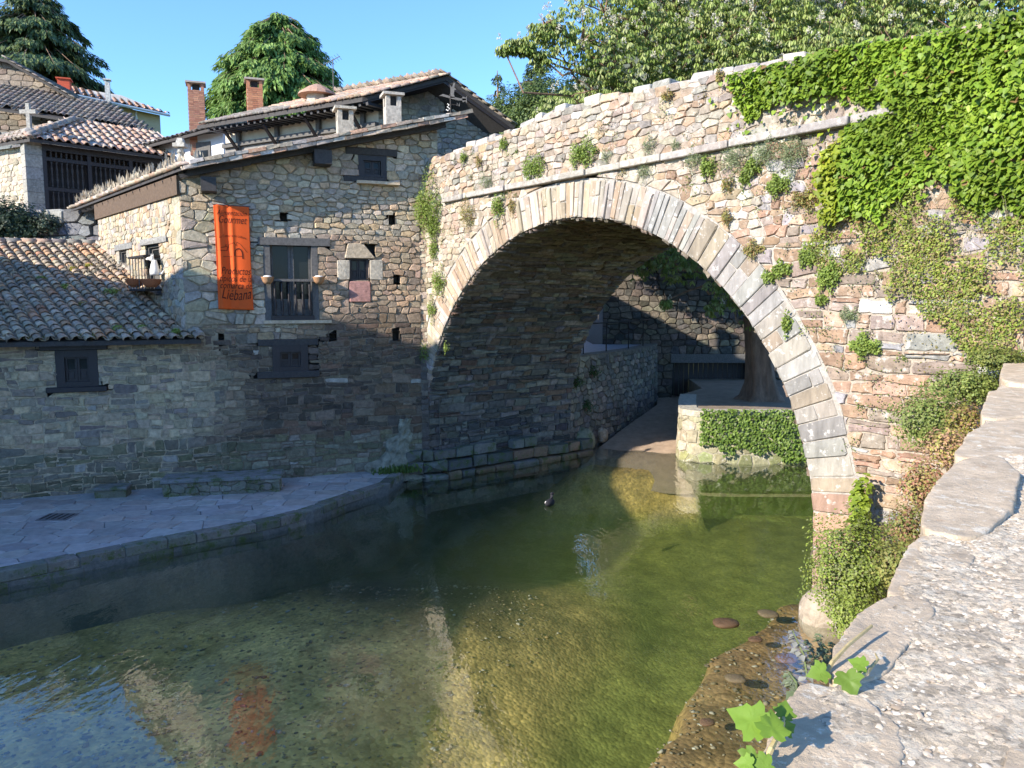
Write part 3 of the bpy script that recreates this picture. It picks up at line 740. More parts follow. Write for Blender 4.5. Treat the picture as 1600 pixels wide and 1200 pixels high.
def beam(fr, r, d0, d1, name, m, parent, rngb, jag=.0):
    mb = MB(); mb.fbox(fr, r[0], r[1], r[2], r[3], d0, d1); o = mb.build(name, m, parent)
    bv = o.modifiers.new('bevel', 'BEVEL'); bv.width = .012; bv.segments = 1
    return o
def window(fr, r, label, parent, cols=2, depth=.12, glass_rows=(.5, .95), shutter=True, m=M_PAINT, leaf=True, fw=.07, panel_rows=((.06, .45),)):
    """a wooden window in a wall opening: frame, two leaves with panes above and raised panels below"""
    u0, v0, u1, v1 = r
    mb = MB(); F0 = -depth
    for (a, b, c, d) in ((u0 - .02, v0 - .02, u0 + fw, v1 + .02), (u1 - fw, v0 - .02, u1 + .02, v1 + .02), (u0 + fw + .001, v1 - fw, u1 - fw - .001, v1 + .02), (u0 + fw + .001, v0 - .02, u1 - fw - .001, v0 + fw * .8)):
        mb.fbox(fr, a, b, c, d, F0 - .06, F0 + .07)
    fm = mb.build('frame', m, parent)
    if label: fm['label'] = label
    fm_name = fm; fm.name = 'window'
    iu0, iu1, iv0, iv1 = u0 + fw, u1 - fw, v0 + fw * .8, v1 - fw
    wv = (iu1 - iu0) / cols
    for k in range(cols):
        a, b = iu0 + k * wv + .004, iu0 + (k + 1) * wv - .004; s = min(.055, wv * .18)
        mb = MB(); H = iv1 - iv0
        g0, g1 = iv0 + H * glass_rows[0], iv0 + H * glass_rows[1]
        for (x0, y0, x1, y1) in ((a, iv0, a + s, iv1), (b - s, iv0, b, iv1), (a + s + .001, iv1 - s, b - s - .001, iv1), (a + s + .001, iv0, b - s - .001, iv0 + s), (a + s + .001, g0 - s * .8, b - s - .001, g0)):
            mb.fbox(fr, x0, y0, x1, y1, F0 - .05, F0 - .005)
        mb.build('shutter', m, fm)
        for (p0, p1) in panel_rows:
            mb = MB(); mb.fbox(fr, a + s + .002, iv0 + s, b - s - .002, g0 - s * .8 - .002, F0 - .045, F0 - .03)
            mb.fbox(fr, a + s * 1.6, iv0 + s * 1.7, b - s * 1.6, g0 - s * 1.5, F0 - .029, F0 - .012); mb.build('panel', m, fm)
        mb = MB(); mb.fbox(fr, a + s + .002, g0, b - s - .002, iv1 - s - .001, F0 - .04, F0 - .032); mb.build('pane', M_GLASS, fm)
    mb = MB()
    P = [fr.P(x, y, z) for z in (0.0, F0 - .06) for x, y in ((u0 - .02, v0 - .02), (u1 + .02, v0 - .02), (u1 + .02, v1 + .02), (u0 - .02, v1 + .02))]
    mb.add(P, [(0, 4, 5, 1), (1, 5, 6, 2), (2, 6, 7, 3), (3, 7, 4, 0)], (.2, .17, .14)); mb.build('reveal', M_MORT, fm)
    return fm
rb = random.Random(4)
# annex window
window(FA, W_ANX, 'dark brown window under the low tiled eave', house, depth=.03, fw=.16)
beam(FA, L_ANX, -.1, .09, 'lintel', M_PAINT, house, rb); beam(FA, SL_ANX, -.1, .12, 'sill', M_PAINT, house, rb)
# lower window
window(FA, W_LOW, 'small blue-black shuttered window low in the dark masonry', house, depth=.02, fw=.16)
beam(FA, L_LOW, -.1, .05, 'lintel', M_WOOD, house, rb); beam(FA, SL_LOW, -.1, .1, 'sill', M_WOOD, house, rb)
# top window
window(FA, W_TOP, 'dark window close under the roof verge', house, depth=.05, fw=.13, glass_rows=(.5, .96))
beam(FA, L_TOP, -.1, .05, 'lintel', M_WOOD, house, rb); beam(FA, SL_TOP, -.1, .06, 'sill', M_WOOD, house, rb)
r_ = R(FA, 556, 282, 622, 288); mb = MB(); mb.fbox(FA, r_[0], r_[1] - .02, r_[2], r_[1] + .05, -.02, .22, (.3, .22, .18)); mb.build('drip_ledge', M_SLAB, house)
# small window with stone surround
window(FA, W_SML, 'little brown window framed by big pale blocks', house, depth=.10, fw=.03, glass_rows=(.5, .96))
def block(fr, pts, d, col, name, parent, m=M_STONE, rng=rb, flat=.08):
    V, F = stone_geo(pts, fr, d, rng, back=-.05, rnd=.05, flat=flat, wob=.01); return mesh(name, V, F, m, parent, [col] * len(V), smooth=False)
def rpts(r): return [(r[0], r[1]), (r[2], r[1]), (r[2], r[3]), (r[0], r[3])]
block(FA, rpts((JAMB1[0], JAMB1[1], JAMB1[2] - .01, JAMB1[3])), .05, (.46, .41, .33), 'jamb_stone', front)
block(FA, rpts((JAMB2[0] + .01, JAMB2[1], JAMB2[2], JAMB2[3])), .05, (.46, .41, .33), 'jamb_stone', front)
block(FA, [FA.pix(538, 404), FA.pix(587, 405), FA.pix(569, 381), FA.pix(543, 380)], .06, (.44, .36, .26), 'lintel_stone', front)
block(FA, rpts(PINK), .06, (.40, .215, .185), 'sill_slab', front)
# balcony door
bw = (FA.pix(423, 440)[0], W_BAL[1], FA.pix(488, 440)[0], W_BAL[3])
mb = MB()
for (a, b) in ((W_BAL[0], bw[0]), (bw[2], W_BAL[2])): mb.fbox(FA, a - .01, W_BAL[1] - .02, b, W_BAL[3] + .01, -.12, .03)
dr = mb.build('balcony_door', M_GREYW, house); dr['label'] = 'grey timber balcony door with turned dark balusters'
mb = MB(); P_ = rpts(L_BAL); mb.fbox(FA, L_BAL[0], L_BAL[1] + .02, L_BAL[2], L_BAL[3] + .02, -.1, .06); mb.build('lintel', M_GREYW, dr)
mb = MB(); mb.fbox(FA, W_BAL[0] - .05, W_BAL[1] - .1, W_BAL[2] + .3, W_BAL[1] - .02, -.1, .10, (.33, .29, .24)); mb.build('sill_stone', M_SLAB, dr)
iu0, iu1 = bw[0], bw[2]; zr = FA.pix(450, 438)[1]
for k in range(2):
    a = iu0 + (iu1 - iu0) * k / 2; b = iu0 + (iu1 - iu0) * (k + 1) / 2; mb = MB(); z0 = W_BAL[1]
    for (x0, y0, x1, y1) in ((a + .003, z0, a + .07, W_BAL[3]), (b - .07, z0, b - .003, W_BAL[3]), (a + .071, W_BAL[3] - .08, b - .071, W_BAL[3]), (a + .071, z0, b - .071, z0 + .5)):
        mb.fbox(FA, x0, y0, x1, y1, -.2, -.13)
    mb.build('door_leaf', M_GREYW, dr)
    mb = MB(); mb.fbox(FA, a + .071, z0 + .5, b - .071, W_BAL[3] - .081, -.18, -.17); mb.build('pane', M_GLASS, dr)
mb = MB(); mb.fbox(FA, iu0 - .02, W_BAL[1] - .02, iu1 + .02, W_BAL[1] + .1, -.11, .07); mb.build('bottom_rail', M_PAINT, dr)
mb = MB(); mb.fbox(FA, iu0 - .1, zr - .03, iu1 + .1, zr + .03, .05, .16); mb.build('handrail', M_GREYW, dr)
nb_ = 6
for k in range(nb_):
    p = FA.P(iu0 + (iu1 - iu0) * (k + .5) / nb_, W_BAL[1] + .1, .1); h = zr - W_BAL[1] - .13
    mb = MB(); mb.lathe(p, [(.018, 0), (.03, .03), (.018, .06), (.034, .22 * h), (.04, .35 * h), (.022, .55 * h), (.03, .62 * h), (.02, .68 * h), (.028, .85 * h), (.018, h)], 7); mb.build('baluster', M_PAINT, dr, smooth=True)
# beam ends under the verge
for (x0, y0, x1, y1) in ((490, 236, 517, 258), (314, 278, 338, 300)):
    r_ = R(FA, x0, y0, x1, y1, .3); mb = MB(); mb.fbox(FA, r_[0], r_[1], r_[2], r_[3], -.2, .52); mb.build('beam_end', M_WOOD, house)
# side-wall windows
window(FS, W_S1, 'narrow slit window in the sunlit side wall', house, cols=1, depth=.12, fw=.05, m=M_GREYW)
window(FS, W_S2, 'tall narrow brown shuttered door in the side wall', house, cols=1, depth=.14, fw=.06, m=M_GREYW, glass_rows=(.62, .9))
block(FS, rpts(LS1), .05, (.22, .22, .21), 'lintel_stone', side); block(FS, rpts(LS2), .06, (.27, .265, .25), 'lintel_stone', side)
mb = MB(); mb.fbox(FS, W_S2[0] - .1, W_S2[1] + .95, W_S2[2] + .1, W_S2[1] + 1.0, .0, .42); mb.fbox(FS, W_S2[0] - .1, W_S2[1] + .12, W_S2[2] + .1, W_S2[1] + .17, .0, .42); bal = mb.build('small_balcony', M_IRON, house)
for k in range(6):
    p = FS.P(W_S2[0] - .05 + (W_S2[2] - W_S2[0] + .1) * k / 5, W_S2[1] + .17, .39); mb = MB(); mb.tube([p, p + np.array([0, 0, .78])], .014, 5); mb.build('baluster', M_GREYW, bal)

# ---- tiled roofs
def tile_template(r0=.105, r1=.085, L=.44, n=4, inv=False, th=.014):
    v = []
    for y, r in ((0, r0), (L, r1)):
        for rr in (r, r - th):
            for k in range(n + 1):
                a = math.pi * k / n; x, z = -rr * math.cos(a), rr * math.sin(a) * .8
                v.append((x, y, -z if inv else z))
    m = n + 1; f = []
    for k in range(n):
        f += [(k, k + 1, 2 * m + k + 1, 2 * m + k), (m + k + 1, m + k, 3 * m + k, 3 * m + k + 1), (k + 1, k, m + k, m + k + 1), (2 * m + k, 2 * m + k + 1, 3 * m + k + 1, 3 * m + k)]
    f += [(0, 2 * m, 3 * m, m), (n, m + n, 3 * m + n, 2 * m + n)]
    if inv: f = [tuple(reversed(q)) for q in f]
    return np.array(v), np.array(f)
def tile_roof(parent, O, A, B, la, lb, colf, seed, pitch=.235, expo=.33, inside=None, nparts=0, name='roof_tile', lift=.0, scale=1.0, m=None, jit=.012):
    """O corner, A unit along the eave, B unit up the slope (they may be skewed)"""
    m = m or M_TILE; rg = random.Random(seed)
    O, A, B = (np.array(q, float) for q in (O, A, B))
    N = np.cross(A, B); N /= np.linalg.norm(N)
    if N[2] < 0: N = -N
    Xp = np.cross(B, N); Xp /= np.linalg.norm(Xp)
    k = abs(np.dot(A, Xp)); step = pitch * scale / k
    tv, tf = tile_template(.105 * scale * 1.05, .085 * scale, .44 * scale); cv, cf = tile_template(.10 * scale, .085 * scale, .44 * scale, inv=True)
    lst = []
    nr = int(lb / (expo * scale)) + 1; nc = int(la / step) + 1
    for j in range(nr):
        for i in range(nc):
            for inv in (0, 1):
                a = (i + .5 * inv) * step; b = j * expo * scale - (.05 if not inv else 0) + rg.uniform(-.03, .03) * scale * (3 if j == 0 else 1) * .6
                if inside and not inside(a, b): continue
                yaw = rg.uniform(-.05, .05); roll = rg.uniform(-.08, .08)
                base = O + A * a + B * b + N * (lift + (.10 if inv else .045) * scale + rg.uniform(0, jit))
                tilt = -.055 + rg.uniform(-.02, .02)
                y = B * math.cos(tilt) + N * math.sin(tilt); x = Xp * math.cos(yaw) + y * math.sin(yaw); y2 = y - x * np.dot(x, y); y2 /= np.linalg.norm(y2)
                z = np.cross(x, y2); z2 = z * math.cos(roll) + x * math.sin(roll); x2 = np.cross(y2, z2)
                M = np.stack([x2, y2, z2], 1); c = colf(a, b, rg)
                X_, Y_, dep = proj(base) if base[1] > 1 else (0, 0, 1e9)
                s = (1 / dep ** 2 * (1 if not inv else .5)) if inview(base, 5) else 0
                lst.append((s, M, base, inv, c))
    lst.sort(key=lambda t: -t[0])
    mes = []
    for vv, ff in ((tv, tf), (cv, cf)):
        me = bpy.data.meshes.new(name); me.from_pydata([tuple(p) for p in vv], [], [tuple(int(i) for i in q) for q in ff]); me.materials.append(m); setcol(me, np.ones((len(vv), 3))); me.shade_smooth(); mes.append(me)
    V, Fc, C = [], [], []; off = 0
    for i, (s, M, base, inv, c) in enumerate(lst):
        if i < nparts and s > 0:
            o = bpy.data.objects.new(name, mes[inv]); mm = Matrix([[*map(float, M[r]), float(base[r])] for r in range(3)] + [[0, 0, 0, 1]])
            link(o, parent); o.matrix_basis = mm; o.color = (*c, 1)
        else:
            vv, ff = (cv, cf) if inv else (tv, tf)
            V.append(vv @ M.T + base); Fc.append(ff + off); off += len(vv); C.append(np.tile(c, (len(vv), 1)))
    if V: mesh_np(name, np.concatenate(V), np.concatenate(Fc), m, parent, np.concatenate(C), True, 'stuff')
def slab(poly, th, name, m, parent, col=(1, 1, 1)):
    top = [np.array(p, float) for p in poly]; bot = [p - np.array([0, 0, th]) for p in top]
    v, f = prism(bot, top); return mesh(name, v, f, m, parent, [col] * len(v))
def tcol(a, b, r):
    return pal(r, [(.30, .22, .16), (.36, .24, .16), (.27, .23, .19), (.40, .33, .26), (.22, .19, .165), (.33, .18, .11)], .16)
# main roof
e_ = (EF - EC); le = np.linalg.norm(e_); e_ /= le
g_ = (AP - EC); lg = np.linalg.norm(g_); g_ /= lg
Rf = AP + e_ * le
roof = slab([EC, EF, Rf, AP] if np.cross(EF - EC, AP - EC)[2] < 0 else [EC, AP, Rf, EF], .06, 'main_roof', M_WOOD, house)
tile_roof(roof, EC - e_ * .02, e_, g_, le, lg, lambda a, b, r: pal(r, [(.42, .34, .26), (.36, .29, .22), (.40, .25, .17), (.46, .40, .33), (.30, .26, .22)]), 31, pitch=.25, expo=.36, nparts=150, lift=.0)
# verge tiles laid on edge, two courses thick
rv = random.Random(8); u = 0.0
while u < lg - .1:
    l = rv.uniform(.28, .42)
    for lay in (0, 1):
        p = EC + g_ * (u + l / 2 + lay * .12) - e_ * (.05 + .03 * lay) + np.array([0, 0, -.015 + lay * .1])
        mb = MB(); mb.box(p, (l - .015, .24, .085), (g_, e_, np.cross(g_, e_) * (1 if np.cross(g_, e_)[2] > 0 else -1)), tuple(pal(rv, [(.47, .37, .28), (.40, .32, .25), (.44, .26, .18), (.50, .45, .38)])), jit=.012, rng=rv)
        mb.build('verge_tile', M_TILE, roof)
    u += l
# wall plate under the side eave, rafters
mb = MB(); mb.fbox(FS, .5, S_TOP - .42, S_END + .05, S_TOP + .02, -.02, .075); mb.build('wall_plate', mat('brown_timber', color=(.11, .075, .05), attr=False, var=.3, vscale=14, bump=.6, bscale=30), house)
for k in range(16):
    a = k * .62 + .25
    if a > le - .2: break
    p0 = EC + e_ * a + g_ * .04 - np.array([0, 0, .17]); mb = MB(); mb.bar(p0, p0 + g_ * 1.6, .08, .08); mb.build('rafter', M_WOOD, roof)
for k in range(2):
    pa = EC + g_ * .2 + e_ * (.26 + .2 * k) - np.array([0, 0, .12]); mb = MB(); mb.bar(pa, pa + g_ * (lg - .3), .11, .12); mb.build('verge_board', M_WOOD, roof)
# annex roof
ez = FA.pix(150, 533, .42)[1]
E1 = FA.P(FA.pix(314, 528, .42)[0], ez, .42); E0 = FA.P(-3.0, ez, .42)
pr = FS.pix(151, 384); PR = FS.P(pr[0], pr[1], 0)
Aa = (E0 - E1) / np.linalg.norm(E0 - E1); Bb = (PR - E1); lb_ = np.linalg.norm(Bb); Bb /= lb_
la_ = np.linalg.norm(E0 - E1)
roof2 = slab([E1, PR, PR + Aa * la_, E1 + Aa * la_], .1, 'annex_roof', M_WOOD, house)
def acol(a, b, r):
    t = b / lb_
    if r.random() < .55 + .3 * (1 - t): return pal(r, [(.29, .23, .165), (.33, .27, .20), (.24, .20, .15), (.37, .31, .235)], .14)
    return pal(r, [(.42, .25, .15), (.44, .29, .18), (.36, .21, .13), (.48, .38, .26)], .14)
tile_roof(roof2, E1 + Aa * .05, Aa, Bb, la_, lb_ + .1, acol, 32, pitch=.235, expo=.30, nparts=300, lift=.0, jit=.02)
# ridge tiles of the annex and its back slope
mb = MB()
for k in range(int(la_ / .4)):
    p = PR + Aa * (k * .4) + np.array([0, 0, .06]); mb.tube([p, p + Aa * .42 + np.array([0, 0, .02])], [.12, .10], 8, tuple(pal(rv, [(.28, .24, .2), (.33, .22, .16), (.2, .18, .16)])))
mb.build('ridge_tiles', M_TILE, roof2, smooth=True, kind='stuff')
bs = PR + np.array([-1.0, 3.0, -1.6]); slab([PR, bs, bs + Aa * la_, PR + Aa * la_], .1, 'back_slope', M_TILE, house, (.25, .2, .17))
# flashing row against the side wall: mortar fillet
mb = MB(); mb.tube([E1 + Bb * .1 + np.array([.05, 0, .06]), PR + np.array([.03, 0, .1])], .09, 6, (.38, .33, .27)); mb.build('mortar_fillet', M_MORT, roof2)

# ---------------------------------------------------------------- the stone arch bridge
bridge = thing('stone_bridge', 'old humpbacked rubble stone bridge with one tall arch over the river', 'bridge', FB.P(6, 0))
BW = 5.1                                                  # width of the bridge
ZT = [(-1, 8.27), (-.04, 8.27), (4.0, 8.40), (5.73, 8.58), (7.85, 8.47), (9.8, 8.36), (12, 8.2), (14, 8.02), (18, 7.9)]
def ztop(s): return float(np.interp(s, [a for a, b in ZT], [b for a, b in ZT]))
TH = 0.74
LEDGE_Z = 7.25
def ring_t(s, v): return TH
def keepB(u, v):
    zt = ztop(u)
    if u < -.4 or u > 17.5 or v < -1.2 or v > zt: return None
    if 1.3 < u < 12.9 and LEDGE_Z - .1 < v < LEDGE_Z + .02: return None
    h = [(-1, 0, 0.4), (1, 0, 17.5), (0, -1, 1.2)]
    if v > zt - .6:
        a, b = ztop(u - .3), ztop(u + .3); h.append(line_hp((u - .3, a), (u + .3, b)))
    if 1.3 < u < 12.9:
        if LEDGE_Z - .6 < v <= LEDGE_Z - .05: h.append((0, 1, LEDGE_Z - .1))
        if LEDGE_Z <= v < LEDGE_Z + .6: h.append((0, -1, -(LEDGE_Z + .02)))
    A, B = RA_ + TH, RB_ + TH
    if v <= ZC_:
        if abs(u - SC_) < A: return None
        h.append((-1, 0, -(SC_ + A)) if u > SC_ else (1, 0, SC_ - A))
    else:
        E = ((u - SC_) / A) ** 2 + ((v - ZC_) / B) ** 2
        if E < 1: return None
        if E < 1.7:
            k = 1 / math.sqrt(E); pu, pv = SC_ + (u - SC_) * k, ZC_ + (v - ZC_) * k; gu, gv = (u - SC_) / A ** 2, (v - ZC_) / B ** 2
            h.append((-gu, -gv, -(gu * pu + gv * pv)))
    return h
def colB(u, v, r):
    if v > LEDGE_Z: c = pal(r, [(.37, .30, .225), (.33, .28, .225), (.42, .355, .28), (.36, .26, .175), (.28, .25, .215)])
    elif u > 10.5:
        c = pal(r, [(.345, .23, .155), (.31, .205, .14), (.38, .27, .19), (.28, .22, .18), (.30, .28, .27)])
        if r.random() < .012: c = (.5, .45, .36)
    elif u < 3: c = pal(r, [(.40, .33, .25), (.46, .40, .32), (.34, .27, .2)])
    else: c = pal(r, [(.43, .37, .295), (.37, .31, .24), (.34, .26, .18), (.47, .42, .35), (.31, .22, .15)])
    if r.random() < .01: c = (.55, .52, .48)
    return c
def mortB(u, v, r):
    if u > 11 and v < 6: return (.40, .345, .28)
    return (.44, .40, .34) if v < LEDGE_Z else (.34, .28, .22)
rng = random.Random(41); POOL_B = []
def sizeB(u, v):
    if u > 11: return 1.1
    return .9 if v > LEDGE_Z else .85
clB0 = cells((-.4, -1.2), (17.5, 8.8), .5, .35, keepB, rng, gap=.02)
face = bed_mesh(FB, clB0, mortB, rng, 'spandrel_wall', bridge)
def keepBr(u, v):
    if u < 10.4 or v > 5.6: return None
    return keepB(u, v)
def keepBl(u, v):
    if u >= 10.4 and v <= 5.6: return None
    h = keepB(u, v)
    if h is None: return None
    if u > 10.4 and v < 6.2: h = h + [(0, -1, -5.6)]
    if u < 10.4 and u > 9.6 and v < 5.6: h = h + [(1, 0, 10.4)]
    return h
clB = courses((10.4, -1.2), (17.5, 5.6), .40, .185, lambda u, v: (lambda h: None if h is None else h + [(-1, 0, -10.4), (0, 1, 5.6)])(keepBr(u, v)), rng, gap=.022, var=.35)
masonry(face, FB, clB, M_BRST, colB, mortB, rng, d=(.012, .05), pool=POOL_B, backd=None)
clB = cells((-.4, -1.2), (17.5, 8.8), .29, .14, keepBl, rng, gap=.013, size=sizeB, var=.42)
masonry(face, FB, clB, M_BRST, colB, mortB, rng, d=(.006, .045), pool=POOL_B, backd=None)
# arch ring
def ell(t, k=0.0): return (SC_ + (RA_ + k) * math.cos(t), ZC_ + (RB_ + k) * math.sin(t))
rngv = random.Random(12); t = 0.0
def cpoly(P):
    return clip(P, -1, 0, 0.4)
def vous(P, z, u, d):
    P = cpoly(P)
    if len(P) < 3 or area(P) < .004: return
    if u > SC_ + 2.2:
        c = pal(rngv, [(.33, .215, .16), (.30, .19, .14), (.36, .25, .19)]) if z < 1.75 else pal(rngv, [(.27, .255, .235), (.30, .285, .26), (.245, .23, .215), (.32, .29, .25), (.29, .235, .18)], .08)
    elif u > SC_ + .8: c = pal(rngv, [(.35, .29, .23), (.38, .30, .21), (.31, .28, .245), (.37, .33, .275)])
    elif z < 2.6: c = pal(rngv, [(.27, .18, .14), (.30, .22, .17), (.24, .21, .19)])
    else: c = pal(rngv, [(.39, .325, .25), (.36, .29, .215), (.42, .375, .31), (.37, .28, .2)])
    V, F = stone_geo(P, FB, d, rngv, back=-.12, rnd=.06, flat=.1, wob=.008)
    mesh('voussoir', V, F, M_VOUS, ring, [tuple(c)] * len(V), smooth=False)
rb_ = MB(); n = 60
q = []
for i in range(n + 1):
    t_ = math.pi * i / n; q.append((ell(t_), ell(t_, TH)))
P_in = [(SC_ + RA_, -1.2)] + [a for a, b in q] + [(SC_ - RA_, -1.2)]; P_out = [(SC_ + RA_ + TH, -1.2)] + [b for a, b in q] + [(SC_ - RA_ - TH, -1.2)]
for i in range(len(P_in) - 1):
    pp = clip([P_in[i], P_out[i], P_out[i + 1], P_in[i + 1]], -1, 0, .4)
    if len(pp) > 2: rb_.add([FB.P(x, y, -.001) for x, y in pp], [tuple(range(len(pp)))], (.40, .37, .33))
ring = rb_.build('arch_ring', M_MORT, bridge)
t = 0.0
while t < math.pi:
    wd = rngv.uniform(.19, .30) if t < .95 else (rngv.uniform(.10, .19))
    st = math.hypot(RA_ * math.sin(t), RB_ * math.cos(t)); dt = wd / st
    t2 = min(math.pi, t + dt); g = .008 / st
    k = TH * rngv.uniform(.86, 1.0); a, b = ell(t + g, rngv.uniform(-.02, .01)), ell(t2 - g, rngv.uniform(-.02, .01)); c, d = ell(t2 - g, k), ell(t + g, k)
    if rngv.random() < .35:
        ms = rngv.uniform(.4, .6); m1, m2 = ell(t + g, TH * ms), ell(t2 - g, TH * ms); m3, m4 = ell(t + g, TH * ms + .012), ell(t2 - g, TH * ms + .012)
        vous([a, m1, m2, b][::-1], a[1], a[0], rngv.uniform(.008, .035)); vous([m3, d, c, m4][::-1], a[1], a[0], rngv.uniform(.008, .035))
    else: vous([a, d, c, b][::-1], a[1], a[0], rngv.uniform(.008, .045))
    t = t2
for sgn in (1, -1):
    z = -1.1
    while z < ZC_ - .05:
        hgt = min(rngv.uniform(.14, .27), ZC_ - z); x0 = SC_ + sgn * RA_; x1 = SC_ + sgn * (RA_ + TH * rngv.uniform(.8, 1))
        lo, hi = min(x0, x1), max(x0, x1)
        vous([(lo, z + .008), (hi, z + .008), (hi, z + hgt - .008), (lo, z + hgt - .008)], z, x0, rngv.uniform(.02, .06)); z += hgt
# barrel vault
class Barrel:
    def __init__(s):
        pts = [(SC_ - RA_, -1.2), (SC_ - RA_, ZC_ - .01)] + [ell(math.pi * (1 - i / 80)) for i in range(81)] + [(SC_ + RA_, -1.2)]
        s.p = np.array(pts); s.L = np.concatenate([[0], np.cumsum(np.hypot(*np.diff(s.p, axis=0).T))])
    def P(s, u, v, d=0.0):
        x = np.interp(v, s.L, s.p[:, 0]); z = np.interp(v, s.L, s.p[:, 1])
        e = .05; tx = np.interp(v + e, s.L, s.p[:, 0]) - np.interp(v - e, s.L, s.p[:, 0]); tz = np.interp(v + e, s.L, s.p[:, 1]) - np.interp(v - e, s.L, s.p[:, 1])
        l = math.hypot(tx, tz) + 1e-9; nx, nz = tz / l, -tx / l
        return FB.P(x + nx * d, z + nz * d, -u - .02)
FV = Barrel(); ARC = FV.L[-1]
rng = random.Random(44)
kv = rect_keep([], (.0, .6), (BW, ARC - .4))
clV0 = cells((0, .6), (BW, ARC - .4), .7, .3, kv, rng, gap=.02); clV = courses((0, .6), (BW, ARC - .4), .42, .125, kv, rng, gap=.018, var=.5, amp=.3)
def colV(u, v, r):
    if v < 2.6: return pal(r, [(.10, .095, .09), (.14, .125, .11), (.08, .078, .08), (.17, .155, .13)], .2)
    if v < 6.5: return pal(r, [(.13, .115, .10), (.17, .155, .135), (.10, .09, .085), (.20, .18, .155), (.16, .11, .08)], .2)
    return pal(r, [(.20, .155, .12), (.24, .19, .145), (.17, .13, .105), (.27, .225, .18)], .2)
barrel = None
bed = MB()
for full, sh in clV0:
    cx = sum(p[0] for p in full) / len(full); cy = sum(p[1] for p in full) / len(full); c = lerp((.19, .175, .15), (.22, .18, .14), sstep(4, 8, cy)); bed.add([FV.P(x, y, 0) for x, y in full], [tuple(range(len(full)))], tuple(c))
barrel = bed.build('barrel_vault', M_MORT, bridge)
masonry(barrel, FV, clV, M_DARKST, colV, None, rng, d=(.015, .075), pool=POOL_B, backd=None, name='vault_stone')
# one half of the bridge stones and one half of the vault stones stay pickable
POOL_B.sort(key=lambda t: -t[0])
flush([p for p in POOL_B if p[6] == 'stone'], 300); flush([p for p in POOL_B if p[6] != 'stone'], 200)
# back face, deck, parapets
mb = MB(); n = 40; c0 = (.30, .26, .22)
for i in range(n):
    a, b = ell(math.pi * i / n), ell(math.pi * (i + 1) / n)
    mb.add([FB.P(a[0], a[1], -BW), FB.P(b[0], b[1], -BW), FB.P(b[0], 7.2, -BW), FB.P(a[0], 7.2, -BW)], [(0, 1, 2, 3)], c0)
for (a, b) in ((SC_ + RA_, 17.5), (0, SC_ - RA_)):
    mb.add([FB.P(a, -1.2, -BW), FB.P(b, -1.2, -BW), FB.P(b, 7.2, -BW), FB.P(a, 7.2, -BW)], [(0, 1, 2, 3)], c0)
mb.build('back_wall', M_BRST, bridge)
mb = MB(); mb.add([FB.P(-.4, 7.2, 0), FB.P(17.5, 7.2, 0), FB.P(17.5, 7.2, -BW), FB.P(-.4, 7.2, -BW)], [(0, 1, 2, 3)], c0)
mb.add([FB.P(-.4, -1.2, 0), FB.P(-.4, 7.2, 0), FB.P(-.4, 7.2, -BW), FB.P(-.4, -1.2, -BW)], [(0, 1, 2, 3)], c0); mb.build('deck', M_BRST, bridge)
mb = MB()
for i in range(35):
    a, b = i * .5 - .4 * (i == 0), (i + 1) * .5
    P = [FB.P(x, y, d) for d in (-.01, -.42) for x, y in ((a, 7.2), (b, 7.2), (b, ztop(b) - .03), (a, ztop(a) - .03))]
    mb.add(P, [(5, 4, 7, 6), (3, 2, 6, 7)], c0)
    P = [FB.P(x, y, d) for d in (-BW + .4, -BW) for x, y in ((a, 7.2), (b, 7.2), (b, 8.1), (a, 8.1))]
    mb.add(P, [(0, 1, 2, 3), (5, 4, 7, 6), (3, 2, 6, 7)], c0)
P = [FB.P(-.4, 7.2, -.01), FB.P(-.4, 7.2, -.42), FB.P(-.4, ztop(0) - .03, -.42), FB.P(-.4, ztop(0) - .03, -.01)]; mb.add(P, [(0, 1, 2, 3)], c0)
mb.build('parapet_core', M_BRST, bridge)
rc = random.Random(17); u = 0.02
while u < 11.2:
    l = rc.uniform(.22, .55); zt = ztop(u + l / 2); hh = rc.uniform(.08, .2)
    mb = MB(); c = FB.P(u + l / 2, zt + hh / 2 - .07, -.2); sl = (ztop(u + l) - ztop(u)) / l
    ax = (FB.U + np.array([0, 0, sl]), FB.N, np.array([0, 0, 1.])); mb.box(c, (l - .015, .46 * rc.uniform(.9, 1.05), hh), ax, tuple(pal(rc, [(.42, .37, .31), (.36, .33, .30), (.46, .42, .37), (.40, .30, .2)])), taper=rc.uniform(.86, .97), jit=.02, rng=rc)
    o = mb.build('coping_stone', M_BRST, bridge); bv = o.modifiers.new('bevel', 'BEVEL'); bv.width = .03; bv.segments = 2
    u += l
u = 1.25
while u < 12.8:
    l = rc.uniform(.5, 1.1); dz = rc.uniform(-.012, .012) + .1 * math.sin(math.pi * (u - 1.3) / 11.6)
    dz = 0.0 + rc.uniform(-.01, .01)
    mb = MB(); mb.fbox(FB, u + .006, LEDGE_Z - .1 + dz, u + l - .006, LEDGE_Z + .02 + dz, -.1, rc.uniform(.11, .17), tuple(pal(rc, [(.36, .33, .29), (.33, .30, .27), (.40, .36, .31)], .08)))
    o = mb.build('ledge_slab', M_BRST, bridge); bv = o.modifiers.new('bevel', 'BEVEL'); bv.width = .012
    u += l
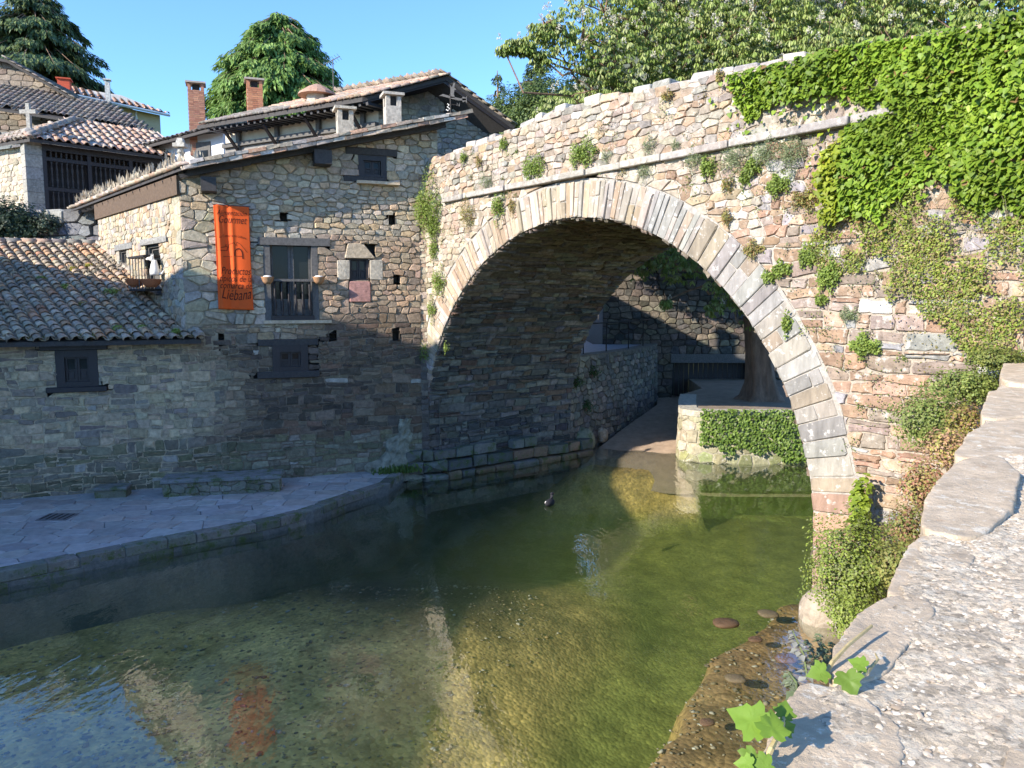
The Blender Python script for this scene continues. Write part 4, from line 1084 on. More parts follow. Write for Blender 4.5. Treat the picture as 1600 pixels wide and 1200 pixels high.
# footing blocks along the left abutment and round its front corner
fp = Path([FA.P(A_END - .6, 0, .12)[:2], FA.P(A_END - .02, 0, .25)[:2], FB.P(.2, 0, .25)[:2], FB.P(.42, 0, .1)[:2], FB.P(.42, 0, -BW)[:2], FB.P(.3, 0, -BW - .8)[:2]])
rf = random.Random(5)
for row, (z0, hgt, dd) in enumerate(((-.3, .42, .16), (.12, .34, .06), (.46, .3, .0))):
    u = 0.1
    while u < fp.L[-1] - .2:
        l = min(rf.uniform(.4, 1.0), fp.L[-1] - u)
        if row == 2 and rf.random() < .4: u += l; continue
        pts = [(u + .01, z0 + .01), (u + l - .01, z0 + .01), (u + l - .01, z0 + hgt - rf.uniform(0, .05)), (u + .01, z0 + hgt - rf.uniform(0, .05))]
        c = pal(rf, [(.16, .165, .13), (.13, .13, .12), (.20, .19, .17), (.26, .17, .11)])
        V, F = stone_geo(pts, fp, dd * .7 + rf.uniform(.03, .08), rf, back=-.2, rnd=.07, flat=.1, wob=.02)
        mesh('footing_stone', V, F, M_MOSSY, bridge, [tuple(c)] * len(V), smooth=False); u += l

# ---------------------------------------------------------------- behind the arch
# curved retaining wall
CWP = [FB.P(.14, 0, -BW - .02)[:2], (2.6, 24.75), (3.5, 26.0), (4.5, 27.6), (5.3, 29.2), (5.9, 30.9)]
cwall = Path(CWP, batter=.03)
curved = thing('curved_retaining_wall', 'curved dim rubble retaining wall seen through the arch', 'wall', (*CWP[1], 0))
rng = random.Random(51); LZ = 2.95
clC = cells((0, -.5), (cwall.L[-1], LZ), .34, .22, rect_keep([], (0, -.5), (cwall.L[-1], LZ)), rng, gap=.024)
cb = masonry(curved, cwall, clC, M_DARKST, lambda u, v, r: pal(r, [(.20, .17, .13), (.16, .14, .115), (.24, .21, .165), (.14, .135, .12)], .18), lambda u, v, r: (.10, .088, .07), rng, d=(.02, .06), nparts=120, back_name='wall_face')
# lane above it
lane_p = [tuple(p) for p in CWP] + [(3.5, 31), (3.5, 55), (-12, 55), (-12, 23.6)]
v, f = prism([(p[0] - .0, p[1], -1) for p in lane_p], [(p[0], p[1], LZ + .01) for p in lane_p]); v = [(x - .22, y + .16, z) for x, y, z in v]
mesh('upper_lane', v, f, M_PAVE, None, [(.22, .23, .25)] * len(v), kind='structure')
mb = MB()
for i in range(24):
    a, b = [cwall.P(cwall.L[-1] * t / 24, LZ, .04) for t in (i, i + 1)]; a2, b2 = [cwall.P(cwall.L[-1] * t / 24, LZ, -.5) for t in (i, i + 1)]
    P = [np.array([p[0], p[1], z]) for z in (LZ - .12, LZ + .04) for p in (a, b, b2, a2)]; mb.add(P, [(0, 1, 5, 4), (4, 5, 6, 7), (2, 3, 7, 6)], (.16, .14, .11))
mb.build('coping', M_DARKST, curved)
# railing
rail = thing('iron_railing', 'thin dark iron railing on top of the curved retaining wall', 'railing', (CWP[2][0] - .3, CWP[2][1] + .2, LZ))
prs = [np.array([p[0] - .28, p[1] + .22, LZ]) for p in CWP[1:]]
mb = MB(); mb.tube([p + np.array([0, 0, 1.02]) for p in prs], .025, 6); mb.build('top_rail', M_IRON, rail)
for p in prs: mb = MB(); mb.tube([p, p + np.array([0, 0, 1.02])], .022, 5); mb.build('post', M_IRON, rail)
# plaza block with rounded corner
BP = [(5.75, 26.2), (5.35, 24.6), (5.0, 23.0), (5.02, 22.5), (5.3, 22.15), (6.0, 21.95), (8.8, 21.9), (13, 21.6), (17, 21.6)]
bwall = Path(BP, batter=.05)
PZ = 1.5
quay = thing('ivy_quay_wall', 'low sunlit stone quay wall with rounded end behind the arch', 'wall', (6, 22, 0))
rng = random.Random(52)
clQ = cells((0, -.8), (bwall.L[-1], PZ - .14), .42, .26, rect_keep([], (0, -.8), (bwall.L[-1], PZ - .14)), rng, gap=.03)
masonry(quay, bwall, clQ, M_BRST, lambda u, v, r: pal(r, [(.40, .36, .27), (.36, .33, .22), (.44, .40, .31)], .1) if v > .35 else pal(r, [(.24, .25, .12), (.3, .28, .17)]) if v > -.08 else (.05, .06, .025), lambda u, v, r: (.40, .37, .28) if v > -.05 else (.05, .06, .025), rng, d=(.005, .03), nparts=80, back_name='wall_face')
mb = MB(); pts = [bwall.P(x, 0, 0) for x in np.linspace(0, bwall.L[-1], 60)]
for i in range(59):
    a, b = bwall.P(bwall.L[-1] * i / 59, PZ, .05), bwall.P(bwall.L[-1] * (i + 1) / 59, PZ, .05); a2, b2 = bwall.P(bwall.L[-1] * i / 59, PZ, -.5), bwall.P(bwall.L[-1] * (i + 1) / 59, PZ, -.5)
    for q, w_ in ((a, PZ + .03),): pass
    P = [np.array([p[0], p[1], z]) for z in (PZ - .14, PZ + .03) for p in (a, b, b2, a2)]
    mb.add(P, [(0, 1, 5, 4), (4, 5, 6, 7), (2, 3, 7, 6)], (.46, .42, .34))
mb.build('coping', M_BRST, quay)
pp = BP + [(17, 31.5), (7.2, 31.5), (6.9, 28)]
v, f = prism([(p[0] + .1, p[1] + .1, -1) for p in pp], [(p[0] + .1, p[1] + .1, PZ) for p in pp]); mesh('plaza_ground', v, f, M_EARTH, None, kind='structure')
# ramp down to the water
Lr = [(1.9, 23.0, -.9), (2.3, 23.6, -.15), (2.9, 24.6, .06), (3.8, 26.0, .35), (4.8, 27.6, .6), (5.6, 29.4, .75), (6.0, 31.4, .8)]
Rr = [(5.3, 21.9, -.9), (5.2, 22.7, -.18), (5.4, 23.6, .05), (5.8, 25.2, .35), (6.4, 27.2, .6), (7.4, 29.0, .75), (10, 31.4, .8)]
V = []; F = []
for i, (a, b) in enumerate(zip(Lr, Rr)):
    for k in range(9):
        t_ = k / 8; V.append([a[j] * (1 - t_) + b[j] * t_ for j in range(3)]); V[-1][2] += .04 * math.sin(i * 2.1 + k * 1.7)
for i in range(len(Lr) - 1):
    for k in range(8): F.append((i * 9 + k, i * 9 + k + 1, (i + 1) * 9 + k + 1, (i + 1) * 9 + k))
mesh('river_ramp', V, F, mat('pale_sand', color=(.36, .27, .20), attr=False, var=.2, vscale=4, bump=.5, bscale=20, bdist=.03), None, smooth=True, kind='structure')
# boulders by the foot of the wall
def boulder(name, label, c, r, col, seed, m=M_MOSSY, cat='boulder', parent=None, group=None):
    rg = random.Random(seed); V = []; F = []; nu, nv = 14, 9
    ph = [(rg.uniform(.5, 2.2), rg.uniform(0, 6), rg.uniform(.5, 2.2), rg.uniform(0, 6)) for _ in range(4)]
    for j in range(nv + 1):
        b = math.pi * j / nv
        for i in range(nu):
            a = 2 * math.pi * i / nu; k = 1 + .05 * sum(math.sin(p * a * 1 + q) * math.sin(s * b + t) for p, q, s, t in [(round(p), q, s, t) for p, q, s, t in ph]) * 1.6
            sx = abs(math.cos(a)) ** .8 * (1 if math.cos(a) > 0 else -1); sy = abs(math.sin(a)) ** .8 * (1 if math.sin(a) > 0 else -1)
            V.append((c[0] + r[0] * k * sx * math.sin(b) ** .75, c[1] + r[1] * k * sy * math.sin(b) ** .75, c[2] + r[2] * k * (abs(math.cos(b)) ** .8 * (1 if math.cos(b) > 0 else -1))))
    for j in range(nv):
        for i in range(nu): F.append((j * nu + i, (j + 1) * nu + i, (j + 1) * nu + (i + 1) % nu, j * nu + (i + 1) % nu))
    o = mesh(name, V, F, m, parent, [col] * len(V), smooth=True)
    if label: tag(o, label, cat, group)
    return o
p = onz(908, 700, .08); boulder('boulder', 'large smooth grey-green boulder at the water edge under the arch', (p[0] + .05, p[1] + .1, .32), (.42, .3, .37), (.26, .24, .16), 3)
p = onz(941, 690, .1); boulder('boulder', 'small sunlit round boulder at the foot of the curved wall', (p[0], p[1] + .15, .27), (.2, .19, .25), (.45, .33, .22), 4, m=M_BRST)
# building beyond with the dark gateway
FG = Fr((3.65, 31.0), 0.0)
gar = thing('gateway_building', 'dim rubble building with a wide dark gateway seen through the arch', 'building', (8, 31, PZ))
DOOR = (FG.pix(1050, 600)[0], .5, FG.pix(1172, 600)[0], FG.pix(1100, 567)[1]); BEAM = (DOOR[0] - .1, DOOR[3], DOOR[2] + .15, FG.pix(1100, 553)[1])
rng = random.Random(53)
clG = cells((0, .3), (11.5, 8.6), .38, .26, rect_keep([DOOR, BEAM], (0, .3), (11.5, 8.6)), rng, gap=.03)
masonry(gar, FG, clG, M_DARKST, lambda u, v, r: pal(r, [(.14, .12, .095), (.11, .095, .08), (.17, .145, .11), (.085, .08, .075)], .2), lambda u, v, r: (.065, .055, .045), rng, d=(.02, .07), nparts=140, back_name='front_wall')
beam(FG, BEAM, -.2, .1, 'gateway_beam', M_GREYW, gar, rb)
mb = MB(); u = DOOR[0]
while u < DOOR[2] - .1: mb = MB(); mb.fbox(FG, u + .01, .5, u + .19, DOOR[3] + .02, -.65, -.58); mb.build('gate_board', M_PAINT, gar); u += .2
mb = MB(); P = [FG.P(x, y, z) for z in (0.0, -.7) for x, y in ((DOOR[0], .3), (DOOR[2], .3), (DOOR[2], DOOR[3]), (DOOR[0], DOOR[3]))]
mb.add(P, [(1, 5, 6, 2), (2, 6, 7, 3), (3, 7, 4, 0)], (.08, .07, .06)); mb.add([FG.P(0, .3, 0), FG.P(0, .3, -8), FG.P(0, 8.6, -8), FG.P(0, 8.6, 0)], [(0, 1, 2, 3)], (.2, .17, .14))
mb.add([FG.P(0, 8.6, 0), FG.P(0, 8.6, -8), FG.P(11.5, 8.6, -8), FG.P(11.5, 8.6, 0)], [(0, 1, 2, 3)], (.2, .17, .14)); mb.build('side_walls', M_MORT, gar)
# far cream house at the end of the lane
far = thing('cream_house', 'pale cream house lit at the end of the lane behind the arch', 'house', (1.5, 46, LZ))
mb = MB(); mb.box((2.6, 48, 6.5), (6.5, 4, 7.4)); mb.build('wall', M_PLAST, far); slab([(-1.2, 45.4, 10.2), (6.4, 45.4, 10.2), (6.4, 50.5, 11.8), (-1.2, 50.5, 11.8)], .15, 'roof', M_TILE, far, (.4, .24, .16))

# ---------------------------------------------------------------- right bank: retaining wall, street, foreground parapet
pl0 = np.array([0.41, 1.16]); pdir = np.array([0.5615, 0.8275]); pn = np.array([pdir[1], -pdir[0]])     # pn points to the street
PTOP = 3.99
def pw(s, k, z): q = pl0 + pdir * s + pn * k; return np.array([q[0], q[1], z])
mb = MB(); P = [pw(s, k, z) for z in (-1.5, PTOP - .12) for s, k in ((-6, .14), (-6, .6), (14.5, .6), (14.5, .14))]
v, f = P, [(0, 1, 2, 3), (4, 7, 6, 5), (0, 4, 5, 1), (1, 5, 6, 2), (2, 6, 7, 3), (3, 7, 4, 0)]; mb.add(v, f, (.38, .34, .28))
par = thing('foreground_parapet', 'broad lichened stone parapet filling the lower right foreground', 'wall', pw(2, .3, PTOP - .9))
mb.build('core_wall', M_BRST, par)
mb = MB(); P = [pw(s, k, 2.95) for s, k in ((-8, .6), (16, .6), (16, 12), (-8, 12))]; mb.add(P, [(3, 2, 1, 0)], (.3, .3, .3)); o = mb.build('street', M_PAVE); o['kind'] = 'structure'
# mortared top, finely broken surface
def par_sheet():
    ed = [(1120, 1330), (1196, 1210), (1212, 1120), (1250, 1072), (1292, 1055), (1302, 1012), (1338, 964), (1383, 932), (1418, 852), (1442, 826), (1446, 780), (1470, 746), (1492, 715), (1510, 680), (1532, 655), (1546, 612), (1572, 585), (1600, 553)]
    pe = [onz(x, y, PTOP)[:2] - pl0 for x, y in ed]; se = [float(np.dot(p, pdir)) for p in pe]; ke = [float(np.dot(p, pn)) for p in pe]
    ss_ = np.concatenate([np.arange(-.6, 3.2, .012), np.arange(3.2, 13.5, .04)]); kk = np.concatenate([[0, 0.0005], np.linspace(0.004, .6, 46)])
    S, K = np.meshgrid(ss_, kk); K0 = np.interp(S, se, ke) + .012 + .006 * np.sin(S * 40) + .005 * np.sin(S * 93); K = K0 + K * (.62 - K0) / .6; q = pl0[None, None] + pdir * S[..., None] + pn * K[..., None]
    e = ss(0, .012, K - K0) * ss(.62, .59, K)
    X, Y = q[..., 0], q[..., 1]
    Z = PTOP - .12 + .10 * e + .006 * noise2(X, Y, 9, 1) + .005 * noise2(X, Y, 40, 2) * 1.0 + .003 * noise2(X, Y, 110, 9) + .012 * noise2(X, Y, 3, 3)
    Z[0] -= .6
    v = np.stack([X + .012 * noise2(X, Y, 15, 7), Y, Z], -1).reshape(-1, 3); ny, nx = X.shape; i = np.arange(nx * ny).reshape(ny, nx)
    f = np.stack([i[:-1, :-1], i[:-1, 1:], i[1:, 1:], i[1:, :-1]], -1).reshape(-1, 4); mesh_np('mortar_top', v, f, M_PARA, par, smooth=True)
par_sheet()
def aggregate(n):
    rs = np.random.RandomState(33); ico = np.array([(0, 0, 1), (.9, 0, .25), (.28, .86, .25), (-.73, .53, .25), (-.73, -.53, .25), (.28, -.86, .25)]); fc = np.array([(0, 1, 2), (0, 2, 3), (0, 3, 4), (0, 4, 5), (0, 5, 1)])
    S = -.5 + 4.5 * rs.rand(n) ** 1.3; K = rs.uniform(.1, .58, n); q = pl0[None] + pdir * S[:, None] + pn * K[:, None]; X, Y = q[:, 0], q[:, 1]
    Z = PTOP - .02 + .006 * noise2(X, Y, 9, 1) + .012 * noise2(X, Y, 3, 3) - .003; s = np.clip(np.exp(rs.normal(-5.6, .45, n)), .0015, .012) * (1 + .25 * S.clip(0)); a = rs.uniform(0, 6.28, n)
    P = ico[None] * (1 + rs.uniform(-.3, .3, (n, 6, 1))) * np.stack([s * 1.2, s * .85, s * rs.uniform(.3, .7, n)], -1)[:, None, :]; c, d = np.cos(a)[:, None], np.sin(a)[:, None]
    Q = np.stack([P[..., 0] * c - P[..., 1] * d, P[..., 0] * d + P[..., 1] * c, P[..., 2]], -1) + np.stack([X, Y, Z], -1)[:, None, :]
    pc = np.array([(.62, .51, .37), (.68, .59, .45), (.52, .41, .29), (.74, .67, .53), (.40, .30, .2)])[rs.choice(5, n, p=[.35, .25, .2, .12, .08])]
    mesh_np('aggregate', Q.reshape(-1, 3), (fc[None] + np.arange(n)[:, None, None] * 6).reshape(-1, 3), M_PEB, par, np.repeat(pc, 6, 0), False, 'stuff')
aggregate(26000)
SL = [([(1180, 1230), (1212, 1112), (1255, 1066), (1330, 1072), (1402, 1130), (1412, 1180), (1385, 1230)], .004),
      ([(1296, 1062), (1304, 1012), (1340, 962), (1384, 934), (1440, 930), (1462, 958), (1425, 1000), (1385, 1048), (1335, 1068)], .003),
      ([(1383, 926), (1420, 852), (1446, 834), (1502, 842), (1524, 868), (1485, 922), (1440, 934)], .004),
      ([(1443, 824), (1446, 780), (1472, 744), (1505, 718), (1560, 708), (1592, 738), (1582, 790), (1542, 828), (1500, 833)], .024),
      ([(1490, 716), (1512, 678), (1545, 660), (1605, 650), (1660, 690), (1600, 708)], .01),
      ([(1532, 655), (1546, 612), (1600, 598), (1650, 610), (1640, 648)], .012),
      ([(1560, 602), (1572, 560), (1600, 545), (1650, 552), (1640, 596)], .05),
      ([(1560, 1230), (1580, 1150), (1650, 1130), (1700, 1180), (1680, 1240)], .005)]
for i, (px, hgt) in enumerate(SL):
    z = PTOP + hgt - .02; P = [onz(x, y, z)[:2] for x, y in px]; c = np.mean(P, 0); rs2 = np.random.RandomState(60 + i)
    na = 180; th = np.linspace(-math.pi, math.pi, na, endpoint=False); rr = np.zeros(na)
    for q, a in enumerate(th):
        dx, dy = math.cos(a), math.sin(a)
        for p1, p2 in zip(P, P[1:] + P[:1]):
            e1 = p2 - p1; den = dx * e1[1] - dy * e1[0]
            if abs(den) < 1e-12: continue
            w0 = p1 - c; t_ = (w0[0] * e1[1] - w0[1] * e1[0]) / den; u_ = (w0[0] * dy - w0[1] * dx) / den
            if t_ > 0 and -1e-6 <= u_ <= 1 + 1e-6: rr[q] = max(rr[q], t_)
    for _ in range(2): rr = (np.roll(rr, 1) + rr * 2 + np.roll(rr, -1)) / 4
    big = rr.mean(); rr = rr * (1.02 + .015 * np.sin(th * 9 + i) + .012 * np.sin(th * 23 + 2 * i) + rs2.uniform(-.01, .01, na))
    fr_ = [0, .15, .3, .45, .6, .72, .82, .9, .95, .985, 1.0, 1.005, 1.0]; dz = [0, 0, 0, 0, 0, 0, 0, 0, -.0005, -.0015, -.005, -.02, -.1]
    V = []; F = []
    for a, d in zip(fr_, dz):
        X = c[0] + rr * a * np.cos(th); Y = c[1] + rr * a * np.sin(th)
        Z = z + d * (1 + .4 * np.sin(th * 5 + i)) + .004 * noise2(X, Y, 12, i) + .0022 * noise2(X, Y, 60, i + 3) + .006 * noise2(X, Y, 4, i + 8)
        V += [tuple(q) for q in np.stack([X, Y, Z], -1)]
    for j in range(len(fr_) - 1):
        for k in range(na): F.append((j * na + k, j * na + (k + 1) % na, (j + 1) * na + (k + 1) % na, (j + 1) * na + k))
    mesh('coping_slab', V, F, M_SLAB, par, smooth=True)

# ---------------------------------------------------------------- benches and the lime mound on the quay
bench = thing('stone_bench', 'long grey stone bench with slab seat against the house wall', 'bench', onz(345, 772, TZ))
b0, b1 = onz(255, 777, TZ), onz(437, 768, TZ); FBn = Fr((b0[0], b0[1]), math.atan2(b1[1] - b0[1], b1[0] - b0[0])); bl = np.linalg.norm(b1[:2] - b0[:2])
hb = FBn.pix(300, 748)[1]; rng = random.Random(71)
mb = MB(); mb.fbox(FBn, 0, TZ - .05, bl, hb - .09, -.62, -.03, (.20, .20, .15)); bb = mb.build('bench_base', M_MOSSY, bench)
cl = cells((0, TZ - .03), (bl, hb - .09), .3, .16, rect_keep([], (0, TZ - .03), (bl, hb - .09)), rng, gap=.016)
masonry(bb, FBn, cl, M_MOSSY, lambda u, v, r: pal(r, [(.22, .215, .17), (.18, .18, .14), (.25, .24, .2)]), None, rng, d=(.0, .02), nparts=60, backd=None)
FBe = Fr(FBn.P(bl, 0, 0)[:2], FBn.a + math.pi / 2); cl = cells((0, TZ - .03), (.6, hb - .09), .3, .16, rect_keep([], (0, TZ - .03), (.6, hb - .09)), rng, gap=.016)
masonry(bb, FBe, cl, M_MOSSY, lambda u, v, r: pal(r, [(.22, .215, .17), (.18, .18, .14)]), None, rng, d=(.0, .02), nparts=20, backd=None)
mb = MB(); mb.fbox(FBn, -.06, hb - .088, bl + .05, hb, -.66, .06, (.22, .225, .22)); o = mb.build('seat_slab', M_MOSSY, bench); bv = o.modifiers.new('bevel', 'BEVEL'); bv.width = .015
sb = thing('stone_step', 'small low stone block step against the wall left of the bench', 'step', onz(172, 777, TZ))
s0, s1 = onz(148, 779, TZ), onz(197, 777, TZ); FSt = Fr((s0[0], s0[1]), math.atan2(s1[1] - s0[1], s1[0] - s0[0])); sl = np.linalg.norm(s1[:2] - s0[:2]); hs = FSt.pix(170, 762)[1]
mb = MB(); mb.fbox(FSt, 0, TZ - .05, sl, hs - .07, -.4, 0, (.18, .18, .13)); mb.build('base_stone', M_MOSSY, sb)
mb = MB(); mb.fbox(FSt, -.03, hs - .068, sl + .03, hs, -.42, .03, (.2, .205, .19)); o = mb.build('top_slab', M_MOSSY, sb); bv = o.modifiers.new('bevel', 'BEVEL'); bv.width = .012
# lime deposit spilling down at the corner
lv = []; lf = []; nu, nv = 44, 44
for j in range(nv + 1):
    for i in range(nu + 1):
        a = -1 + 2 * i / nu; t_ = j / nv
        half = (.20 + .8 * (1 - t_) ** 1.8) * (1 + .25 * math.sin(t_ * 17 + a * 3)); uu = A_END - .42 + a * half - .45 * (1 - t_); z = TZ - .25 + 1.6 * t_
        dd = -.05 + (.34 * (1 - t_) ** 1.6 + .10) * (1 - a * a) ** .6 + .06 * float(noise2(np.array(uu), np.array(z), 6, 3)) + .035 * float(noise2(np.array(uu), np.array(z), 20, 4))
        lv.append(FA.P(uu, z, dd))
for j in range(nv):
    for i in range(nu): lf.append((j * (nu + 1) + i, j * (nu + 1) + i + 1, (j + 1) * (nu + 1) + i + 1, (j + 1) * (nu + 1) + i))
o = mesh('lime_deposit', lv, lf, M_CALC, None, smooth=True); tag(o, 'pale grey-green lime crust spilling down the wall foot beside the bridge', 'mineral deposit')

# ---------------------------------------------------------------- the larger house behind
zK = aty(566, 152, 27.0)[2]
K = aty(566, 152, 27.0); AX = aty(697, 119, 28.0); RX = aty(804, 197, 28.8)
FARK = onz(308, 196, zK); eb = FARK - K; leb = np.linalg.norm(eb); eb /= leb
tall = thing('tall_stone_house', 'larger rubble house behind with brown tiled roof and stone gable', 'house', (-2.5, 29, 4))
FR_, RR_ = AX + eb * leb * .82, RX + eb * leb
rt = slab([K, AX, FR_, FARK], .14, 'roof', M_WOOD, tall); slab([AX, RX, RR_, FR_], .14, 'right_roof', M_WOOD, tall)
gB = (AX - K); lgB = np.linalg.norm(gB); gB /= lgB
def inB(a, b): return a < leb - (leb * .18) * b / lgB
tile_roof(rt, K, eb, gB, leb, lgB + .1, lambda a, b, r: pal(r, [(.40, .25, .17), (.34, .24, .18), (.44, .32, .24), (.29, .24, .2)]) if a < 3.5 + b * 2 else pal(r, [(.19, .17, .15), (.24, .21, .18), (.16, .145, .13)]), 33, pitch=.26, expo=.36, inside=inB, nparts=120)
gR = (AX - RX); lgR = np.linalg.norm(gR); gR /= lgR
tile_roof(rt, RX + eb * .0, eb, gR, 5.0, lgR, lambda a, b, r: pal(r, [(.24, .21, .18), (.30, .24, .19), (.18, .16, .14)]), 34, pitch=.26, expo=.36, nparts=40)
# verge rows and boards
mb = MB(); mb.bar(K + gB * .1 + eb * .12 - np.array([0, 0, .17]), AX + eb * .12 - np.array([0, 0, .17]), .1, .1); mb.build('verge_board', M_PAINT, tall)
mb = MB(); mb.bar(RX + eb * .12 - np.array([0, 0, .17]), AX + eb * .12 - np.array([0, 0, .17]), .1, .1); mb.build('verge_board', M_PAINT, tall)
FT = Fr((K + eb * 0.0 - np.array([0, 0, 0]))[:2], math.atan2((RX - K)[1], (RX - K)[0])); FT.o = FT.o - FT.N * .95
u_k = 0.7; u_r = FT.pix(801, 200)[0] - .55; ua, va = FT.pix(697, 128)
WT1 = R(FT, 694, 153, 706, 177); WT2 = R(FT, 766, 185, 774, 206)
l1, l2 = line_hp((0.0, zK - .15), (ua, AX[2] - .12)), line_hp((ua, AX[2] - .12), (u_r + .6, RX[2] - .05))
rkT = rect_keep([WT1, WT2], (u_k, 5.0), (u_r, 13.5)); rng = random.Random(81)
def keepT(u, v):
    h = rkT(u, v)
    if h is None or l1[0] * u + l1[1] * v > l1[2] or l2[0] * u + l2[1] * v > l2[2]: return None
    return h + [l1, l2]
clT = cells((u_k, 5.0), (u_r, 13.5), .34, .21, keepT, rng, gap=.03)
masonry(tall, FT, clT, M_STONE, lambda u, v, r: pal(r, [(.27, .25, .22), (.31, .28, .24), (.23, .22, .205), (.34, .29, .23)]), lambda u, v, r: (.26, .235, .195), rng, d=(.02, .06), nparts=180, back_name='gable_wall')
window(FT, WT1, 'small dark window high in the gable behind', tall, cols=1, depth=.1, fw=.05); window(FT, WT2, 'small window with open shutter near the right roof edge', tall, cols=1, depth=.1, fw=.05)
mb = MB(); mb.fbox(FT, WT2[2] + .02, WT2[1], WT2[2] + .28, WT2[3], .05, .09); mb.build('open_shutter', M_GREYW, tall)
FT_side = Fr((FT.P(u_k, 0, 0) + eb * (leb - .5))[:2], math.atan2(-eb[1], -eb[0])); LT = leb - .5
mb = MB(); mb.fbox(FT_side, 0, 4.5, LT, zK - .1, -.3, 0); mb.build('plaster_wall', M_PLAST, tall)
mb = MB(); mb.fbox(FT_side, 0, 4.5, LT * .62, zK - .75, .002, .05); mb.build('grey_wall_panel', mat('grey_render', color=(.22, .21, .2), attr=False, var=.2, vscale=3, bump=.4), tall)
for k in range(4):
    u = LT * (.10 + .27 * k); mb = MB(); mb.fbox(FT_side, u, zK - 2.6, u + .18, zK - .15, .051, .16); mb.build('timber_post', M_GREYW, tall)
    mb = MB(); a = FT_side.P(u + .09, zK - .9, .16); mb.bar(a, FT_side.P(u + .09, zK - .25, .8), .09, .1, up=(1, 0, 0)); mb.build('bracket', M_PAINT, tall)
mb = MB(); mb.fbox(FT_side, 0, zK - .74, LT, zK - .58, .0, .2); mb.build('wall_beam', M_GREYW, tall)
mb = MB(); mb.fbox(FT_side, LT * .12, zK - 2.2, LT * .26, zK - 1.2, .052, .07); mb.build('window', M_GLASS, tall)
mb = MB(); mb.fbox(FT_side, LT * .36, zK - 1.9, LT * .46, zK - 1.3, .052, .07); mb.build('window', M_GLASS, tall)
for k in range(26):
    u = .3 + k * (LT + .4) / 26; mb = MB(); mb.bar(FT_side.P(u, zK - .14, -.1), FT_side.P(u, zK - .2, 1.05), .1, .1, up=(1, 0, .2)); mb.build('rafter', M_PAINT, tall)
# roof turret
def chimney(label, x0, y0, x1, y1, Y, base_drop, m, col, cap='slab', brick=False, open_top=True):
    p0, p1 = aty(x0, y1, Y), aty(x1, y0, Y); wdt = p1[0] - p0[0]; cx, cy = (p0[0] + p1[0]) / 2, Y + wdt * .4
    zt, zb = p1[2], p0[2] - base_drop
    t = thing('chimney', label, 'chimney', (cx, cy, zb)); ax = (np.array([math.cos(.35), math.sin(.35), 0]), np.array([-math.sin(.35), math.cos(.35), 0]), np.array([0, 0, 1.]))
    w_ = wdt * .78; hh = .32 if open_top else .0
    if brick:
        mb = MB(); H = zt - hh - zb; nc = int(H / .075); rg = random.Random(int(x0))
        mb.box((cx, cy, zb + H / 2), (w_ - .02, w_ - .02, H), ax, (.45, .38, .32)); core = mb.build('shaft', M_BRICK, t)
        mb = MB()
        for j in range(nc):
            z = zb + (j + .5) * H / nc
            for sd_ in range(4):
                dx = ax[0] if sd_ % 2 == 0 else ax[1]; nx = (ax[1] if sd_ % 2 == 0 else ax[0]) * (-1 if sd_ < 2 else 1)
                nb = 3
                for i in range(nb):
                    o = (i + .5) / nb - .5 + (.08 if j % 2 else -.08) / nb; c_ = np.array([cx, cy, z]) + dx * o * w_ * .97 + nx * (w_ / 2 - .01)
                    mb.box(c_, (w_ / nb - .012, .03, H / nc - .012), (dx, nx, ax[2]), tuple(pal(rg, [(col[0], col[1], col[2]), (col[0] * .85, col[1] * .8, col[2] * .8), (col[0] * 1.1, col[1] * 1.15, col[2] * 1.1)], .08)))
        mb.build('bricks', M_BRICK, t, kind='stuff')
    else:
        mb = MB(); mb.box((cx, cy, (zt - hh + zb) / 2), (w_, w_, zt - hh - zb), ax, col); mb.build('shaft', m, t)
    if open_top:
        for i, j in ((-1, -1), (1, -1), (1, 1), (-1, 1)):
            mb = MB(); c_ = np.array([cx, cy, zt - hh / 2 - .03]) + ax[0] * i * (w_ / 2 - .06) + ax[1] * j * (w_ / 2 - .06); mb.box(c_, (.12, .12, hh - .06), ax, col); mb.build('cap_pier', m, t)
        mb = MB(); mb.box((cx, cy, zt - hh / 2 - .03), (w_ * .45, w_ * .45, hh - .06), ax, (.04, .04, .04)); mb.build('flue', m, t)
    mb = MB(); mb.box((cx, cy, zt), (w_ + .16, w_ + .16, .07), ax, tuple(min(1, c * 1.05) for c in col) if not brick else (.42, .36, .3)); mb.build('cap', m, t)
    return t
chimney('tall brick chimney with open cap against the sky, left of the conifer', 289, 128, 316, 205, 33.5, 1.0, M_BRICK, (.42, .20, .13), brick=True)
chimney('orange brick chimney in front of the bright green conifer', 380, 123, 408, 178, 31.5, .6, M_BRICK, (.50, .22, .12), brick=True)
chimney('short pale rendered chimney behind the long tiled verge', 521, 168, 551, 212, 21.5, .8, M_STONE, (.42, .38, .31))
chimney('taller pale rendered chimney standing right of the short one', 596, 146, 626, 196, 21.8, .8, M_STONE, (.44, .40, .34))
# small tiled roof turret
tp = aty(496, 150, 29.5); tur = thing('roof_turret', 'small tile-capped turret on the ridge of the house behind', 'turret', (tp[0], tp[1], tp[2] - .5))
mb = MB(); mb.lathe(tp - np.array([0, 0, .6]), [(.42, 0), (.42, .62)], 8, (.45, .40, .33)); mb.build('turret_wall', M_STONE, tur)
mb = MB(); mb.lathe(tp + np.array([0, 0, .0]), [(.72, 0), (.66, .1), (.35, .3), (.08, .42)], 14, (.40, .24, .17)); mb.build('turret_cap', M_TILE, tur)
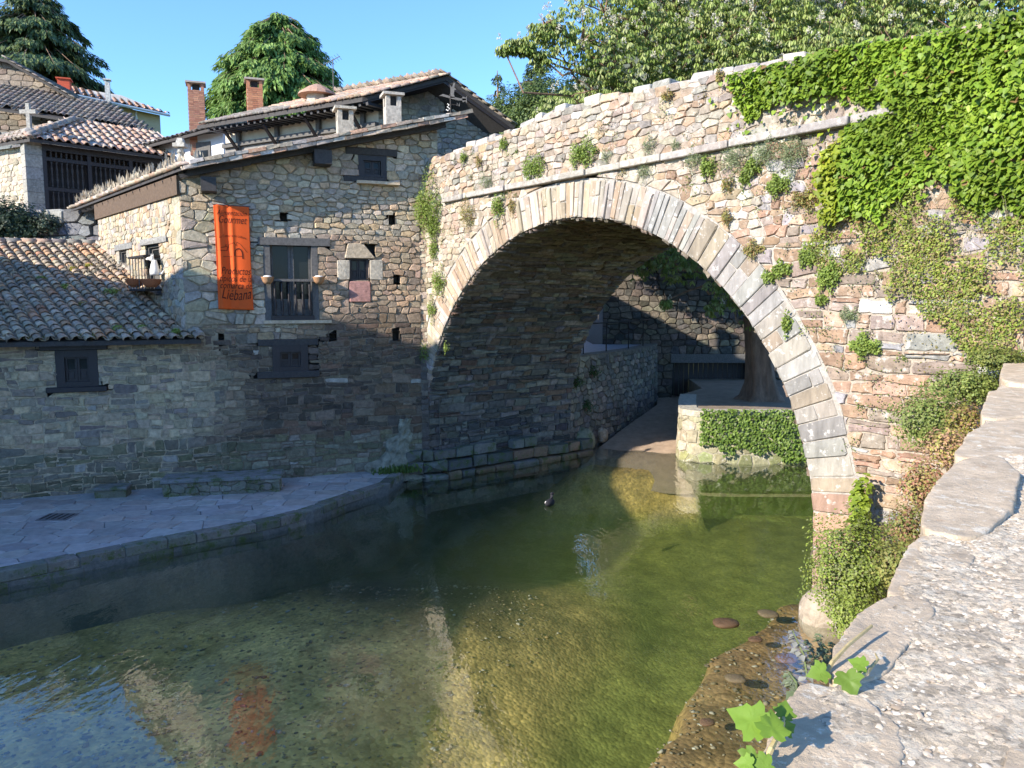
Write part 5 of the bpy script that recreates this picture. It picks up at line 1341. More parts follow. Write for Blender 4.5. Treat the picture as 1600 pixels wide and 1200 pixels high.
# white annex with dark roof behind
wa = thing('white_annex', 'bluish white annex with dark arched window between the tiled roofs', 'house', aty(310, 250, 33))
a0, a1 = aty(240, 300, 34.5), aty(352, 300, 33.0); FW = Fr(a0[:2], math.atan2(a1[1] - a0[1], a1[0] - a0[0])); zt = FW.pix(300, 212)[1]; LW = np.linalg.norm(a1[:2] - a0[:2])
mb = MB(); mb.fbox(FW, 0, 5, LW, zt, -3, 0); mb.build('wall', M_BLUEW, wa)
q = [FW.P(-.4, zt - .45, .6), FW.P(LW + .2, zt + .1, .6), FW.P(LW + .2, zt + .9, -2.5), FW.P(-.4, zt + .4, -2.5)]; o = slab(q, .12, 'roof', M_WOOD, wa)
Aw = (q[1] - q[0]); lw_ = np.linalg.norm(Aw); Aw /= lw_; Bw = q[3] - q[0]; lbw = np.linalg.norm(Bw); Bw /= lbw
tile_roof(o, q[0], Aw, Bw, lw_, lbw, lambda a, b, r: pal(r, [(.17, .15, .14), (.22, .19, .16)]), 35, pitch=.26, nparts=15)
r_ = R(FW, 308, 222, 330, 262); mb = MB(); mb.fbox(FW, r_[0], r_[1], r_[2], r_[3], .002, .05); f_ = mb.build('window', M_GREYW, wa); mb = MB(); mb.fbox(FW, r_[0] + .12, r_[1], r_[2] - .12, r_[3] - .35, .052, .06); mb.build('pane', M_GLASS, f_)

# ---------------------------------------------------------------- the chapel with its wooden screen
Cc = aty(46, 216, 30.0); zc = Cc[2]; Cr = onz(284, 248, zc); Cl = onz(-60, 234, zc)
ch = thing('screened_chapel', 'small chapel with hipped tile roof and dark turned wooden screen', 'chapel', (Cc[0], Cc[1], 7.5))
Ra = aty(116, 190, 33.6); Rb = onz(300, 236, Ra[2])
er = (Cr - Cc); ler = np.linalg.norm(er); er /= ler
ro = slab([Cc, Cr, Rb, Ra], .12, 'roof', M_WOOD, ch); rl = slab([Cl, Cc, Ra, Ra + (Cl - Cc)], .12, 'roof_side', M_WOOD, ch)
hp = np.array([-er[1], er[0], 0.0]); dn = np.dot(Ra - Cc, hp); Bc = hp * dn + np.array([0, 0, Ra[2] - zc]); lbc = np.linalg.norm(Bc); Bc /= lbc
ra_a = np.dot(Ra - Cc, er)
tile_roof(ro, Cc, er, Bc, ler, lbc + .1, lambda a, b, r: pal(r, [(.48, .31, .22), (.52, .40, .31), (.42, .26, .18), (.46, .38, .32)], .14), 36, pitch=.30, expo=.40, scale=1.12, inside=lambda a, b: a > ra_a * b / lbc - .1, nparts=300)
el_ = (Cl - Cc); lel = np.linalg.norm(el_); el_ /= lel; h2 = np.array([el_[1], -el_[0], 0.0]); dn2 = np.dot(Ra - Cc, h2); B2 = h2 * dn2 + np.array([0, 0, Ra[2] - zc]); lb2 = np.linalg.norm(B2); B2 /= lb2; ra2 = np.dot(Ra - Cc, el_)
tile_roof(rl, Cc, el_, B2, lel, lb2, lambda a, b, r: pal(r, [(.28, .24, .2), (.34, .26, .2), (.4, .33, .27)]), 37, pitch=.30, expo=.40, scale=1.12, inside=lambda a, b: a > ra2 * b / lb2, nparts=60)
mb = MB()
for (a, b) in ((Cc, Ra), (Ra, Rb)):
    n_ = int(np.linalg.norm(b - a) / .42)
    for k in range(n_): p, q = a + (b - a) * k / n_, a + (b - a) * (k + 1.1) / n_; mb.tube([p + np.array([0, 0, .1]), q + np.array([0, 0, .13])], [.15, .12], 7, tuple(pal(rv, [(.44, .36, .28), (.38, .28, .2), (.3, .26, .22)])))
mb.build('hip_tiles', M_TILE, ro, smooth=True, kind='stuff')
FC = Fr((Cc - 0)[:2], math.atan2(er[1], er[0])); FC.o = FC.o - FC.N * .45
zb_ = FC.pix(50, 324)[1] - .3; u0c, u1c = FC.pix(40, 260)[0], FC.pix(67, 260)[0]; u_end = FC.pix(300, 260)[0]
mb = MB(); zz = zb_; rg = random.Random(6)
pil = None; mbp = MB(); mbp.fbox(FC, u0c + .02, zb_, u1c - .02, zc - .05, -.48, -.02, (.3, .28, .25)); pil = mbp.build('pillar', M_STONE, ch)
while zz < zc - .1:
    hh = min(rg.uniform(.35, .5), zc - zz); mb = MB(); mb.fbox(FC, u0c, zz + .008, u1c, zz + hh - .008, -.5, 0, tuple(pal(rg, [(.30, .285, .255), (.34, .315, .27)], .06))); mb.build('ashlar_block', M_STONE, pil); zz += hh
ub = u1c
mb = MB(); mb.fbox(FC, ub, zb_, u_end, zc, -1.2, -1.1); mb.build('inner_wall', M_PAINT, ch)
zr1, zr2, zr3 = FC.pix(100, 251)[1], FC.pix(100, 297)[1], zb_
for z in (zr1, zr2): mb = MB(); mb.fbox(FC, ub, z - .07, u_end, z + .07, -.14, .0); mb.build('screen_rail', M_PAINT, ch)
mb = MB(); mb.fbox(FC, ub, zc - .3, u_end, zc - .05, -.18, .03); mb.build('screen_beam', M_PAINT, ch)
pu = FC.pix(137, 260)[0] - ub
k = 0; u = ub
while u < u_end:
    mb = MB(); mb.fbox(FC, u, zb_, u + .14, zc - .1, -.16, .012); mb.build('screen_post', M_PAINT, ch)
    for j in range(1, 8):
        uu = u + .14 + (pu - .14) * j / 8
        for (za, zb2) in ((zr1 + .07, zc - .3), (zr2 + .07, zr1 - .07), (zb_, zr2 - .07)):
            h = zb2 - za; mb = MB(); pr_ = [(.03, 0), (.045, .06 * h), (.02, .12 * h), (.05, .3 * h), (.024, .45 * h), (.045, .5 * h), (.024, .55 * h), (.05, .7 * h), (.02, .88 * h), (.045, .94 * h), (.03, h)]
            mb.lathe(FC.P(uu, za, -.07), pr_, 6, (1, 1, 1)); mb.build('baluster', M_WOOD, ch, smooth=True)
    u += pu
FL = Fr(Cl[:2], math.atan2((Cc - Cl)[1], (Cc - Cl)[0])); FL.o = FL.o - FL.N * .45; LL = lel - .15
rng = random.Random(9); cl = cells((0, zb_), (LL - .35, zc - .1), .30, .2, rect_keep([], (0, zb_), (LL - .35, zc - .1)), rng, gap=.02)
masonry(ch, FL, cl, M_STONE, lambda u, v, r: pal(r, [(.45, .39, .29), (.48, .43, .34), (.4, .34, .26)]), lambda u, v, r: (.42, .37, .29), rng, d=(.01, .04), nparts=60, back_name='rubble_wall')
# stone cross at the roof corner and pinnacle
cb_ = aty(46, 199, 30.6); cr_ = thing('stone_cross', 'weathered stone cross standing on the chapel roof corner', 'cross', cb_)
mb = MB(); mb.box(cb_ + np.array([0, 0, .42]), (.14, .14, .95), None, (.36, .34, .3)); mb.build('upright', M_STONE, cr_)
mb = MB(); mb.box(cb_ + np.array([0, -.0, .58]), (.62, .145, .15), None, (.36, .34, .3)); mb.build('arm', M_STONE, cr_)
mb = MB(); mb.lathe(cb_ + np.array([0, 0, -.25]), [(.3, 0), (.28, .12), (.14, .22)], 8, (.34, .31, .27)); mb.build('base', M_STONE, cr_)
pb = aty(284, 264, 21.5); fi = thing('stone_finial', 'slender carved stone finial rising behind the low roof corner', 'finial', pb - np.array([0, 0, .3]))
mb = MB(); mb.box(pb + np.array([0, 0, -.02]), (.42, .42, .26), None, (.42, .40, .35), taper=.75); mb.build('plinth', M_STONE, fi)
mb = MB(); mb.lathe(pb + np.array([0, 0, .1]), [(.13, 0), (.10, .1), (.085, .3), (.12, .34), (.09, .38), (.085, .46)], 8, (.40, .38, .33)); mb.build('shaft', M_STONE, fi)
mb = MB(); mb.box(pb + np.array([0, 0, .62]), (.32, .32, .10), None, (.42, .4, .35)); mb.box(pb + np.array([0, 0, .74]), (.2, .2, .14), None, (.42, .4, .35), taper=.7); mb.build('head', M_STONE, fi)

# ---------------------------------------------------------------- dark gabled house top left, yellow house
dk = thing('dark_gabled_house', 'shaded stone house with low dark slate-coloured tile roofs at the left edge', 'house', aty(40, 320, 42))
FD = Fr(aty(-60, 200, 40.5)[:2], .06)
def Dp(x, y, d=0): u, v = FD.pix(x, y); return (u, v)
g0, g1, g2 = Dp(-60, 80), Dp(20, 98), Dp(148, 172)
h1, h2 = line_hp(g0, g1), line_hp(g1, g2)
rng = random.Random(10); rD = rect_keep([], (0, 6), (g2[0], 18))
def keepD(u, v):
    h = rD(u, v)
    if h is None or h1[0] * u + h1[1] * v > h1[2] or h2[0] * u + h2[1] * v > h2[2]: return None
    return h + [h1, h2]
cl = cells((0, 6), (g2[0], 18), .5, .28, keepD, rng, gap=.03)
masonry(dk, FD, cl, M_STONE, lambda u, v, r: pal(r, [(.25, .2, .155), (.21, .175, .14), (.29, .235, .18)]), lambda u, v, r: (.17, .14, .11), rng, d=(.02, .06), nparts=90, back_name='gable_wall')
def P3(fr, t, d, dz=0): return fr.P(t[0], t[1] + dz, d)
o = slab([P3(FD, g0, .5), P3(FD, g1, .5), P3(FD, g1, -6), P3(FD, g0, -6)], .14, 'roof', M_WOOD, dk); o2 = slab([P3(FD, g1, .5), P3(FD, g2, .5), P3(FD, g2, -6), P3(FD, g1, -6)], .14, 'roof', M_WOOD, dk)
Ag = -FD.N; Bg = P3(FD, g1, .5) - P3(FD, g2, .5); lG = np.linalg.norm(Bg); Bg /= lG
tile_roof(o2, P3(FD, g2, .5), Ag, Bg, 6, lG, lambda a, b, r: pal(r, [(.2, .17, .145), (.16, .14, .125)]), 38, pitch=.28, expo=.4, nparts=30)
lo0, lo1 = FD.pix(-60, 160, 2.6), FD.pix(238, 207, 2.6); up0, up1 = FD.pix(-60, 130), FD.pix(170, 180)
lz = [P3(FD, lo0, 2.6), P3(FD, lo1, 2.6), P3(FD, up1, .0), P3(FD, (lo0[0], up0[1]), 0)]
o3 = slab(lz, .12, 'lower_roof', M_WOOD, dk); A3_ = lz[1] - lz[0]; l3 = np.linalg.norm(A3_); A3_ /= l3; B3_ = lz[3] - lz[0]; lb3 = np.linalg.norm(B3_); B3_ /= lb3
lzp = [tuple(np.linalg.lstsq(np.stack([A3_, B3_], 1), p - lz[0], rcond=None)[0]) for p in lz]
tile_roof(o3, lz[0], A3_, B3_, l3, lb3, lambda a, b, r: pal(r, [(.23, .195, .165), (.28, .23, .19), (.19, .16, .14)]), 39, pitch=.28, expo=.36, nparts=150, inside=lambda a, b: in_poly(a, b, lzp))
FDl = Fr(FD.P(0, 0, 1.8)[:2], FD.a); s0_, s1_ = FDl.pix(-40, 250)[0], FDl.pix(215, 250)[0]
rng = random.Random(12); cl = cells((s0_, 8), (s1_, lo1[1] - .1), .6, .4, rect_keep([], (s0_, 8), (s1_, lo1[1] + .1)), rng, gap=.05)
masonry(dk, FDl, cl, M_STONE, lambda u, v, r: pal(r, [(.20, .20, .205), (.24, .235, .22), (.17, .17, .18)]), lambda u, v, r: (.34, .31, .26), rng, d=(.01, .04), nparts=50, back_name='lower_wall')
ye = thing('yellow_house', 'pale yellow house with bright orange tile roof and white gutter', 'house', aty(190, 260, 50))
y0, y1 = aty(100, 150, 47.0), aty(250, 180, 51.0); FY = Fr(y0[:2], math.atan2(y1[1] - y0[1], y1[0] - y0[0])); LY = np.linalg.norm(y1[:2] - y0[:2]); zy = FY.pix(200, 167)[1]
FY2 = FY; ztl, ztr = FY.pix(110, 150)[1], FY.pix(250, 180)[1]; zy = (ztl + ztr) / 2
yv = [FY.P(0, 5, 0), FY.P(LY, 5, 0), FY.P(LY, ztr, 0), FY.P(0, ztl, 0)]; yb = [p - FY.N * 7 for p in yv]; v, f = prism(yb, yv); mesh('wall', v, f, M_YELL, ye)
q = [FY.P(-.3, ztl + .05, .55), FY.P(LY + .35, ztr + .02, .55), FY.P(LY * .55, ztl * .5 + ztr * .5 + 1.7, -3.4), FY.P(-.3, ztl + 1.2, -3.4)]
q[2] = FY.P(FY.pix(190, 149, -2.6)[0], FY.pix(190, 149, -2.6)[1], -2.6); q[3] = FY.P(FY.pix(92, 133, -2.6)[0], FY.pix(92, 133, -2.6)[1], -2.6)
o = slab(q, .12, 'roof', M_PLAST, ye); A_y = q[1] - q[0]; l_y = np.linalg.norm(A_y); A_y /= l_y; B_y = q[3] - q[0]; lb_y = np.linalg.norm(B_y); B_y /= lb_y
ts = np.dot(q[2] - q[3], A_y)
tile_roof(o, q[0], A_y, B_y, l_y, lb_y, lambda a, b, r: pal(r, [(.58, .33, .22), (.62, .40, .29), (.52, .28, .18)], .1), 40, pitch=.34, expo=.42, scale=1.25, inside=lambda a, b: a < l_y - (l_y - ts) * b / lb_y, nparts=200)
mb = MB(); mb.tube([q[0] + FY.N * .1 - np.array([0, 0, .08]), q[1] + FY.N * .1 - np.array([0, 0, .08])], .09, 6); mb.build('gutter', M_WHITE, ye)
dp_ = FY.P(FY.pix(212, 180)[0], 0, .1); mb = MB(); mb.tube([(dp_[0], dp_[1], 5), (dp_[0], dp_[1], (ztl + ztr) / 2 - .1)], .06, 6); mb.build('downpipe', M_WHITE, ye)
r_ = R(FY, 179, 182, 204, 200); mb = MB(); mb.fbox(FY, r_[0], r_[1], r_[2], r_[3], .0, .05); mb.build('window', mat('red_brown_blind', color=(.2, .09, .06), attr=False, var=.1), ye)
chimney('short bright red chimney beside the yellow house roof', 86, 122, 106, 146, 47.0, .5, M_BRICK, (.55, .10, .05), open_top=False)
chimney('tiny white cowled flue on the yellow house roof against the cedar', 162, 124, 170, 140, 47.5, .8, M_STONE, (.6, .58, .52))

# ---------------------------------------------------------------- bank behind the low roof
bank = thing('retaining_wall', 'shaded bluish rough stone retaining wall below the chapel', 'wall', aty(75, 380, 27))
w0, w1 = aty(-80, 330, 27.3), aty(175, 330, 26.3); FK = Fr(w0[:2], math.atan2(w1[1] - w0[1], w1[0] - w0[0])); zk = FK.pix(60, 328)[1]; LK = np.linalg.norm(w1[:2] - w0[:2])
rng = random.Random(14); cl = cells((0, 4.0), (LK + 2, zk), .6, .32, rect_keep([], (0, 4.0), (LK + 2, zk)), rng, gap=.03)
masonry(bank, FK, cl, M_STONE, lambda u, v, r: pal(r, [(.20, .205, .215), (.25, .25, .25), (.17, .175, .19), (.28, .27, .25)], .2), lambda u, v, r: (.14, .14, .14), rng, d=(.04, .14), nparts=70, back_name='wall_face')
v, f = prism([tuple(FK.P(a, 2, b)) for a, b in ((-4, 0), (LK + 4, 0), (LK + 4, -16), (-4, -16))], [tuple(FK.P(a, zk - .02, b)) for a, b in ((-4, -.02), (LK + 4, -.02), (LK + 4, -16), (-4, -16))])
mesh('chapel_ground', v, f, M_EARTH, None, kind='structure')

# ---------------------------------------------------------------- unseen house added across the river, roof line shaped to throw the long shade
NB = NBDATA = dict(x=-16.0, prof=[(-9.0, 6.4), (4.0, 8.4), (8.2, 10.2), (9.4, 11.8), (11.6, 10.45), (13.8, 9.4), (20.5, 6.8)], y0=-9.0, y1=20.5)
ng = thing('shade_casting_house', 'plain rendered house out of view, added on the left bank to shade the river', 'house', (-20, 8, .3))
pr2 = NB['prof']; fv = [(NB['x'], NB['y0'], 0)] + [(NB['x'], y, z) for y, z in pr2] + [(NB['x'], NB['y1'], 0)]; bv_ = [(x - 9, y, z) for x, y, z in fv]
v, f = prism(bv_, fv); mesh('wall', v, f, M_PLAST, ng)
for (a, b) in zip(pr2[:-1], pr2[1:]): slab([(NB['x'] + .0, a[0], a[1] + .16), (NB['x'] + .0, b[0], b[1] + .16), (NB['x'] - 9, b[0], b[1] + .16), (NB['x'] - 9, a[0], a[1] + .16)], .14, 'roof', M_TILE, ng, (.35, .22, .16))

# ---------------------------------------------------------------- foliage
def leaf_cloud(name, parent, C, S, N, T, col, shape='diamond', kind=None, m=None):
    C, N, T = (np.asarray(q, float) for q in (C, N, T)); S = np.asarray(S, float)
    N = N / (np.linalg.norm(N, axis=1, keepdims=True) + 1e-9); Y = T - N * np.sum(T * N, 1, keepdims=True); Y /= (np.linalg.norm(Y, axis=1, keepdims=True) + 1e-9); X = np.cross(Y, N)
    if shape == 'diamond': tv = np.array([(0, 0, 0), (.34, .45, .1), (0, 1, -.05), (-.34, .45, .1)]); tf = np.array([(0, 1, 2), (0, 2, 3)])
    elif shape == 'needle': tv = np.array([(0, 0, 0), (.16, .4, .03), (0, 1, -.1), (-.16, .4, .03)]); tf = np.array([(0, 1, 2), (0, 2, 3)])
    elif shape == 'leaflet': tv = np.array([(0, 0, 0), (.13, .4, .05), (.17, .7, .0), (0, 1, -.12), (-.17, .7, .0), (-.13, .4, .05)]); tf = np.array([(0, 1, 2), (0, 2, 3), (0, 3, 4), (0, 4, 5)])
    else: tv = np.array([(0, .38, -.04), (0, .05, 0), (.32, -.08, .03), (.55, .22, .05), (.33, .65, 0), (0, 1.05, -.1), (-.33, .65, 0), (-.55, .22, .05), (-.32, -.08, .03)]); tf = np.array([(0, 1, 2), (0, 2, 3), (0, 3, 4), (0, 4, 5), (0, 5, 6), (0, 6, 7), (0, 7, 8), (0, 8, 1)])
    P = C[:, None, :] + S[:, None, None] * (X[:, None, :] * tv[None, :, 0:1] + Y[:, None, :] * tv[None, :, 1:2] + N[:, None, :] * tv[None, :, 2:3])
    F = tf[None] + (np.arange(len(C)) * len(tv))[:, None, None]
    return mesh_np(name, P.reshape(-1, 3), F.reshape(-1, 3), m or M_LEAF, parent, np.repeat(np.asarray(col), len(tv), 0), False, kind)
def rvec(r, n): v = r.normal(size=(n, 3)); return v / np.linalg.norm(v, axis=1, keepdims=True)
def pick(r, n, cols, j=.2): c = np.array(cols)[r.randint(0, len(cols), n)]; return c * r.uniform(1 - j, 1 + j, (n, 1))
SUNV = -np.array(SUN_DIR)
def wlimb(mb, p, q, r0, r1, rg, n=5, wob=.12):
    p, q = np.array(p, float), np.array(q, float); L = np.linalg.norm(q - p); pts = []
    for i in range(n + 1):
        t = i / n; o = np.array([rg.uniform(-1, 1) for _ in range(3)]) * wob * L * .3 * (0 < i < n); pts.append(p + (q - p) * t + o + np.array([0, 0, .08 * L * math.sin(math.pi * t)]))
    mb.tube(pts, [r0 + (r1 - r0) * i / n for i in range(n + 1)], 6); return pts
# horse chestnut behind the bridge
rs = np.random.RandomState(7); rg = random.Random(7)
tb = np.array([8.15, 24.9, PZ - .1])
chest = thing('chestnut_tree', 'big flowering horse chestnut spreading behind and above the bridge', 'tree', tb)
mb = MB(); V = []; F = []; na = 22
tp_ = [(0, .82, 0, 0), (.25, .58, 0, 0), (.7, .45, -.02, 0), (1.6, .40, -.12, 0), (3, .38, -.25, .1), (4.6, .37, -.3, .3), (6.5, .36, -.2, .5)]
for (z, r, ox, oy) in tp_:
    for k in range(na):
        a = 2 * math.pi * k / na; rr = r * (1 + (.10 + .16 * math.exp(-z)) * math.sin(a * 5 + z * .4) + .05 * math.sin(a * 11)); V.append((tb[0] + ox + rr * math.cos(a), tb[1] + oy + rr * math.sin(a), tb[2] + z))
for j in range(len(tp_) - 1):
    for k in range(na): F.append((j * na + k, j * na + (k + 1) % na, (j + 1) * na + (k + 1) % na, (j + 1) * na + k))
mesh('trunk', V, F, M_BARK, chest, smooth=True)
LOB = [(905, 70, 21.5, 1.1), (870, 45, 21.5, .65), (945, 20, 22, 1.3), (960, 110, 21.8, 1.3), (1010, 70, 22.5, 1.7), (1060, 20, 23, 1.9), (1110, 80, 22, 1.6), (1010, 140, 22, .9), (925, 140, 21.6, .8), (905, 165, 21.5, .5), (1170, 30, 22.5, 2), (1160, 110, 21.5, 1.1),
       (1240, 60, 22, 1.9), (1310, 20, 22.5, 2.1), (1380, 50, 22, 1.7), (1450, 20, 23, 1.8), (1530, -5, 22, 1.6), (1610, 5, 22, 1.8), (1290, 95, 20.5, 1.1), (1400, 90, 20.5, 1.0), (1500, 60, 20.5, 1.0),
       (1000, -70, 23, 2.2), (1130, -110, 24, 2.6), (1270, -130, 24, 2.8), (1420, -110, 24, 2.8), (1580, -110, 24, 2.8), (820, 68, 21.2, .3), (800, 66, 21.2, .22), (785, 72, 21.2, .16), (842, 88, 21.3, .3), (850, 40, 21.3, .4),
       (1000, 400, 24.5, .8), (1075, 405, 23.8, .9), (1150, 440, 23.2, 1.0), (1190, 480, 22.8, .8), (1225, 450, 22.5, .8), (1120, 478, 22.8, .3), (1150, 500, 22.6, .3), (1040, 470, 23.4, .16), (980, 385, 25, .8), (1100, 300, 24, 1.6), (1200, 260, 23.5, 1.6),
       (940, 330, 28, 1.5), (1000, 330, 28, 1.5), (1060, 310, 27, 1.6), (1000, 250, 26.5, 1.7), (920, 260, 26, 1.5), (1130, 330, 27.5, 1.4), (1120, 240, 26, 1.8), (1180, 330, 27, 1.4), (1060, 180, 25, 1.7), (960, 200, 25.5, 1.5), (880, 250, 27, 1.6), (1000, 290, 29, 1.5), (900, 200, 26, 1.5), (930, 225, 25.5, 1.5), (985, 200, 27, 1.5), (1050, 175, 27, 1.6)]  # hidden crown lobes behind the bridge, added to shade the gateway building
cen = []; lob = []
branch = MB()
top = tb + np.array([-.2, .5, 6.4])
for i, (x, y, Y, r) in enumerate(LOB):
    c = aty(x, y, Y); lob.append((c, r)); 
    st = top + np.array([rg.uniform(-.2, .2), 0, rg.uniform(-2.6, 0)])
    if i >= 31: st = top + np.array([0, 0, -3.0])
    wlimb(branch, st, c, .13 if r > 1 else .07, .02, rg, 6, .25)
    for k in range(int(4 + r * 4)):
        q = c + np.array(rvec(rs, 1)[0]) * r * .85; wlimb(branch, c, q, .025, .006, rg, 3, .3)
branch.build('branches', M_BARK, chest, kind='stuff')
C, N_, T_, S_, K_ = [], [], [], [], []
FC_, FN_, FT_, FS_ = [], [], [], []
for (c, r) in lob:
    n = int(((230 if c[0] > 2.6 else 150) if c[1] < 24.95 else 520) * r * r + 14 + (60 if r < .5 else 0) * r * 2)
    d = rvec(rs, n); rad = r * (rs.rand(n) ** .4); p = c + d * rad[:, None] * np.array([1.1, 1, .85]); p[:, 2] -= .05
    clump = np.sin(p[:, 0] * 3.1 + p[:, 2] * 2.3) + np.sin(p[:, 1] * 2.7 - p[:, 2] * 3.3 + 1.2); kp_ = clump > -1.15; p, d = p[kp_], d[kp_]; n = len(p)
    tone = pick(rs, n, [(.23, .30, .07), (.29, .35, .10), (.17, .24, .05), (.36, .40, .16)], .15)
    for k in range(6):
        a = 2 * math.pi * k / 6 + rs.uniform(0, 1, n); out = np.stack([np.cos(a), np.sin(a), rs.uniform(-.9, -.25, n)], -1) + d * .3
        nn = np.stack([np.cos(a) * .9, np.sin(a) * .9, np.full(n, .6)], -1) + rvec(rs, n) * .3 + np.array([-.25, -.3, .1])
        C.append(p + out * .02); T_.append(out); N_.append(nn); S_.append(rs.uniform(.115, .18, n)); K_.append(tone)
    m_ = max(1, int(9 * r * r)) if r > .3 else 1
    dd = rvec(rs, m_); dd[:, 2] = np.abs(dd[:, 2]); dd[:, 1] = -np.abs(dd[:, 1]); q = c + dd * r * .95
    for k in range(26):
        t_ = rs.uniform(0, .17, m_); a = rs.uniform(0, 6.28, m_); FC_.append(q + np.stack([np.cos(a) * .055 * (1 - t_ / .19), np.sin(a) * .055 * (1 - t_ / .19), t_], -1)); FN_.append(rvec(rs, m_)); FT_.append(np.stack([np.cos(a), np.sin(a), np.ones(m_)], -1)); FS_.append(np.full(m_, .05))
leaf_cloud('crown', chest, np.concatenate(C), np.concatenate(S_), np.concatenate(N_), np.concatenate(T_), np.concatenate(K_), 'leaflet')
nn = sum(len(q) for q in FC_)
leaf_cloud('flower_candles', chest, np.concatenate(FC_), np.concatenate(FS_), np.concatenate(FN_), np.concatenate(FT_), np.tile((.62, .58, .48), (nn, 1)), 'diamond', kind='stuff')

def conifer(label, px, ybase, ytop, Y, prof, cols, seed, nb, dens, droop, size, zb, group=None, name='cedar_tree'):
    """prof: [(fraction from the top, radius m)]"""
    rs = np.random.RandomState(seed); rg = random.Random(seed); top = aty(px, ytop, Y); H = top[2] - zb
    t = thing(name, label, 'tree', (top[0], Y, zb), group)
    mb = MB(); mb.tube([(top[0], Y, zb), (top[0] + .1, Y, zb + H * .5), (top[0], Y, top[2] - .3)], [H * .022, H * .014, .03], 7)
    mb.build('trunk', M_BARK, t)
    C, N, T, S, K = [], [], [], [], []; bm_ = MB()
    for i in range(nb):
        f = rg.random() ** .8; z = top[2] - f * H * .92; R_ = np.interp(f, [a for a, b in prof], [b for a, b in prof]) * rg.uniform(.62, 1.14); a = rg.uniform(0, 6.283)
        dr = np.array([math.cos(a), math.sin(a), 0]); p0 = np.array([top[0], Y, z]); tip = p0 + dr * R_ + np.array([0, 0, R_ * (.12 - droop * .9)])
        mid = p0 + dr * R_ * .5 + np.array([0, 0, R_ * (.14 - droop * .2)]); bm_.tube([p0, mid, tip], [.05, .03, .008], 4, caps=False)
        n = int(dens * (R_ + .3)); s = rs.rand(n) ** .6
        c = (1 - s)[:, None] ** 2 * p0 + 2 * ((1 - s) * s)[:, None] * mid + (s ** 2)[:, None] * tip
        side = np.cross(dr, (0, 0, 1)); sw = rs.uniform(-1, 1, n) * (.10 + .20 * R_ * np.sin(np.pi * np.clip(s, .1, .9))); c = c + side * sw[:, None] + np.array([0, 0, -1]) * (np.abs(sw) * .35 + rs.rand(n) * .42 - .1)[:, None]
        tt = dr * .8 + side * np.sign(sw)[:, None] * .5 + np.array([0, 0, -1]) * (droop * 2 + rs.rand(n))[:, None]; nn = np.array([0, 0, .8]) + dr * .8 + rvec(rs, n) * .5
        C.append(c); N.append(nn); T.append(tt); S.append(rs.uniform(.7, 1.3, n) * size); K.append(pick(rs, n, cols, .2) * rg.uniform(.85, 1.15))
    bm_.build('branches', M_BARK, t, kind='stuff')
    leaf_cloud('crown', t, np.concatenate(C), np.concatenate(S), np.concatenate(N), np.concatenate(T), np.concatenate(K), 'needle'); return t
conifer('dark layered cedar rising at the upper left corner', 52, 140, -14, 56, [(0, 1.2), (.08, 3.0), (.3, 5.2), (.55, 7.2), (1, 8.2)], [(.11, .16, .075), (.17, .23, .09), (.075, .12, .07), (.21, .26, .09)], 91, 560, 85, .45, .42, 8.0)
conifer('bright green bushy conifer between the two brick chimneys', 438, 185, 24, 44, [(0, .7), (.06, 1.9), (.15, 3.0), (.3, 4.0), (.5, 4.6), (1, 4.8)], [(.18, .29, .07), (.23, .345, .095), (.135, .23, .055)], 92, 760, 75, .42, .40, 8.0)
conifer('slim blue-green pine showing past the stone gable', 777, 200, 104, 62, [(0, .2), (.2, .8), (.6, 1.4), (1, 1.8)], [(.09, .13, .06), (.12, .16, .07)], 93, 130, 40, .1, .3, 8.0, name='pine_tree')
conifer('dark broad pine right of the slim one beyond the bridge', 842, 200, 92, 58, [(0, .5), (.2, 2.0), (.6, 2.8), (1, 3.4)], [(.065, .10, .045), (.09, .13, .05)], 94, 240, 46, .1, .3, 8.0, name='pine_tree')
def bush(name, label, c, r, n, size, cols, seed, shape='diamond', up=.6, cat='bush', group=None, stems=6):
    rs = np.random.RandomState(seed); c = np.array(c, float); r = np.array(r, float); t = thing(name, label, cat, c - np.array([0, 0, r[2]]), group)
    d = rvec(rs, n); lump = 1 + .22 * np.sin(d[:, 0] * 5 + seed) * np.sin(d[:, 2] * 6 + seed * 2) + .15 * np.sin(d[:, 1] * 9); p = c + d * r * (lump * rs.rand(n) ** .38)[:, None]
    leaf_cloud('foliage', t, p, rs.uniform(.7, 1.3, n) * size, d + rvec(rs, n) * .6 + np.array([0, -.2, up]), rvec(rs, n) * .7 + np.array([0, 0, .4]) + d * .5, pick(rs, n, cols, .22), shape)
    mb = MB(); rg = random.Random(seed)
    for k in range(stems):
        q = c + np.array([rg.uniform(-.6, .6) * r[0], rg.uniform(-.6, .6) * r[1], rg.uniform(-.2, .7) * r[2]]); mb.tube([c - np.array([0, 0, r[2] * .95]), (c + q) / 2 - np.array([0, 0, r[2] * .3]), q], [.012 + .01 * r[2], .01 + .006 * r[2], .004], 4)
    mb.build('stems', M_BARK, t, kind='stuff'); return t
G1 = [(.07, .12, .025), (.10, .16, .035), (.05, .09, .02)]; GP = [(.06, .10, .03), (.08, .12, .035), (.05, .08, .03)]
for i, (x, y, Y, r, lab) in enumerate([(805, 188, 52, 1.5, 'pale green rounded tree just right of the stone gable'), (850, 178, 50, 1.9, 'green leafy tree below the dark broad pine'), (893, 172, 54, 2.2, 'green tree half hidden behind the chestnut branches'), (765, 196, 60, 1.5, 'low green tree at the foot of the slim pine')]):
    p = aty(x, y, Y); bush('bushy_tree', lab, p, (r, r, r * 1.25), 5200, .2, [(.11, .165, .045), (.15, .20, .055), (.08, .125, .04)], 100 + i, cat='tree')
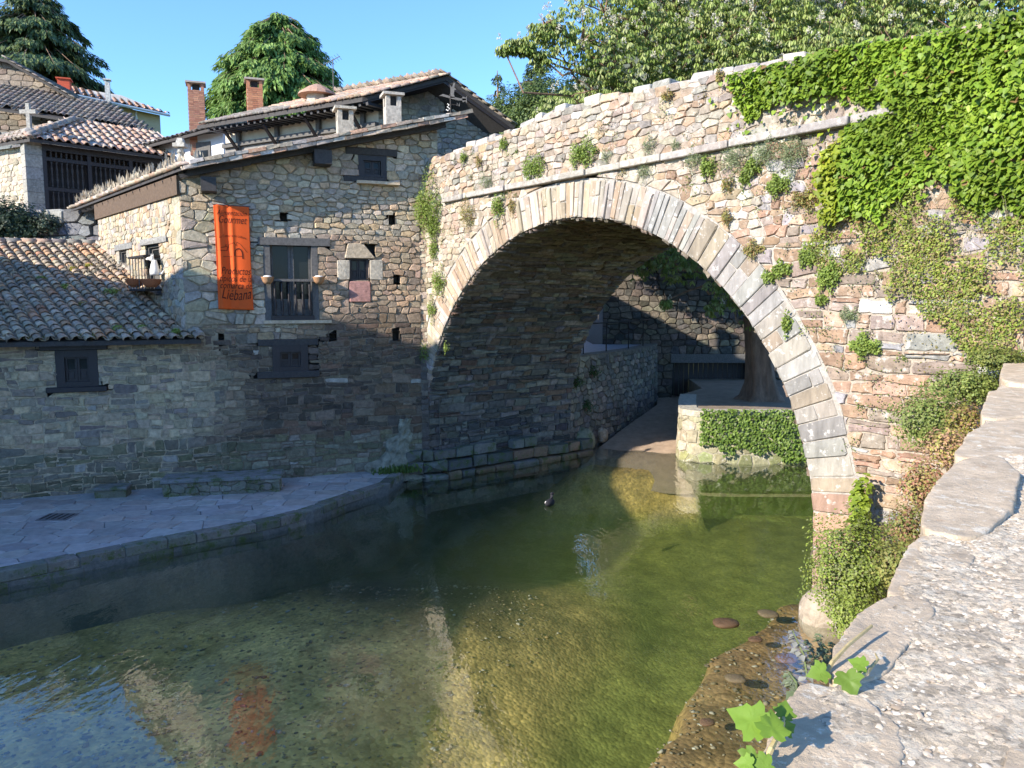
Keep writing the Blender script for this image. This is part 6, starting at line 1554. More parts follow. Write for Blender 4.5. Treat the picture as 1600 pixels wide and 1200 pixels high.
p = FK.P(FK.pix(25, 345)[0], FK.pix(25, 352)[1], .5); bush('shrub', 'dark shrub leaning over the shaded retaining wall', p, (1.2, .6, .8), 3500, .12, [(.035, .06, .03), (.05, .075, .045)], 120, cat='shrub')
p = FK.P(FK.pix(82, 345)[0], FK.pix(82, 350)[1], .3); bush('shrub', 'small grey-green shrub on the retaining wall right of the dark one', p, (.5, .3, .35), 700, .1, [(.05, .08, .05), (.07, .09, .06)], 121, cat='shrub')

# ---- ivy on the bridge end
def poly_scatter(r, P, n):
    P = np.array(P); lo, hi = P.min(0), P.max(0); out = []
    while len(out) < n:
        q = r.uniform(lo, hi, (n, 2)); out += [tuple(x) for x in q if in_poly(x[0], x[1], [tuple(y) for y in P])]
    return np.array(out[:n])
def pixpoly(fr, pts): return [fr.pix(x, y) for x, y in pts]
def frame_leaves(fr, uv, d): return fr.o[None] + fr.U[None] * uv[:, :1] + fr.V[None] * uv[:, 1:2] + fr.N[None] * d[:, None]
rs = np.random.RandomState(77)
IV = pixpoly(FB, [(1143, 108), (1152, 130), (1160, 165), (1172, 192), (1195, 178), (1222, 155), (1262, 160), (1300, 146), (1330, 150), (1360, 165), (1388, 150), (1392, 176), (1335, 190), (1322, 215), (1296, 245), (1290, 285), (1302, 320), (1290, 345), (1310, 352), (1340, 330), (1378, 345), (1400, 315), (1440, 285), (1462, 268), (1500, 300), (1530, 335), (1570, 320), (1630, 345), (1640, -10), (1600, 22), (1540, 42), (1480, 55), (1400, 62), (1330, 72), (1250, 90), (1190, 102), (1165, 92)])
n = 15000; uv = poly_scatter(rs, IV, n); jt = rs.rand(n) < .16; uv[jt] += rs.normal(0, .2, (int(jt.sum()), 2)); uv = uv[uv[:, 1] < 8.25]; n = len(uv)
def bulge(u, v): return .10 + .09 * (np.sin(u * 2.1 + v * 1.3) + np.sin(u * 3.7 - v * 2.9 + 1) * .7 + np.sin(v * 5.1 + u) * .4) + .10 * ss(10.5, 14, u)
hole = np.sin(uv[:, 0] * 7 + uv[:, 1] * 5) + np.sin(uv[:, 0] * 11 - uv[:, 1] * 9 + 2) + rs.normal(0, .3, n); uv = uv[hole > -1.65]; n = len(uv)
lay = rs.rand(n); d = np.clip(bulge(uv[:, 0], uv[:, 1]), .03, .5) * (.35 + .75 * lay) + .03
Cq = frame_leaves(FB, uv, d); Nq = FB.N[None] * .75 + np.array([0, 0, .6]) + rvec(rs, n) * .62; Tq = np.array([0, 0, -1.0]) + FB.N[None] * .4 + rvec(rs, n) * .55
Sq = np.clip(np.exp(rs.normal(-2.76, .24, n)), .035, .105) * (1 - .15 * (uv[:, 1] < 6)); Kq = pick(rs, n, [(.145, .225, .022), (.17, .25, .025), (.20, .275, .03), (.12, .195, .02)], .14)
yel = ((uv[:, 0] < 11.9) & (uv[:, 1] < 7.2)); Kq *= 1.2; Kq = Kq * (1 + .22 * np.sin(uv[:, :1] * 2.3 + 1) * np.sin(uv[:, 1:2] * 2.9)); dead = rs.rand(n) < .012; Kq[dead] = np.array([.28, .17, .07]); Kq[yel] *= np.array([1.4, 1.12, 1.0])
ivy = thing('ivy', 'thick bright green ivy covering the right end of the bridge', 'ivy', FB.P(13, 3, .2))
lo_ = np.array([(0, .38, -.04), (0, .05, 0), (.32, -.08, .03), (.55, .22, .05), (.33, .65, 0), (0, 1.05, -.1), (-.33, .65, 0), (-.55, .22, .05), (-.32, -.08, .03)])
lme = bpy.data.meshes.new('leaf'); lme.from_pydata([tuple(p) for p in lo_], [], [(0, k, k + 1 if k < 8 else 1) for k in range(1, 9)]); lme.materials.append(M_LEAF); setcol(lme, np.ones((9, 3)))
rank = np.argsort(-(Sq / np.array([proj(c)[2] for c in Cq]) * (.5 + lay) * np.array([inview(c, 0) for c in Cq])))
big = [(0, 0), (.10, -.10), (.30, -.16), (.46, -.06), (.40, .06), (.56, .12), (.66, .30), (.50, .36), (.38, .44), (.42, .60), (.30, .66), (.18, .80), (0, 1.05)]
bo = big + [(-x, y) for x, y in big[-2:0:-1]]; bv2 = []; bf2 = []
for k, q_ in enumerate((0.34, .67, 1.0)):
    for x, y in bo: xx, yy = x * q_, .3 + (y - .3) * q_; bv2.append((xx, yy, .10 * abs(xx) - .12 * yy * yy + .02 * math.sin(xx * 14 + yy * 9)))
bv2.append((0, .3, -.015)); nb2 = len(bo)
for k in range(2):
    for i in range(nb2): bf2.append((k * nb2 + i, k * nb2 + (i + 1) % nb2, (k + 1) * nb2 + (i + 1) % nb2, (k + 1) * nb2 + i))
for i in range(nb2): bf2.append(((i + 1) % nb2, i, 3 * nb2))
lme_big = bpy.data.meshes.new('leaf'); lme_big.from_pydata(bv2, [], bf2); lme_big.materials.append(M_LEAF); setcol(lme_big, np.ones((len(bv2), 3))); lme_big.shade_smooth()
def leaf_objs(idx, C, N, T, S, K, parent, lme=lme):
    for i in idx:
        nn = N[i] / np.linalg.norm(N[i]); y = T[i] - nn * np.dot(T[i], nn); y /= np.linalg.norm(y); x = np.cross(y, nn)
        o = bpy.data.objects.new('leaf', lme); link(o, parent); s = float(S[i])
        o.matrix_basis = Matrix([[float(x[k]) * s, float(y[k]) * s, float(nn[k]) * s, float(C[i][k])] for k in range(3)] + [[0, 0, 0, 1]]); o.color = (*[float(c) for c in K[i]], 1)
leaf_objs(rank[:300], Cq, Nq, Tq, Sq, Kq, ivy); r_ = rank[300:]
leaf_cloud('leaves', ivy, Cq[r_], Sq[r_], Nq[r_], Tq[r_], Kq[r_], 'ivy', kind='stuff')
# low creeper below
CRP = pixpoly(FB, [(1296, 345), (1330, 335), (1400, 318), (1440, 288), (1500, 300), (1540, 335), (1630, 340), (1640, 575), (1560, 575), (1520, 560), (1490, 530), (1470, 500), (1420, 490), (1392, 470), (1382, 440), (1350, 425), (1310, 430), (1282, 415), (1262, 385), (1275, 360)])
n = 15000; uv = poly_scatter(rs, CRP, n); hole = np.sin(uv[:, 0] * 4.1 + uv[:, 1] * 3.3) + np.sin(uv[:, 0] * 7.3 - uv[:, 1] * 6.1 + 2) * .8 + np.sin(uv[:, 0] * 13 + uv[:, 1] * 11) * .5 + rs.normal(0, .4, n); uv = uv[hole > -.55]; n = len(uv)
dn_ = np.clip(.07 + .05 * np.sin(uv[:, 0] * 5 + uv[:, 1] * 4), .03, .2) * (.4 + .8 * rs.rand(n)) + .03
crp = thing('creeper', 'patchy yellow-green small-leaved creeper spreading below the ivy', 'creeper', FB.P(13, 3, .2))
leaf_cloud('foliage', crp, frame_leaves(FB, uv, dn_), rs.uniform(.022, .052, n), FB.N[None] * .7 + np.array([0, 0, .6]) + rvec(rs, n) * .6, rvec(rs, n) + np.array([0, 0, -.4]), pick(rs, n, [(.22, .29, .045), (.28, .33, .06), (.17, .235, .04), (.33, .33, .08), (.32, .25, .12)], .2), 'diamond')
# dry stalks in it
mb = MB(); rg = random.Random(8)
for k in range(420):
    u, v_ = poly_scatter(rs, CRP, 1)[0]; p = FB.P(u, v_, .04); q = p + np.array([rg.uniform(-.12, .12), rg.uniform(-.12, .12), rg.uniform(.02, .25)]) + FB.N * rg.uniform(0, .12); mb.tube([p, q], [.004, .002], 3, (.36, .29, .19), caps=False)
mb.build('dry_stalks', mat('straw', var=.2, bump=0), crp, kind='stuff')
# wall plants: tufts rooted in the masonry
GY = [(.20, .28, .05), (.25, .32, .07), (.15, .215, .04)]; GG = [(.20, .245, .12), (.25, .29, .15), (.15, .19, .085)]; GR = [(.30, .25, .07), (.28, .18, .08), (.21, .23, .07)]
TUFT = [(674, 325, 34, 40, GY, 'bright green plant hanging at the left end of the bridge'), (682, 352, 16, 22, GY, 'lower part plant trailing under the left bridge-end tuft'), (735, 335, 18, 20, GR, 'yellowish tuft under the ledge near its left end'), (782, 322, 14, 20, GY, 'green tuft below the ledge above the left voussoirs'), (804, 322, 8, 14, GR, 'thin reddish tuft close to the arch shoulder'),
        (681, 392, 10, 14, GY, 'small tuft beside the left arch shoulder'), (690, 440, 17, 20, GY, 'yellow-green tuft low on the left haunch'), (678, 483, 10, 14, GY, 'small green tuft above the arch foot on the left'), (664, 549, 17, 20, GY, 'dense green tuft at the left springing of the arch'), (700, 543, 5, 7, GY, 'tiny sprig inside the left arch edge'),
        (765, 285, 22, 12, GG, 'grey-green tuft on the ledge left part'), (838, 262, 26, 16, GY, 'green plant on the ledge left of the crown'), (915, 240, 30, 18, GY, 'wide green plant on the ledge above the crown'), (952, 242, 12, 12, GG, 'pale tuft right of the wide ledge plant'), (1018, 226, 14, 12, GG, 'pale tuft on the ledge above the right voussoirs'), (1060, 228, 10, 8, GG, 'little tuft on the ledge before the green clump'),
        (728, 247, 8, 8, GY, 'small tuft on the parapet slope at left'), (752, 252, 8, 8, GR, 'yellow tuft on the parapet slope'), (790, 225, 10, 8, GY, 'yellow tuft high on the left parapet'), (1046, 150, 12, 7, GR, 'yellow tuft on the crest of the parapet'), (1128, 120, 7, 12, GR, 'thin plant on the parapet before the ivy'),
        (1010, 270, 16, 12, GG, 'grey tuft hanging below the ledge over the crown'), (1092, 250, 22, 16, GG, 'grey-green clump hanging under the ledge'), (1110, 262, 14, 14, GY, 'yellowish plant under the grey-green clump'), (1152, 246, 30, 18, GG, 'broad grey-green clump under the ledge'), (1205, 240, 26, 22, GG, 'tall grey-green plant right of the broad clump'), (1243, 240, 22, 28, GG, 'grey-green plant beside the ivy edge'), (1180, 262, 14, 12, GY, 'yellow-green tuft under the tall plant'),
        (1220, 290, 20, 14, GY, 'round green tuft below the grey plants'), (1168, 278, 10, 12, GY, 'green tuft halfway to the arch ring'), (1140, 288, 12, 10, GR, 'reddish tuft left of the round green one'), (1262, 310, 24, 14, GR, 'reddish sparse plant near the ivy foot'), (1140, 340, 10, 10, GR, 'tiny tuft beside the ring stones at right'), (1180, 390, 20, 10, GR, 'reddish tuft above the right voussoirs'), (1225, 420, 16, 10, GY, 'green tuft over the square brown stone'), (1205, 432, 12, 8, GY, 'low green sprig left of the square brown stone'),
        (1265, 400, 14, 14, GY, 'green tuft at the left edge of the creeper'), (1298, 432, 18, 18, GY, 'green clump hanging left of the white stone'), (1286, 468, 8, 8, GY, 'small tuft near the quartz-veined stones'), (1233, 505, 8, 14, GY, 'sprig growing out beside the ring at right'), (1355, 540, 24, 14, GY, 'green rounded plant alone on the brown masonry'), (1330, 492, 16, 10, GG, 'dry plant in the crevice under the white stone'), (1000, 470, 8, 6, GY, 'tiny green sprig on the vault')]
for i, (x, y, w_, h_, cols, lab) in enumerate(TUFT[:-1]):
    u, v_ = FB.pix(x, y); dep = proj(FB.P(u, v_))[2]; sc = dep / F_PX; r = np.random.RandomState(200 + i); n = int(90 + w_ * h_ * 2.2)
    ru, rv_ = w_ * sc * 1.15, h_ * sc * 1.2; q = rvec(r, n) * (r.rand(n) ** .45)[:, None]; foot = np.clip(1 + .5 * np.sin(q[:, 0] * 6 + i), .6, 1.6)
    uv_ = np.stack([u + q[:, 0] * ru, v_ + q[:, 1] * rv_ * foot], -1); dd = .03 + np.abs(q[:, 2]) * min(ru, rv_) * .55 + (1 - np.abs(q[:, 0])) * .04
    t = thing('wall_plant', lab, 'plant', FB.P(u, v_ - rv_, .05), 'small plants rooted in the bridge')
    leaf_cloud('foliage', t, frame_leaves(FB, uv_, dd), r.uniform(.024, .05, n) * (1.1 if cols is GY else .85), FB.N[None] * .7 + np.array([0, 0, .6]) + rvec(r, n) * .7, rvec(r, n) + FB.N[None] * .4 + np.array([0, 0, .3 if cols is GG else -.4]), pick(r, n, cols, .2), 'diamond' if cols is not GG else 'needle')
rs = np.random.RandomState(90); C = []; S = []; K = []
for k in range(900):
    u, v_ = rs.uniform(.2, 14), rs.uniform(1.5, 8.2)
    if ((u - SC_) / (RA_ + TH)) ** 2 + ((v_ - ZC_) / (RB_ + TH)) ** 2 < 1.02 or v_ > ztop(u) - .1: continue
    pr_ = .25 + .75 * math.exp(-abs(v_ - LEDGE_Z + .25) / .35) + (.5 if u > 9 and v_ > 3 else 0) + (.35 if u < 1.8 else 0) + .35 * math.sin(u * 3 + v_ * 4)
    if rs.rand() > pr_: continue
    m_ = rs.randint(8, 46); sp = rs.uniform(.02, .11); c0_ = np.array([(.17, .21, .05), (.2, .2, .07), (.16, .185, .09), (.24, .2, .08), (.13, .18, .04)][rs.randint(5)])
    C.append(frame_leaves(FB, np.stack([u + rs.normal(0, sp * 1.3, m_), v_ + rs.normal(0, sp, m_)], -1), .03 + np.abs(rs.normal(0, sp * .6, m_)))); S.append(rs.uniform(.016, .042, m_)); K.append(np.tile(c0_, (m_, 1)) * rs.uniform(.75, 1.25, (m_, 1)))
C = np.concatenate(C); n = len(C); o = leaf_cloud('joint_weeds', None, C, np.concatenate(S), FB.N[None] * .7 + np.array([0, 0, .6]) + rvec(rs, n) * .7, rvec(rs, n), np.concatenate(K), 'diamond'); tag(o, 'small weeds and moss growing in the joints of the bridge face', 'weeds'); o['kind'] = 'stuff'
# ivy curtain on the quay wall
rs = np.random.RandomState(78); n = 5200; L0, L1 = bwall.L[3] + .35, bwall.L[6] + 1.1
uu = rs.uniform(L0 + .3, L1 + 1.5, n); vv = rs.uniform(.1, PZ + .12, n); lowb = .22 + .22 * np.sin(uu * 2.2 + 1) + .55 * ss(L0 + 1.5, L0 + .3, uu) + .12 * np.sin(uu * 7); kq = vv > lowb; uu, vv = uu[kq], vv[kq]; n = len(uu)
Cv = np.array([bwall.P(a, b, .06 + .12 * rs.rand() + .05 * math.sin(a * 5 + b * 6)) for a, b in zip(uu, vv)])
qi = thing('ivy', 'dark green ivy curtain hanging over the low quay wall behind the arch', 'ivy', (7, 21.8, .2))
leaf_cloud('foliage', qi, Cv, rs.uniform(.05, .085, n), np.array([-.25, -.8, .6]) + rvec(rs, n) * .5, np.array([0, -.2, -1]) + rvec(rs, n) * .4, pick(rs, n, [(.14, .22, .04), (.18, .27, .05), (.10, .17, .035)], .2), 'ivy')
p = cwall.P(1.3, 2.2, .1)
for i, (u, v_, lab) in enumerate(((.35, 2.2, 'dim green plant at the top left of the curved wall'), (1.5, 2.45, 'dim trailing plant under the railing post'), (1.0, 1.4, 'dim sprig halfway down the curved wall'))):
    bush('wall_plant', lab, cwall.P(u, v_, .08), (.28, .15, .2), 260, .06, [(.06, .11, .03), (.04, .08, .02)], 300 + i, cat='plant', stems=2)

# ---- growth on the right bank between pier and parapet
bush('bramble_bush', 'dense green bush growing at the foot of the right bridge pier', aty(1335, 885, 9.9), (.62, .55, .70), 11000, .04, [(.22, .29, .05), (.27, .33, .07), (.16, .22, .045), (.2, .23, .09)], 401, shape='diamond')
bush('bramble_bush', 'smaller lower lobe of greenery beside the pale pier rock', aty(1335, 965, 8.6), (.30, .3, .32), 2600, .036, [(.22, .29, .05), (.26, .31, .08)], 402)
bush('climber', 'bright yellow-green climber standing up the pier above the bush', aty(1345, 790, 10.3), (.13, .12, .42), 420, .07, [(.26, .34, .04), (.20, .28, .035)], 403, shape='ivy', cat='plant')
bush('wall_shrub', 'green feathery shrub on the brown masonry left of the parapet', aty(1455, 655, 8.6), (.42, .3, .36), 5000, .034, [(.18, .24, .06), (.23, .27, .08)], 404, cat='shrub')
bush('wall_shrub', 'green shrub climbing towards the far end of the parapet', aty(1520, 600, 9.0), (.55, .3, .22), 4500, .034, [(.18, .24, .06), (.24, .28, .07)], 405, cat='shrub')
for i, (x, y, Y, r, n, cols, lab) in enumerate([(1440, 755, 7.6, (0.218, 0.234, 0.265), 2040, [(.42, .26, .15), (.38, .32, .11), (.30, .32, .10), (.46, .22, .15)], 'reddish flowering ground plants beside the raised lichened slab'), (1480, 700, 7.4, (0.203, 0.234, 0.203), 1560, [(.42, .28, .13), (.36, .35, .10), (.48, .30, .2)], 'orange and green tangle above the reddish plants'), (1510, 655, 7.8, (0.187, 0.195, 0.156), 1320, [(.30, .26, .06), (.22, .22, .06), (.3, .18, .1)], 'yellowish tangle near the far coping slabs'),
        (1418, 820, 7.2, (0.172, 0.234, 0.234), 1560, [(.26, .24, .07), (.3, .17, .1), (.16, .2, .05)], 'yellow-red weeds between the bush and the coping'), (1400, 880, 6.6, (0.156, 0.195, 0.234), 1560, [(.2, .23, .06), (.26, .25, .07)], 'grassy weeds just left of the parapet edge'), (1560, 560, 9.0, (.35, .25, .14), 2200, [(.16, .2, .05), (.2, .22, .05)], 'green weeds behind the dark boulder at the right edge')]):
    bush('weed_patch', lab, aty(x, y, Y), r, n, .03, cols, 420 + i, cat='weeds', stems=14)
p = onz(1290, 985, .0); boulder('boulder', 'pale rock at the water foot of the right pier', (p[0] + .22, p[1] + .45, .05), (.42, .36, .42), (.38, .32, .25), 8, m=M_BRST)
p = onz(1370, 1000, .0); boulder('boulder', 'second pale rock under the bush beside the pier rock', (p[0] + .2, p[1] + .3, .2), (.7, .5, .6), (.38, .33, .27), 9, m=M_BRST)
# shallow water stones at the right
for i, (x, y, r) in enumerate([(1230, 1030, .16), (1150, 1062, .13), (1220, 1042, .10), (1135, 975, .2), (1190, 1120, .12), (1240, 1100, .10), (1105, 1130, .09), (1200, 960, .15), (1265, 1060, .12), (1180, 1000, .1)]):
    p = onz(x, y, -.08); boulder('river_stone', None, (p[0], p[1], -.07), (r, r * .8, r * .25), [(.20, .11, .07), (.24, .17, .11), (.17, .115, .08)][i % 3], 500 + i, m=M_PEB)
    tag(COL.objects[-1], ['reddish stone', 'tan stone', 'brown stone'][i % 3] + ' under shallow water, ' + ['by the nettle stems', 'mid shallows', 'touching the first reddish one', 'at the dark drop-off', 'near the bottom edge', 'close to the parapet', 'farthest left in the shallows', 'below the pier bush', 'right under the nettles', 'at the centre of the rusty patch'][i], 'stone', 'stones in the shallows')
# foreground sprigs
def sprig(label, px, Yd, leaves, stem, cat='plant', lsize=.06, col=(.15, .245, .03)):
    base = aty(px[0], px[1], Yd); t = thing('ivy_sprig', label, cat, base)
    mb = MB(); mb.tube([aty(x, y, Y) for x, y, Y in stem], [.006 * (1 - .5 * i / len(stem)) for i in range(len(stem))], 6, (.3, .22, .12)); mb.build('stem', mat('vine_stem', color=(.42, .33, .16), attr=False, var=.3, vscale=40, bump=.2), t)
    C = []; N = []; T = []; S = []; K = []; rg = random.Random(int(px[0]))
    for (x, y, Y, s, tx, tz) in leaves:
        C.append(aty(x, y, Y)); N.append(np.array([rg.uniform(-.3, .1), -.7, .75 + rg.uniform(-.2, .2)])); T.append(np.array([tx, .2, tz])); S.append(s); k = rg.uniform(.8, 1.2); K.append([c * k for c in col])
    leaf_objs(range(len(C)), np.array(C), np.array(N), np.array(T), [q * 0.95 for q in S], np.array(K), t, lme_big)
sprig('big yellow-green ivy leaves hanging at the bottom edge of the parapet', (1190, 1200), 1.25, [(1190, 1135, 1.22, .062, -.8, .5), (1207, 1150, 1.2, .05, .2, .9), (1225, 1120, 1.27, .035, .3, .9), (1182, 1178, 1.2, .045, -.2, -.8), (1222, 1140, 1.25, .03, .8, .2), (1205, 1195, 1.18, .04, -.5, -.4), (1175, 1195, 1.18, .03, -.8, .0)],
      [(1185, 1215, 1.18), (1205, 1170, 1.2), (1222, 1135, 1.25), (1228, 1105, 1.3)])
sprig('two-leaved ivy shoot with bare stems on the coping edge', (1300, 1060), 1.5, [(1290, 1048, 1.52, .042, -.3, -.3), (1322, 1052, 1.47, .05, .3, -.9), (1352, 1042, 1.5, .035, -.7, .4)],
      [(1285, 1065, 1.52), (1300, 1035, 1.55), (1325, 1008, 1.6), (1362, 978, 1.68)])
mb = MB(); mb.tube([aty(1335, 1068, 1.46), aty(1355, 1050, 1.5), aty(1372, 1030, 1.55), aty(1368, 1022, 1.58)], [.004, .005, .003, .002], 6); o = mb.build('bare_stem', MATS['vine_stem']); tag(o, 'short bare vine stem lying on the coping beside the ivy shoot', 'stem')
def nettle(label, x0, y0, x1, y1, Y, seed, pale=False):
    rs = np.random.RandomState(seed); a, b = aty(x0, y0, Y), aty(x1, y1, Y + .1); t = thing('nettle_stem', label, 'plant', a, 'tall leafy weeds beside the coping')
    mb = MB(); mb.tube([a, (a + b) / 2 + np.array([.01, 0, 0]), b], [.003, .0025, .0015], 5, (.2, .25, .1)); mb.build('stem', M_LEAF, t)
    n = 42; s = np.repeat(np.linspace(.05, 1, n // 2), 2); c = a + (b - a) * s[:, None]; ang = rs.uniform(0, 6.28, n); o = np.stack([np.cos(ang), np.sin(ang), rs.uniform(-.5, .3, n)], -1)
    leaf_cloud('leaves', t, c, (.034 * (1.1 - .6 * s)) * rs.uniform(.8, 1.2, n), np.array([0, 0, 1]) + o * .3, o, pick(rs, n, [(.16, .20, .10), (.22, .25, .15)] if not pale else [(.4, .4, .34), (.3, .3, .25)], .2), 'diamond')
for i, (x0, y0, x1, y1, Y, lab) in enumerate([(1262, 1062, 1238, 985, 1.9, 'tall nettle stem leaning left of the others'), (1275, 1060, 1262, 1000, 1.95, 'nettle stem second from the left'), (1285, 1055, 1280, 990, 2.0, 'upright nettle stem in the middle of the clump'), (1296, 1045, 1300, 1003, 2.05, 'short nettle stem against the coping'), (1245, 1085, 1232, 1050, 1.7, 'lowest small nettle near the coping corner')]):
    nettle(lab, x0, y0, x1, y1, Y, 600 + i, pale=(i == 0))
# grass at the lime mound, on the roof and terrace edge
def blades(name, label, base_pts, h, cols, seed, cat='grass', lean=.4, kind='stuff', shape='needle'):
    rs = np.random.RandomState(seed); C = np.array(base_pts); n = len(C); T = np.array([0, 0, 1.0]) + rvec(rs, n) * lean; o = leaf_cloud(name, None, C, rs.uniform(.6, 1.3, n) * h, rvec(rs, n) * np.array([1, 1, .1]), T, pick(rs, n, cols, .2), shape)
    tag(o, label, cat); 
    if kind: o['kind'] = kind
    return o
rs = np.random.RandomState(61); pts = [FA.P(A_END - .7 + .5 * a, TZ - .05 + .1 * abs(b), .35 + .2 * c) for a, b, c in rs.normal(0, .55, (500, 3))]
blades('grass_tuft', 'fresh green grass along the foot of the lime crust', pts, .14, [(.10, .17, .04), (.14, .2, .05)], 62, lean=.7)
pts = []
for k in range(330):
    a = rs.rand() ** .7 * le * .95; pts.append(EC + e_ * a + g_ * rs.rand() * .7 + np.array([0, 0, .1 + .2 * rs.rand()]))
blades('dry_roof_weeds', 'pale dry weeds standing along the eave of the stone house', pts, .2, [(.50, .44, .33), (.42, .35, .25)], 63, cat='weeds', lean=.3)
pts = []
for k in range(1500):
    a, b = rs.rand() * la_ * .8, rs.rand() ** .7 * lb_ * .95
    if math.sin(a * 1.7 + 1) + math.sin(b * 2.3 + a) > .5: pts.append(E1 + Aa * a + Bb * b + np.array([0, 0, .1]))
blades('dry_roof_grass', 'wispy dry straw-coloured grass scattered over the low tiled roof', pts, .13, [(.36, .31, .23), (.28, .24, .18)], 64, lean=.5)
NR = np.cross(Aa, Bb); NR = NR if NR[2] > 0 else -NR
for i, (x, y, r, lab, cols) in enumerate([(175, 462, .22, 'bright green weed clump in the middle of the low roof', GY), (139, 420, .12, 'yellow moss tuft in the sunlit roof tiles', [(.35, .3, .04), (.25, .27, .04)]), (103, 453, .12, 'green moss tuft left of the big weed clump', GY), (115, 425, .10, 'second yellowish tuft in the sunny tiles', [(.35, .3, .04)]), (185, 518, .10, 'green tuft above the eave left of centre', GY), (222, 517, .09, 'small green tuft above the eave', GY), (275, 524, .13, 'mossy clump at the right end of the low eave', GY), (65, 440, .1, 'moss tuft at left of the sunlit tile band', GY), (130, 480, .1, 'dull moss tuft right of centre of the roof', GR)]):
    r0 = ray(x, y); o0 = np.array([0, 0, CAM_H]); t_ = np.dot(E1 - o0, NR) / np.dot(r0, NR); p = o0 + r0 * t_ + NR * .1
    bush('roof_moss', lab, p, (r, r, r * .5), int(2500 * r), .05, cols, 700 + i, cat='moss', stems=2, group='moss and weeds on the low roof')
rs = np.random.RandomState(66); pts = [E1 + Aa * a * la_ * .9 + np.array([0, 0, .06]) + Bb * rs.rand() * .3 for a in rs.rand(900) if math.sin(a * 40) > -.2]
blades('eave_moss', 'yellow-green moss fringe along the eave of the low roof', pts, .05, [(.14, .13, .03), (.18, .17, .04)], 67, cat='moss', lean=1.2, shape='diamond')

# ---------------------------------------------------------------- banner, pots, statue, vane and other small things
bu0, bv1 = FA.pix(333, 319, .12); bu1, _ = FA.pix(389, 322, .12); _, bv0 = FA.pix(362, 483, .12)
BWD, BHT = bu1 - bu0, bv1 - bv0
def bpos(x, y, lift=0.0):
    """x 0..1 across, y 0..1 up"""
    fold = .035 * math.exp(-((x - .48) / .07) ** 2) * (.4 + .6 * math.sin(math.pi * min(1, y * 1.1))) - .03 * math.exp(-((x - .38) / .09) ** 2) + .03 * math.exp(-((x - .12) / .06) ** 2) * (1 - y * .5) + .02 * math.sin(x * 9 + y * 2) * (1 - y) - .045 * math.exp(-((x - .03) / .05) ** 2) * math.sin(math.pi * y) * 1.2
    sk = .015 * math.sin(math.pi * y) * (1 - 2 * x)
    return FA.P(bu0 + BWD * (x + sk) + .02 * (1 - y), bv0 + BHT * y - .03 * x * BWD, .13 + fold + lift)
V = []; F = []; nx, ny = 48, 60
for j in range(ny + 1):
    for i in range(nx + 1): V.append(bpos(i / nx, j / ny))
for j in range(ny):
    for i in range(nx): F.append((j * (nx + 1) + i, j * (nx + 1) + i + 1, (j + 1) * (nx + 1) + i + 1, (j + 1) * (nx + 1) + i))
ban = mesh('banner', V, F, M_CLOTH, None, smooth=True); tag(ban, 'long orange cloth banner with brown lettering hanging on the house wall', 'banner')
sm = ban.modifiers.new('solid', 'SOLIDIFY'); sm.thickness = .004; sm.offset = -1
def text_mesh(s, x, y, size, wmax, name='lettering', arc=0.0, shear=.35):
    cu = bpy.data.curves.new('t', 'FONT'); cu.body = s; cu.size = 1.0; cu.shear = shear; cu.align_x = 'CENTER'; cu.offset = -.006; cu.resolution_u = 3
    ob = bpy.data.objects.new('t', cu); COL.objects.link(ob); bpy.context.view_layer.update()
    me = bpy.data.meshes.new_from_object(ob.evaluated_get(bpy.context.evaluated_depsgraph_get())); bpy.data.objects.remove(ob)
    xs = [v.co.x for v in me.vertices]; wd = max(xs) - min(xs); k = min(size / BWD, wmax / wd) ; ky = size / BHT
    import bmesh
    bm = bmesh.new(); bm.from_mesh(me); bmesh.ops.triangulate(bm, faces=bm.faces); bmesh.ops.subdivide_edges(bm, edges=[e for e in bm.edges if e.calc_length() > .15], cuts=2)
    for v in bm.verts:
        xx = x + v.co.x * k; yy = y + v.co.y * ky - arc * (xx - x) ** 2; v.co = Vector([float(q) for q in bpos(xx, yy, .006)])
    bm.to_mesh(me); bm.free(); me.materials.clear(); me.materials.append(M_INK); o = bpy.data.objects.new(name, me); link(o, ban); return o
def by(py): return 1 - (py - 319) / (483 - 319.0)
text_mesh('Alimentación', .5, by(334.5), .17, .84); text_mesh('Gourmet', .5, by(347), .26, .80); text_mesh('La Comarca de Liébana', .5, by(368), .085, .78, arc=.12, shear=.1)
text_mesh('Productos', .54, by(427), .25, .86); text_mesh('típicos de la', .52, by(438.5), .22, .92); text_mesh('comarca de', .52, by(449.5), .22, .92); text_mesh('Liébana', .52, by(468), .37, .84, arc=-.12)
def ink_line(pts, w_=.012):
    mb = MB(); pts = [(a, b) for a, b in pts]
    for (a, b), (c, d) in zip(pts[:-1], pts[1:]):
        n_ = 3; dx, dy = (c - a) * BWD, (d - b) * BHT; l = math.hypot(dx, dy) + 1e-9; ox, oy = -dy / l * w_ / 2 / BWD, dx / l * w_ / 2 / BHT
        for k in range(n_):
            t0, t1 = k / n_, (k + 1) / n_; P = [(a + (c - a) * t, b + (d - b) * t) for t in (t0, t1)]
            mb.add([bpos(P[0][0] - ox, P[0][1] - oy, .007), bpos(P[1][0] - ox, P[1][1] - oy, .007), bpos(P[1][0] + ox, P[1][1] + oy, .007), bpos(P[0][0] + ox, P[0][1] + oy, .007)], [(0, 1, 2, 3)])
    mb.build('line_drawing', M_INK, ban)
def bx(px): return (px - 334) / 56.0
ink_line([(bx(336), by(390)), (bx(352), by(390)), (bx(353), by(384)), (bx(350), by(383)), (bx(351), by(380))]); ink_line([(bx(354), by(386)), (bx(355), by(380)), (bx(364), by(377)), (bx(367), by(382)), (bx(368), by(376)), (bx(374), by(379)), (bx(385), by(392))], .008)
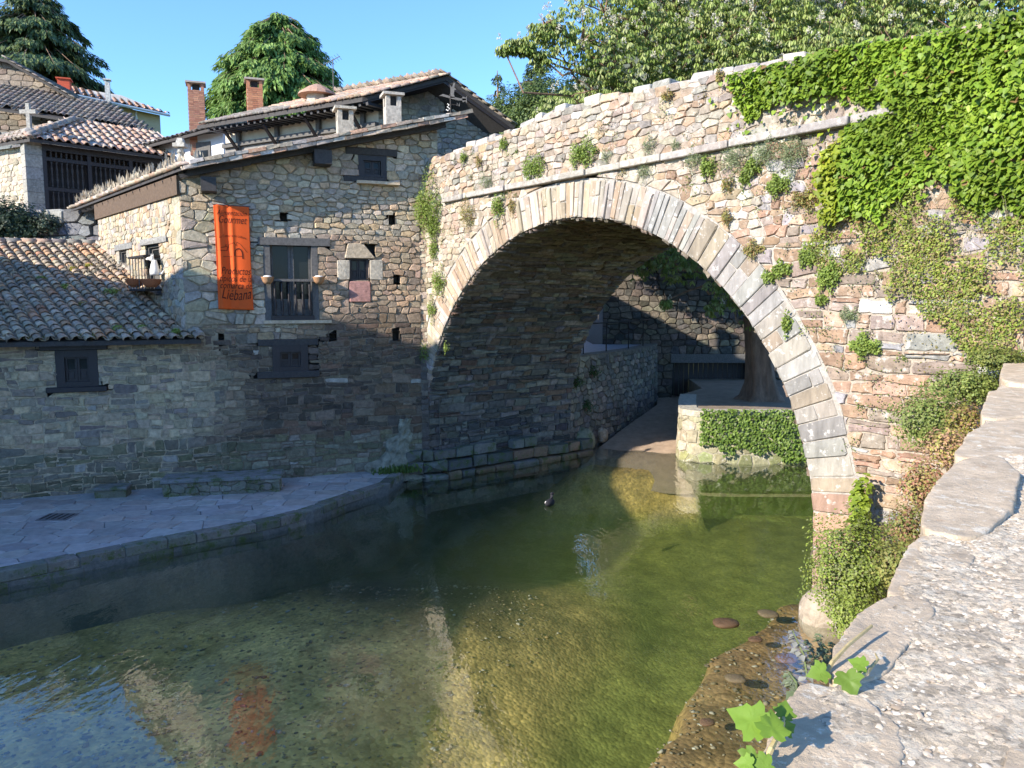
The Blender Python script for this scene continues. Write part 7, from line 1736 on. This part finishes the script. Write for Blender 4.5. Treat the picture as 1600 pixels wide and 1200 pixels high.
ink_line([(bx(364), by(398))] + [(bx(370.5 - 6.2 * math.cos(a)), by(395 - 9 * math.sin(a))) for a in np.linspace(0, math.pi, 10)] + [(bx(377), by(402))], .022)
ink_line([(bx(345), by(400)), (bx(366), by(398)), (bx(377), by(398))], .008); ink_line([(bx(342), by(386)), (bx(350), by(384))], .01)
mb = MB(); mb.tube([bpos(-.04, 1.0, -.0), bpos(1.04, 1.0, 0)], .012, 6); mb.build('top_rod', M_GREYW, ban)
# flower pots
def pot(label, c, r, h, m, col=(1, 1, 1), group='flower pots on the balconies', white_top=False):
    t = thing('flower_pot', label, 'flower pot', c - np.array([0, 0, h]), group); mb = MB(); mb.lathe(c - np.array([0, 0, h]), [(r * .45, 0), (r * .8, h * .35), (r, h * .9), (r * 1.06, h), (r * .85, h), (r * .8, h * .8)], 14); mb.build('bowl', m, t, smooth=True)
    mb = MB(); mb.lathe(c - np.array([0, 0, h * .12]), [(r * .3, 0), (r * .86, .005), (r * .6, h * (.28 if white_top else .1)), (r * .1, h * (.34 if white_top else .12))], 10); mb.build('soil' if not white_top else 'white_liner', M_EARTH if not white_top else M_WHITE, t, smooth=True)
WICK = mat('wicker', color=(.42, .24, .13), attr=False, var=.5, vscale=60, bump=.8, bscale=90, bdist=.01)
for x, lab in ((418, 'wicker flower basket at the left end of the balcony rail'), (498, 'wicker flower basket at the right end of the balcony rail')):
    u, v_ = FA.pix(x, 434, .18); pot(lab, FA.P(u, v_ + .02, .2), .15, .17, WICK, white_top=True)
for x, lab in ((213, 'orange terracotta bowl left of the small side balcony'), (238, 'orange terracotta bowl hung on the small side balcony')):
    u, v_ = FS.pix(x, 436, .35); pot(lab, FS.P(u, v_, .38), .24, .2, M_TERR)
# white sitting animal figure on the small balcony
u, v_ = FS.pix(242, 424, .2); fb = FS.P(u, v_ - .1, .2); fig = thing('animal_figure', 'white sitting dog figure on the small side balcony', 'statue', fb)
mb = MB(); mb.lathe(fb, [(.09, 0), (.12, .04), (.115, .13), (.085, .25), (.065, .33), (.05, .38)], 12); mb.tube([fb + np.array([-.03, 0, .34]), fb + np.array([-.06, 0, .42]), fb + np.array([-.15, -.02, .41]), fb + np.array([-.19, -.03, .39])], [.05, .065, .035, .02], 8); mb.tube([fb + np.array([-.06, 0, .28]), fb + np.array([-.1, 0, .0])], [.03, .026], 6); mb.build('body', M_WHITE, fig, smooth=True)
for s in (-1, 1): mb = MB(); mb.tube([fb + np.array([-.05, .035 * s, .45]), fb + np.array([-.045, .05 * s, .53])], [.025, .006], 5); mb.build('ear', M_WHITE, fig)
mb = MB(); mb.tube([fb + np.array([.08, 0, .03]), fb + np.array([.18, 0, .05]), fb + np.array([.22, 0, .12])], [.035, .03, .015], 6); mb.build('tail', M_WHITE, fig, smooth=True)
# weather vane at the end of the verge
vb = AP - g_ * .12 + np.array([0, 0, .05]); van = thing('weather_vane', 'rusty iron weather vane with forked tail above the end of the tiled verge', 'weather vane', vb)
mb = MB(); mb.tube([vb, vb + np.array([0, 0, .55])], .018, 6); mb.build('pole', M_IRON, van)
def flat_plate(name, pts, y_th, parent, m):
    v, f = prism([(x, y_th[0], z) for x, z in pts], [(x, y_th[1], z) for x, z in pts]); return mesh(name, v, f, m, parent)
yy = (vb[1] - .012, vb[1] + .012)
def VP(x, y): q = aty(x, y, vb[1]); return (q[0], q[2])
flat_plate('arm', [VP(686, 150), VP(692, 147), VP(706, 151), VP(720, 154), VP(728, 154), VP(728, 157), VP(716, 157), VP(704, 154), VP(690, 150)], yy, van, M_GREYW)
flat_plate('tail_plate', [VP(722, 154), VP(723, 151), VP(728, 153), VP(730, 149), VP(729, 155), VP(730, 161), VP(727, 158), VP(723, 160)], yy, van, M_GREYW)
flat_plate('figure', [VP(703, 153), VP(704, 143), VP(703, 132), VP(705, 136), VP(707, 135), VP(709, 129), VP(711, 130), VP(710, 137), VP(713, 140), VP(710, 141), VP(709, 147), VP(711, 153)], yy, van, M_GREYW)
for (pts) in ([(699, 162), (702, 164), (699, 167), (703, 170), (700, 173), (697, 171)], [(714, 165), (714, 160), (716, 165), (718, 160), (718, 166)]):
    mb = MB(); mb.tube([np.array([VP(*q)[0], vb[1], VP(*q)[1]]) for q in pts], .014, 5); mb.build('letter', M_WHITE if pts[0][0] < 705 else M_GREYW, van)
mb = MB(); q = VP(714, 164); mb.tube([(vb[0], vb[1], VP(706, 163)[1]), (q[0], vb[1], q[1])], .01, 5); q = VP(699, 166); mb.tube([(vb[0], vb[1], VP(706, 163)[1]), (q[0], vb[1], q[1])], .01, 5); mb.build('direction_arms', M_IRON, van)
# antenna
ab = aty(521, 150, 30.0); an = thing('tv_antenna', 'thin television antenna mast in front of the green conifer', 'antenna', ab)
mb = MB(); at_ = aty(520, 92, 30.0); mb.tube([ab, at_], .02, 5); mb.build('mast', M_GREYW, an); mb = MB(); mb.tube([aty(508, 100, 30.2), aty(531, 88, 29.8)], .015, 5); mb.build('boom', M_GREYW, an)
for k in range(6): q = aty(510 + 4 * k, 99 - 2.1 * k, 30); mb = MB(); mb.tube([q + np.array([-.05, -.2, .05]), q + np.array([.05, .2, -.05])], .008, 4); mb.build('element', M_GREYW, an)
# water bird
wbp = onz(857, 789, 0); wb = thing('water_bird', 'small dark water bird with a white flank swimming in the shade', 'bird', wbp)
def ellips(c, r, rz=0, n=12, m=8):
    v = []; f = []
    for j in range(m + 1):
        b = math.pi * j / m
        for i in range(n):
            a = 2 * math.pi * i / n; x, y = r[0] * math.cos(a) * math.sin(b), r[1] * math.sin(a) * math.sin(b); v.append((c[0] + x * math.cos(rz) - y * math.sin(rz), c[1] + x * math.sin(rz) + y * math.cos(rz), c[2] + r[2] * math.cos(b)))
    for j in range(m):
        for i in range(n): f.append((j * n + i, (j + 1) * n + i, (j + 1) * n + (i + 1) % n, j * n + (i + 1) % n))
    return v, f
M_BIRD = mat('dark_feathers', color=(.02, .02, .025), attr=False, var=.2, bump=.2)
mb = MB(); mb.add(*ellips(wbp + np.array([.03, .02, .05]), (.17, .09, .09), .9)); mb.tube([wbp + np.array([.06, .08, .09]), wbp + np.array([.08, .12, .18]), wbp + np.array([.08, .12, .22])], [.05, .035, .03], 8); mb.add(*ellips(wbp + np.array([.085, .13, .235]), (.05, .038, .038), .9)); mb.build('body', M_BIRD, wb, smooth=True)
mb = MB(); mb.add(*ellips(wbp + np.array([-.03, -.02, .07]), (.09, .03, .045), .9)); mb.build('flank', M_WHITE, wb, smooth=True)
mb = MB(); mb.tube([wbp + np.array([.12, .16, .23]), wbp + np.array([.155, .20, .225])], [.014, .004], 5); mb.build('bill', M_TERR, wb)
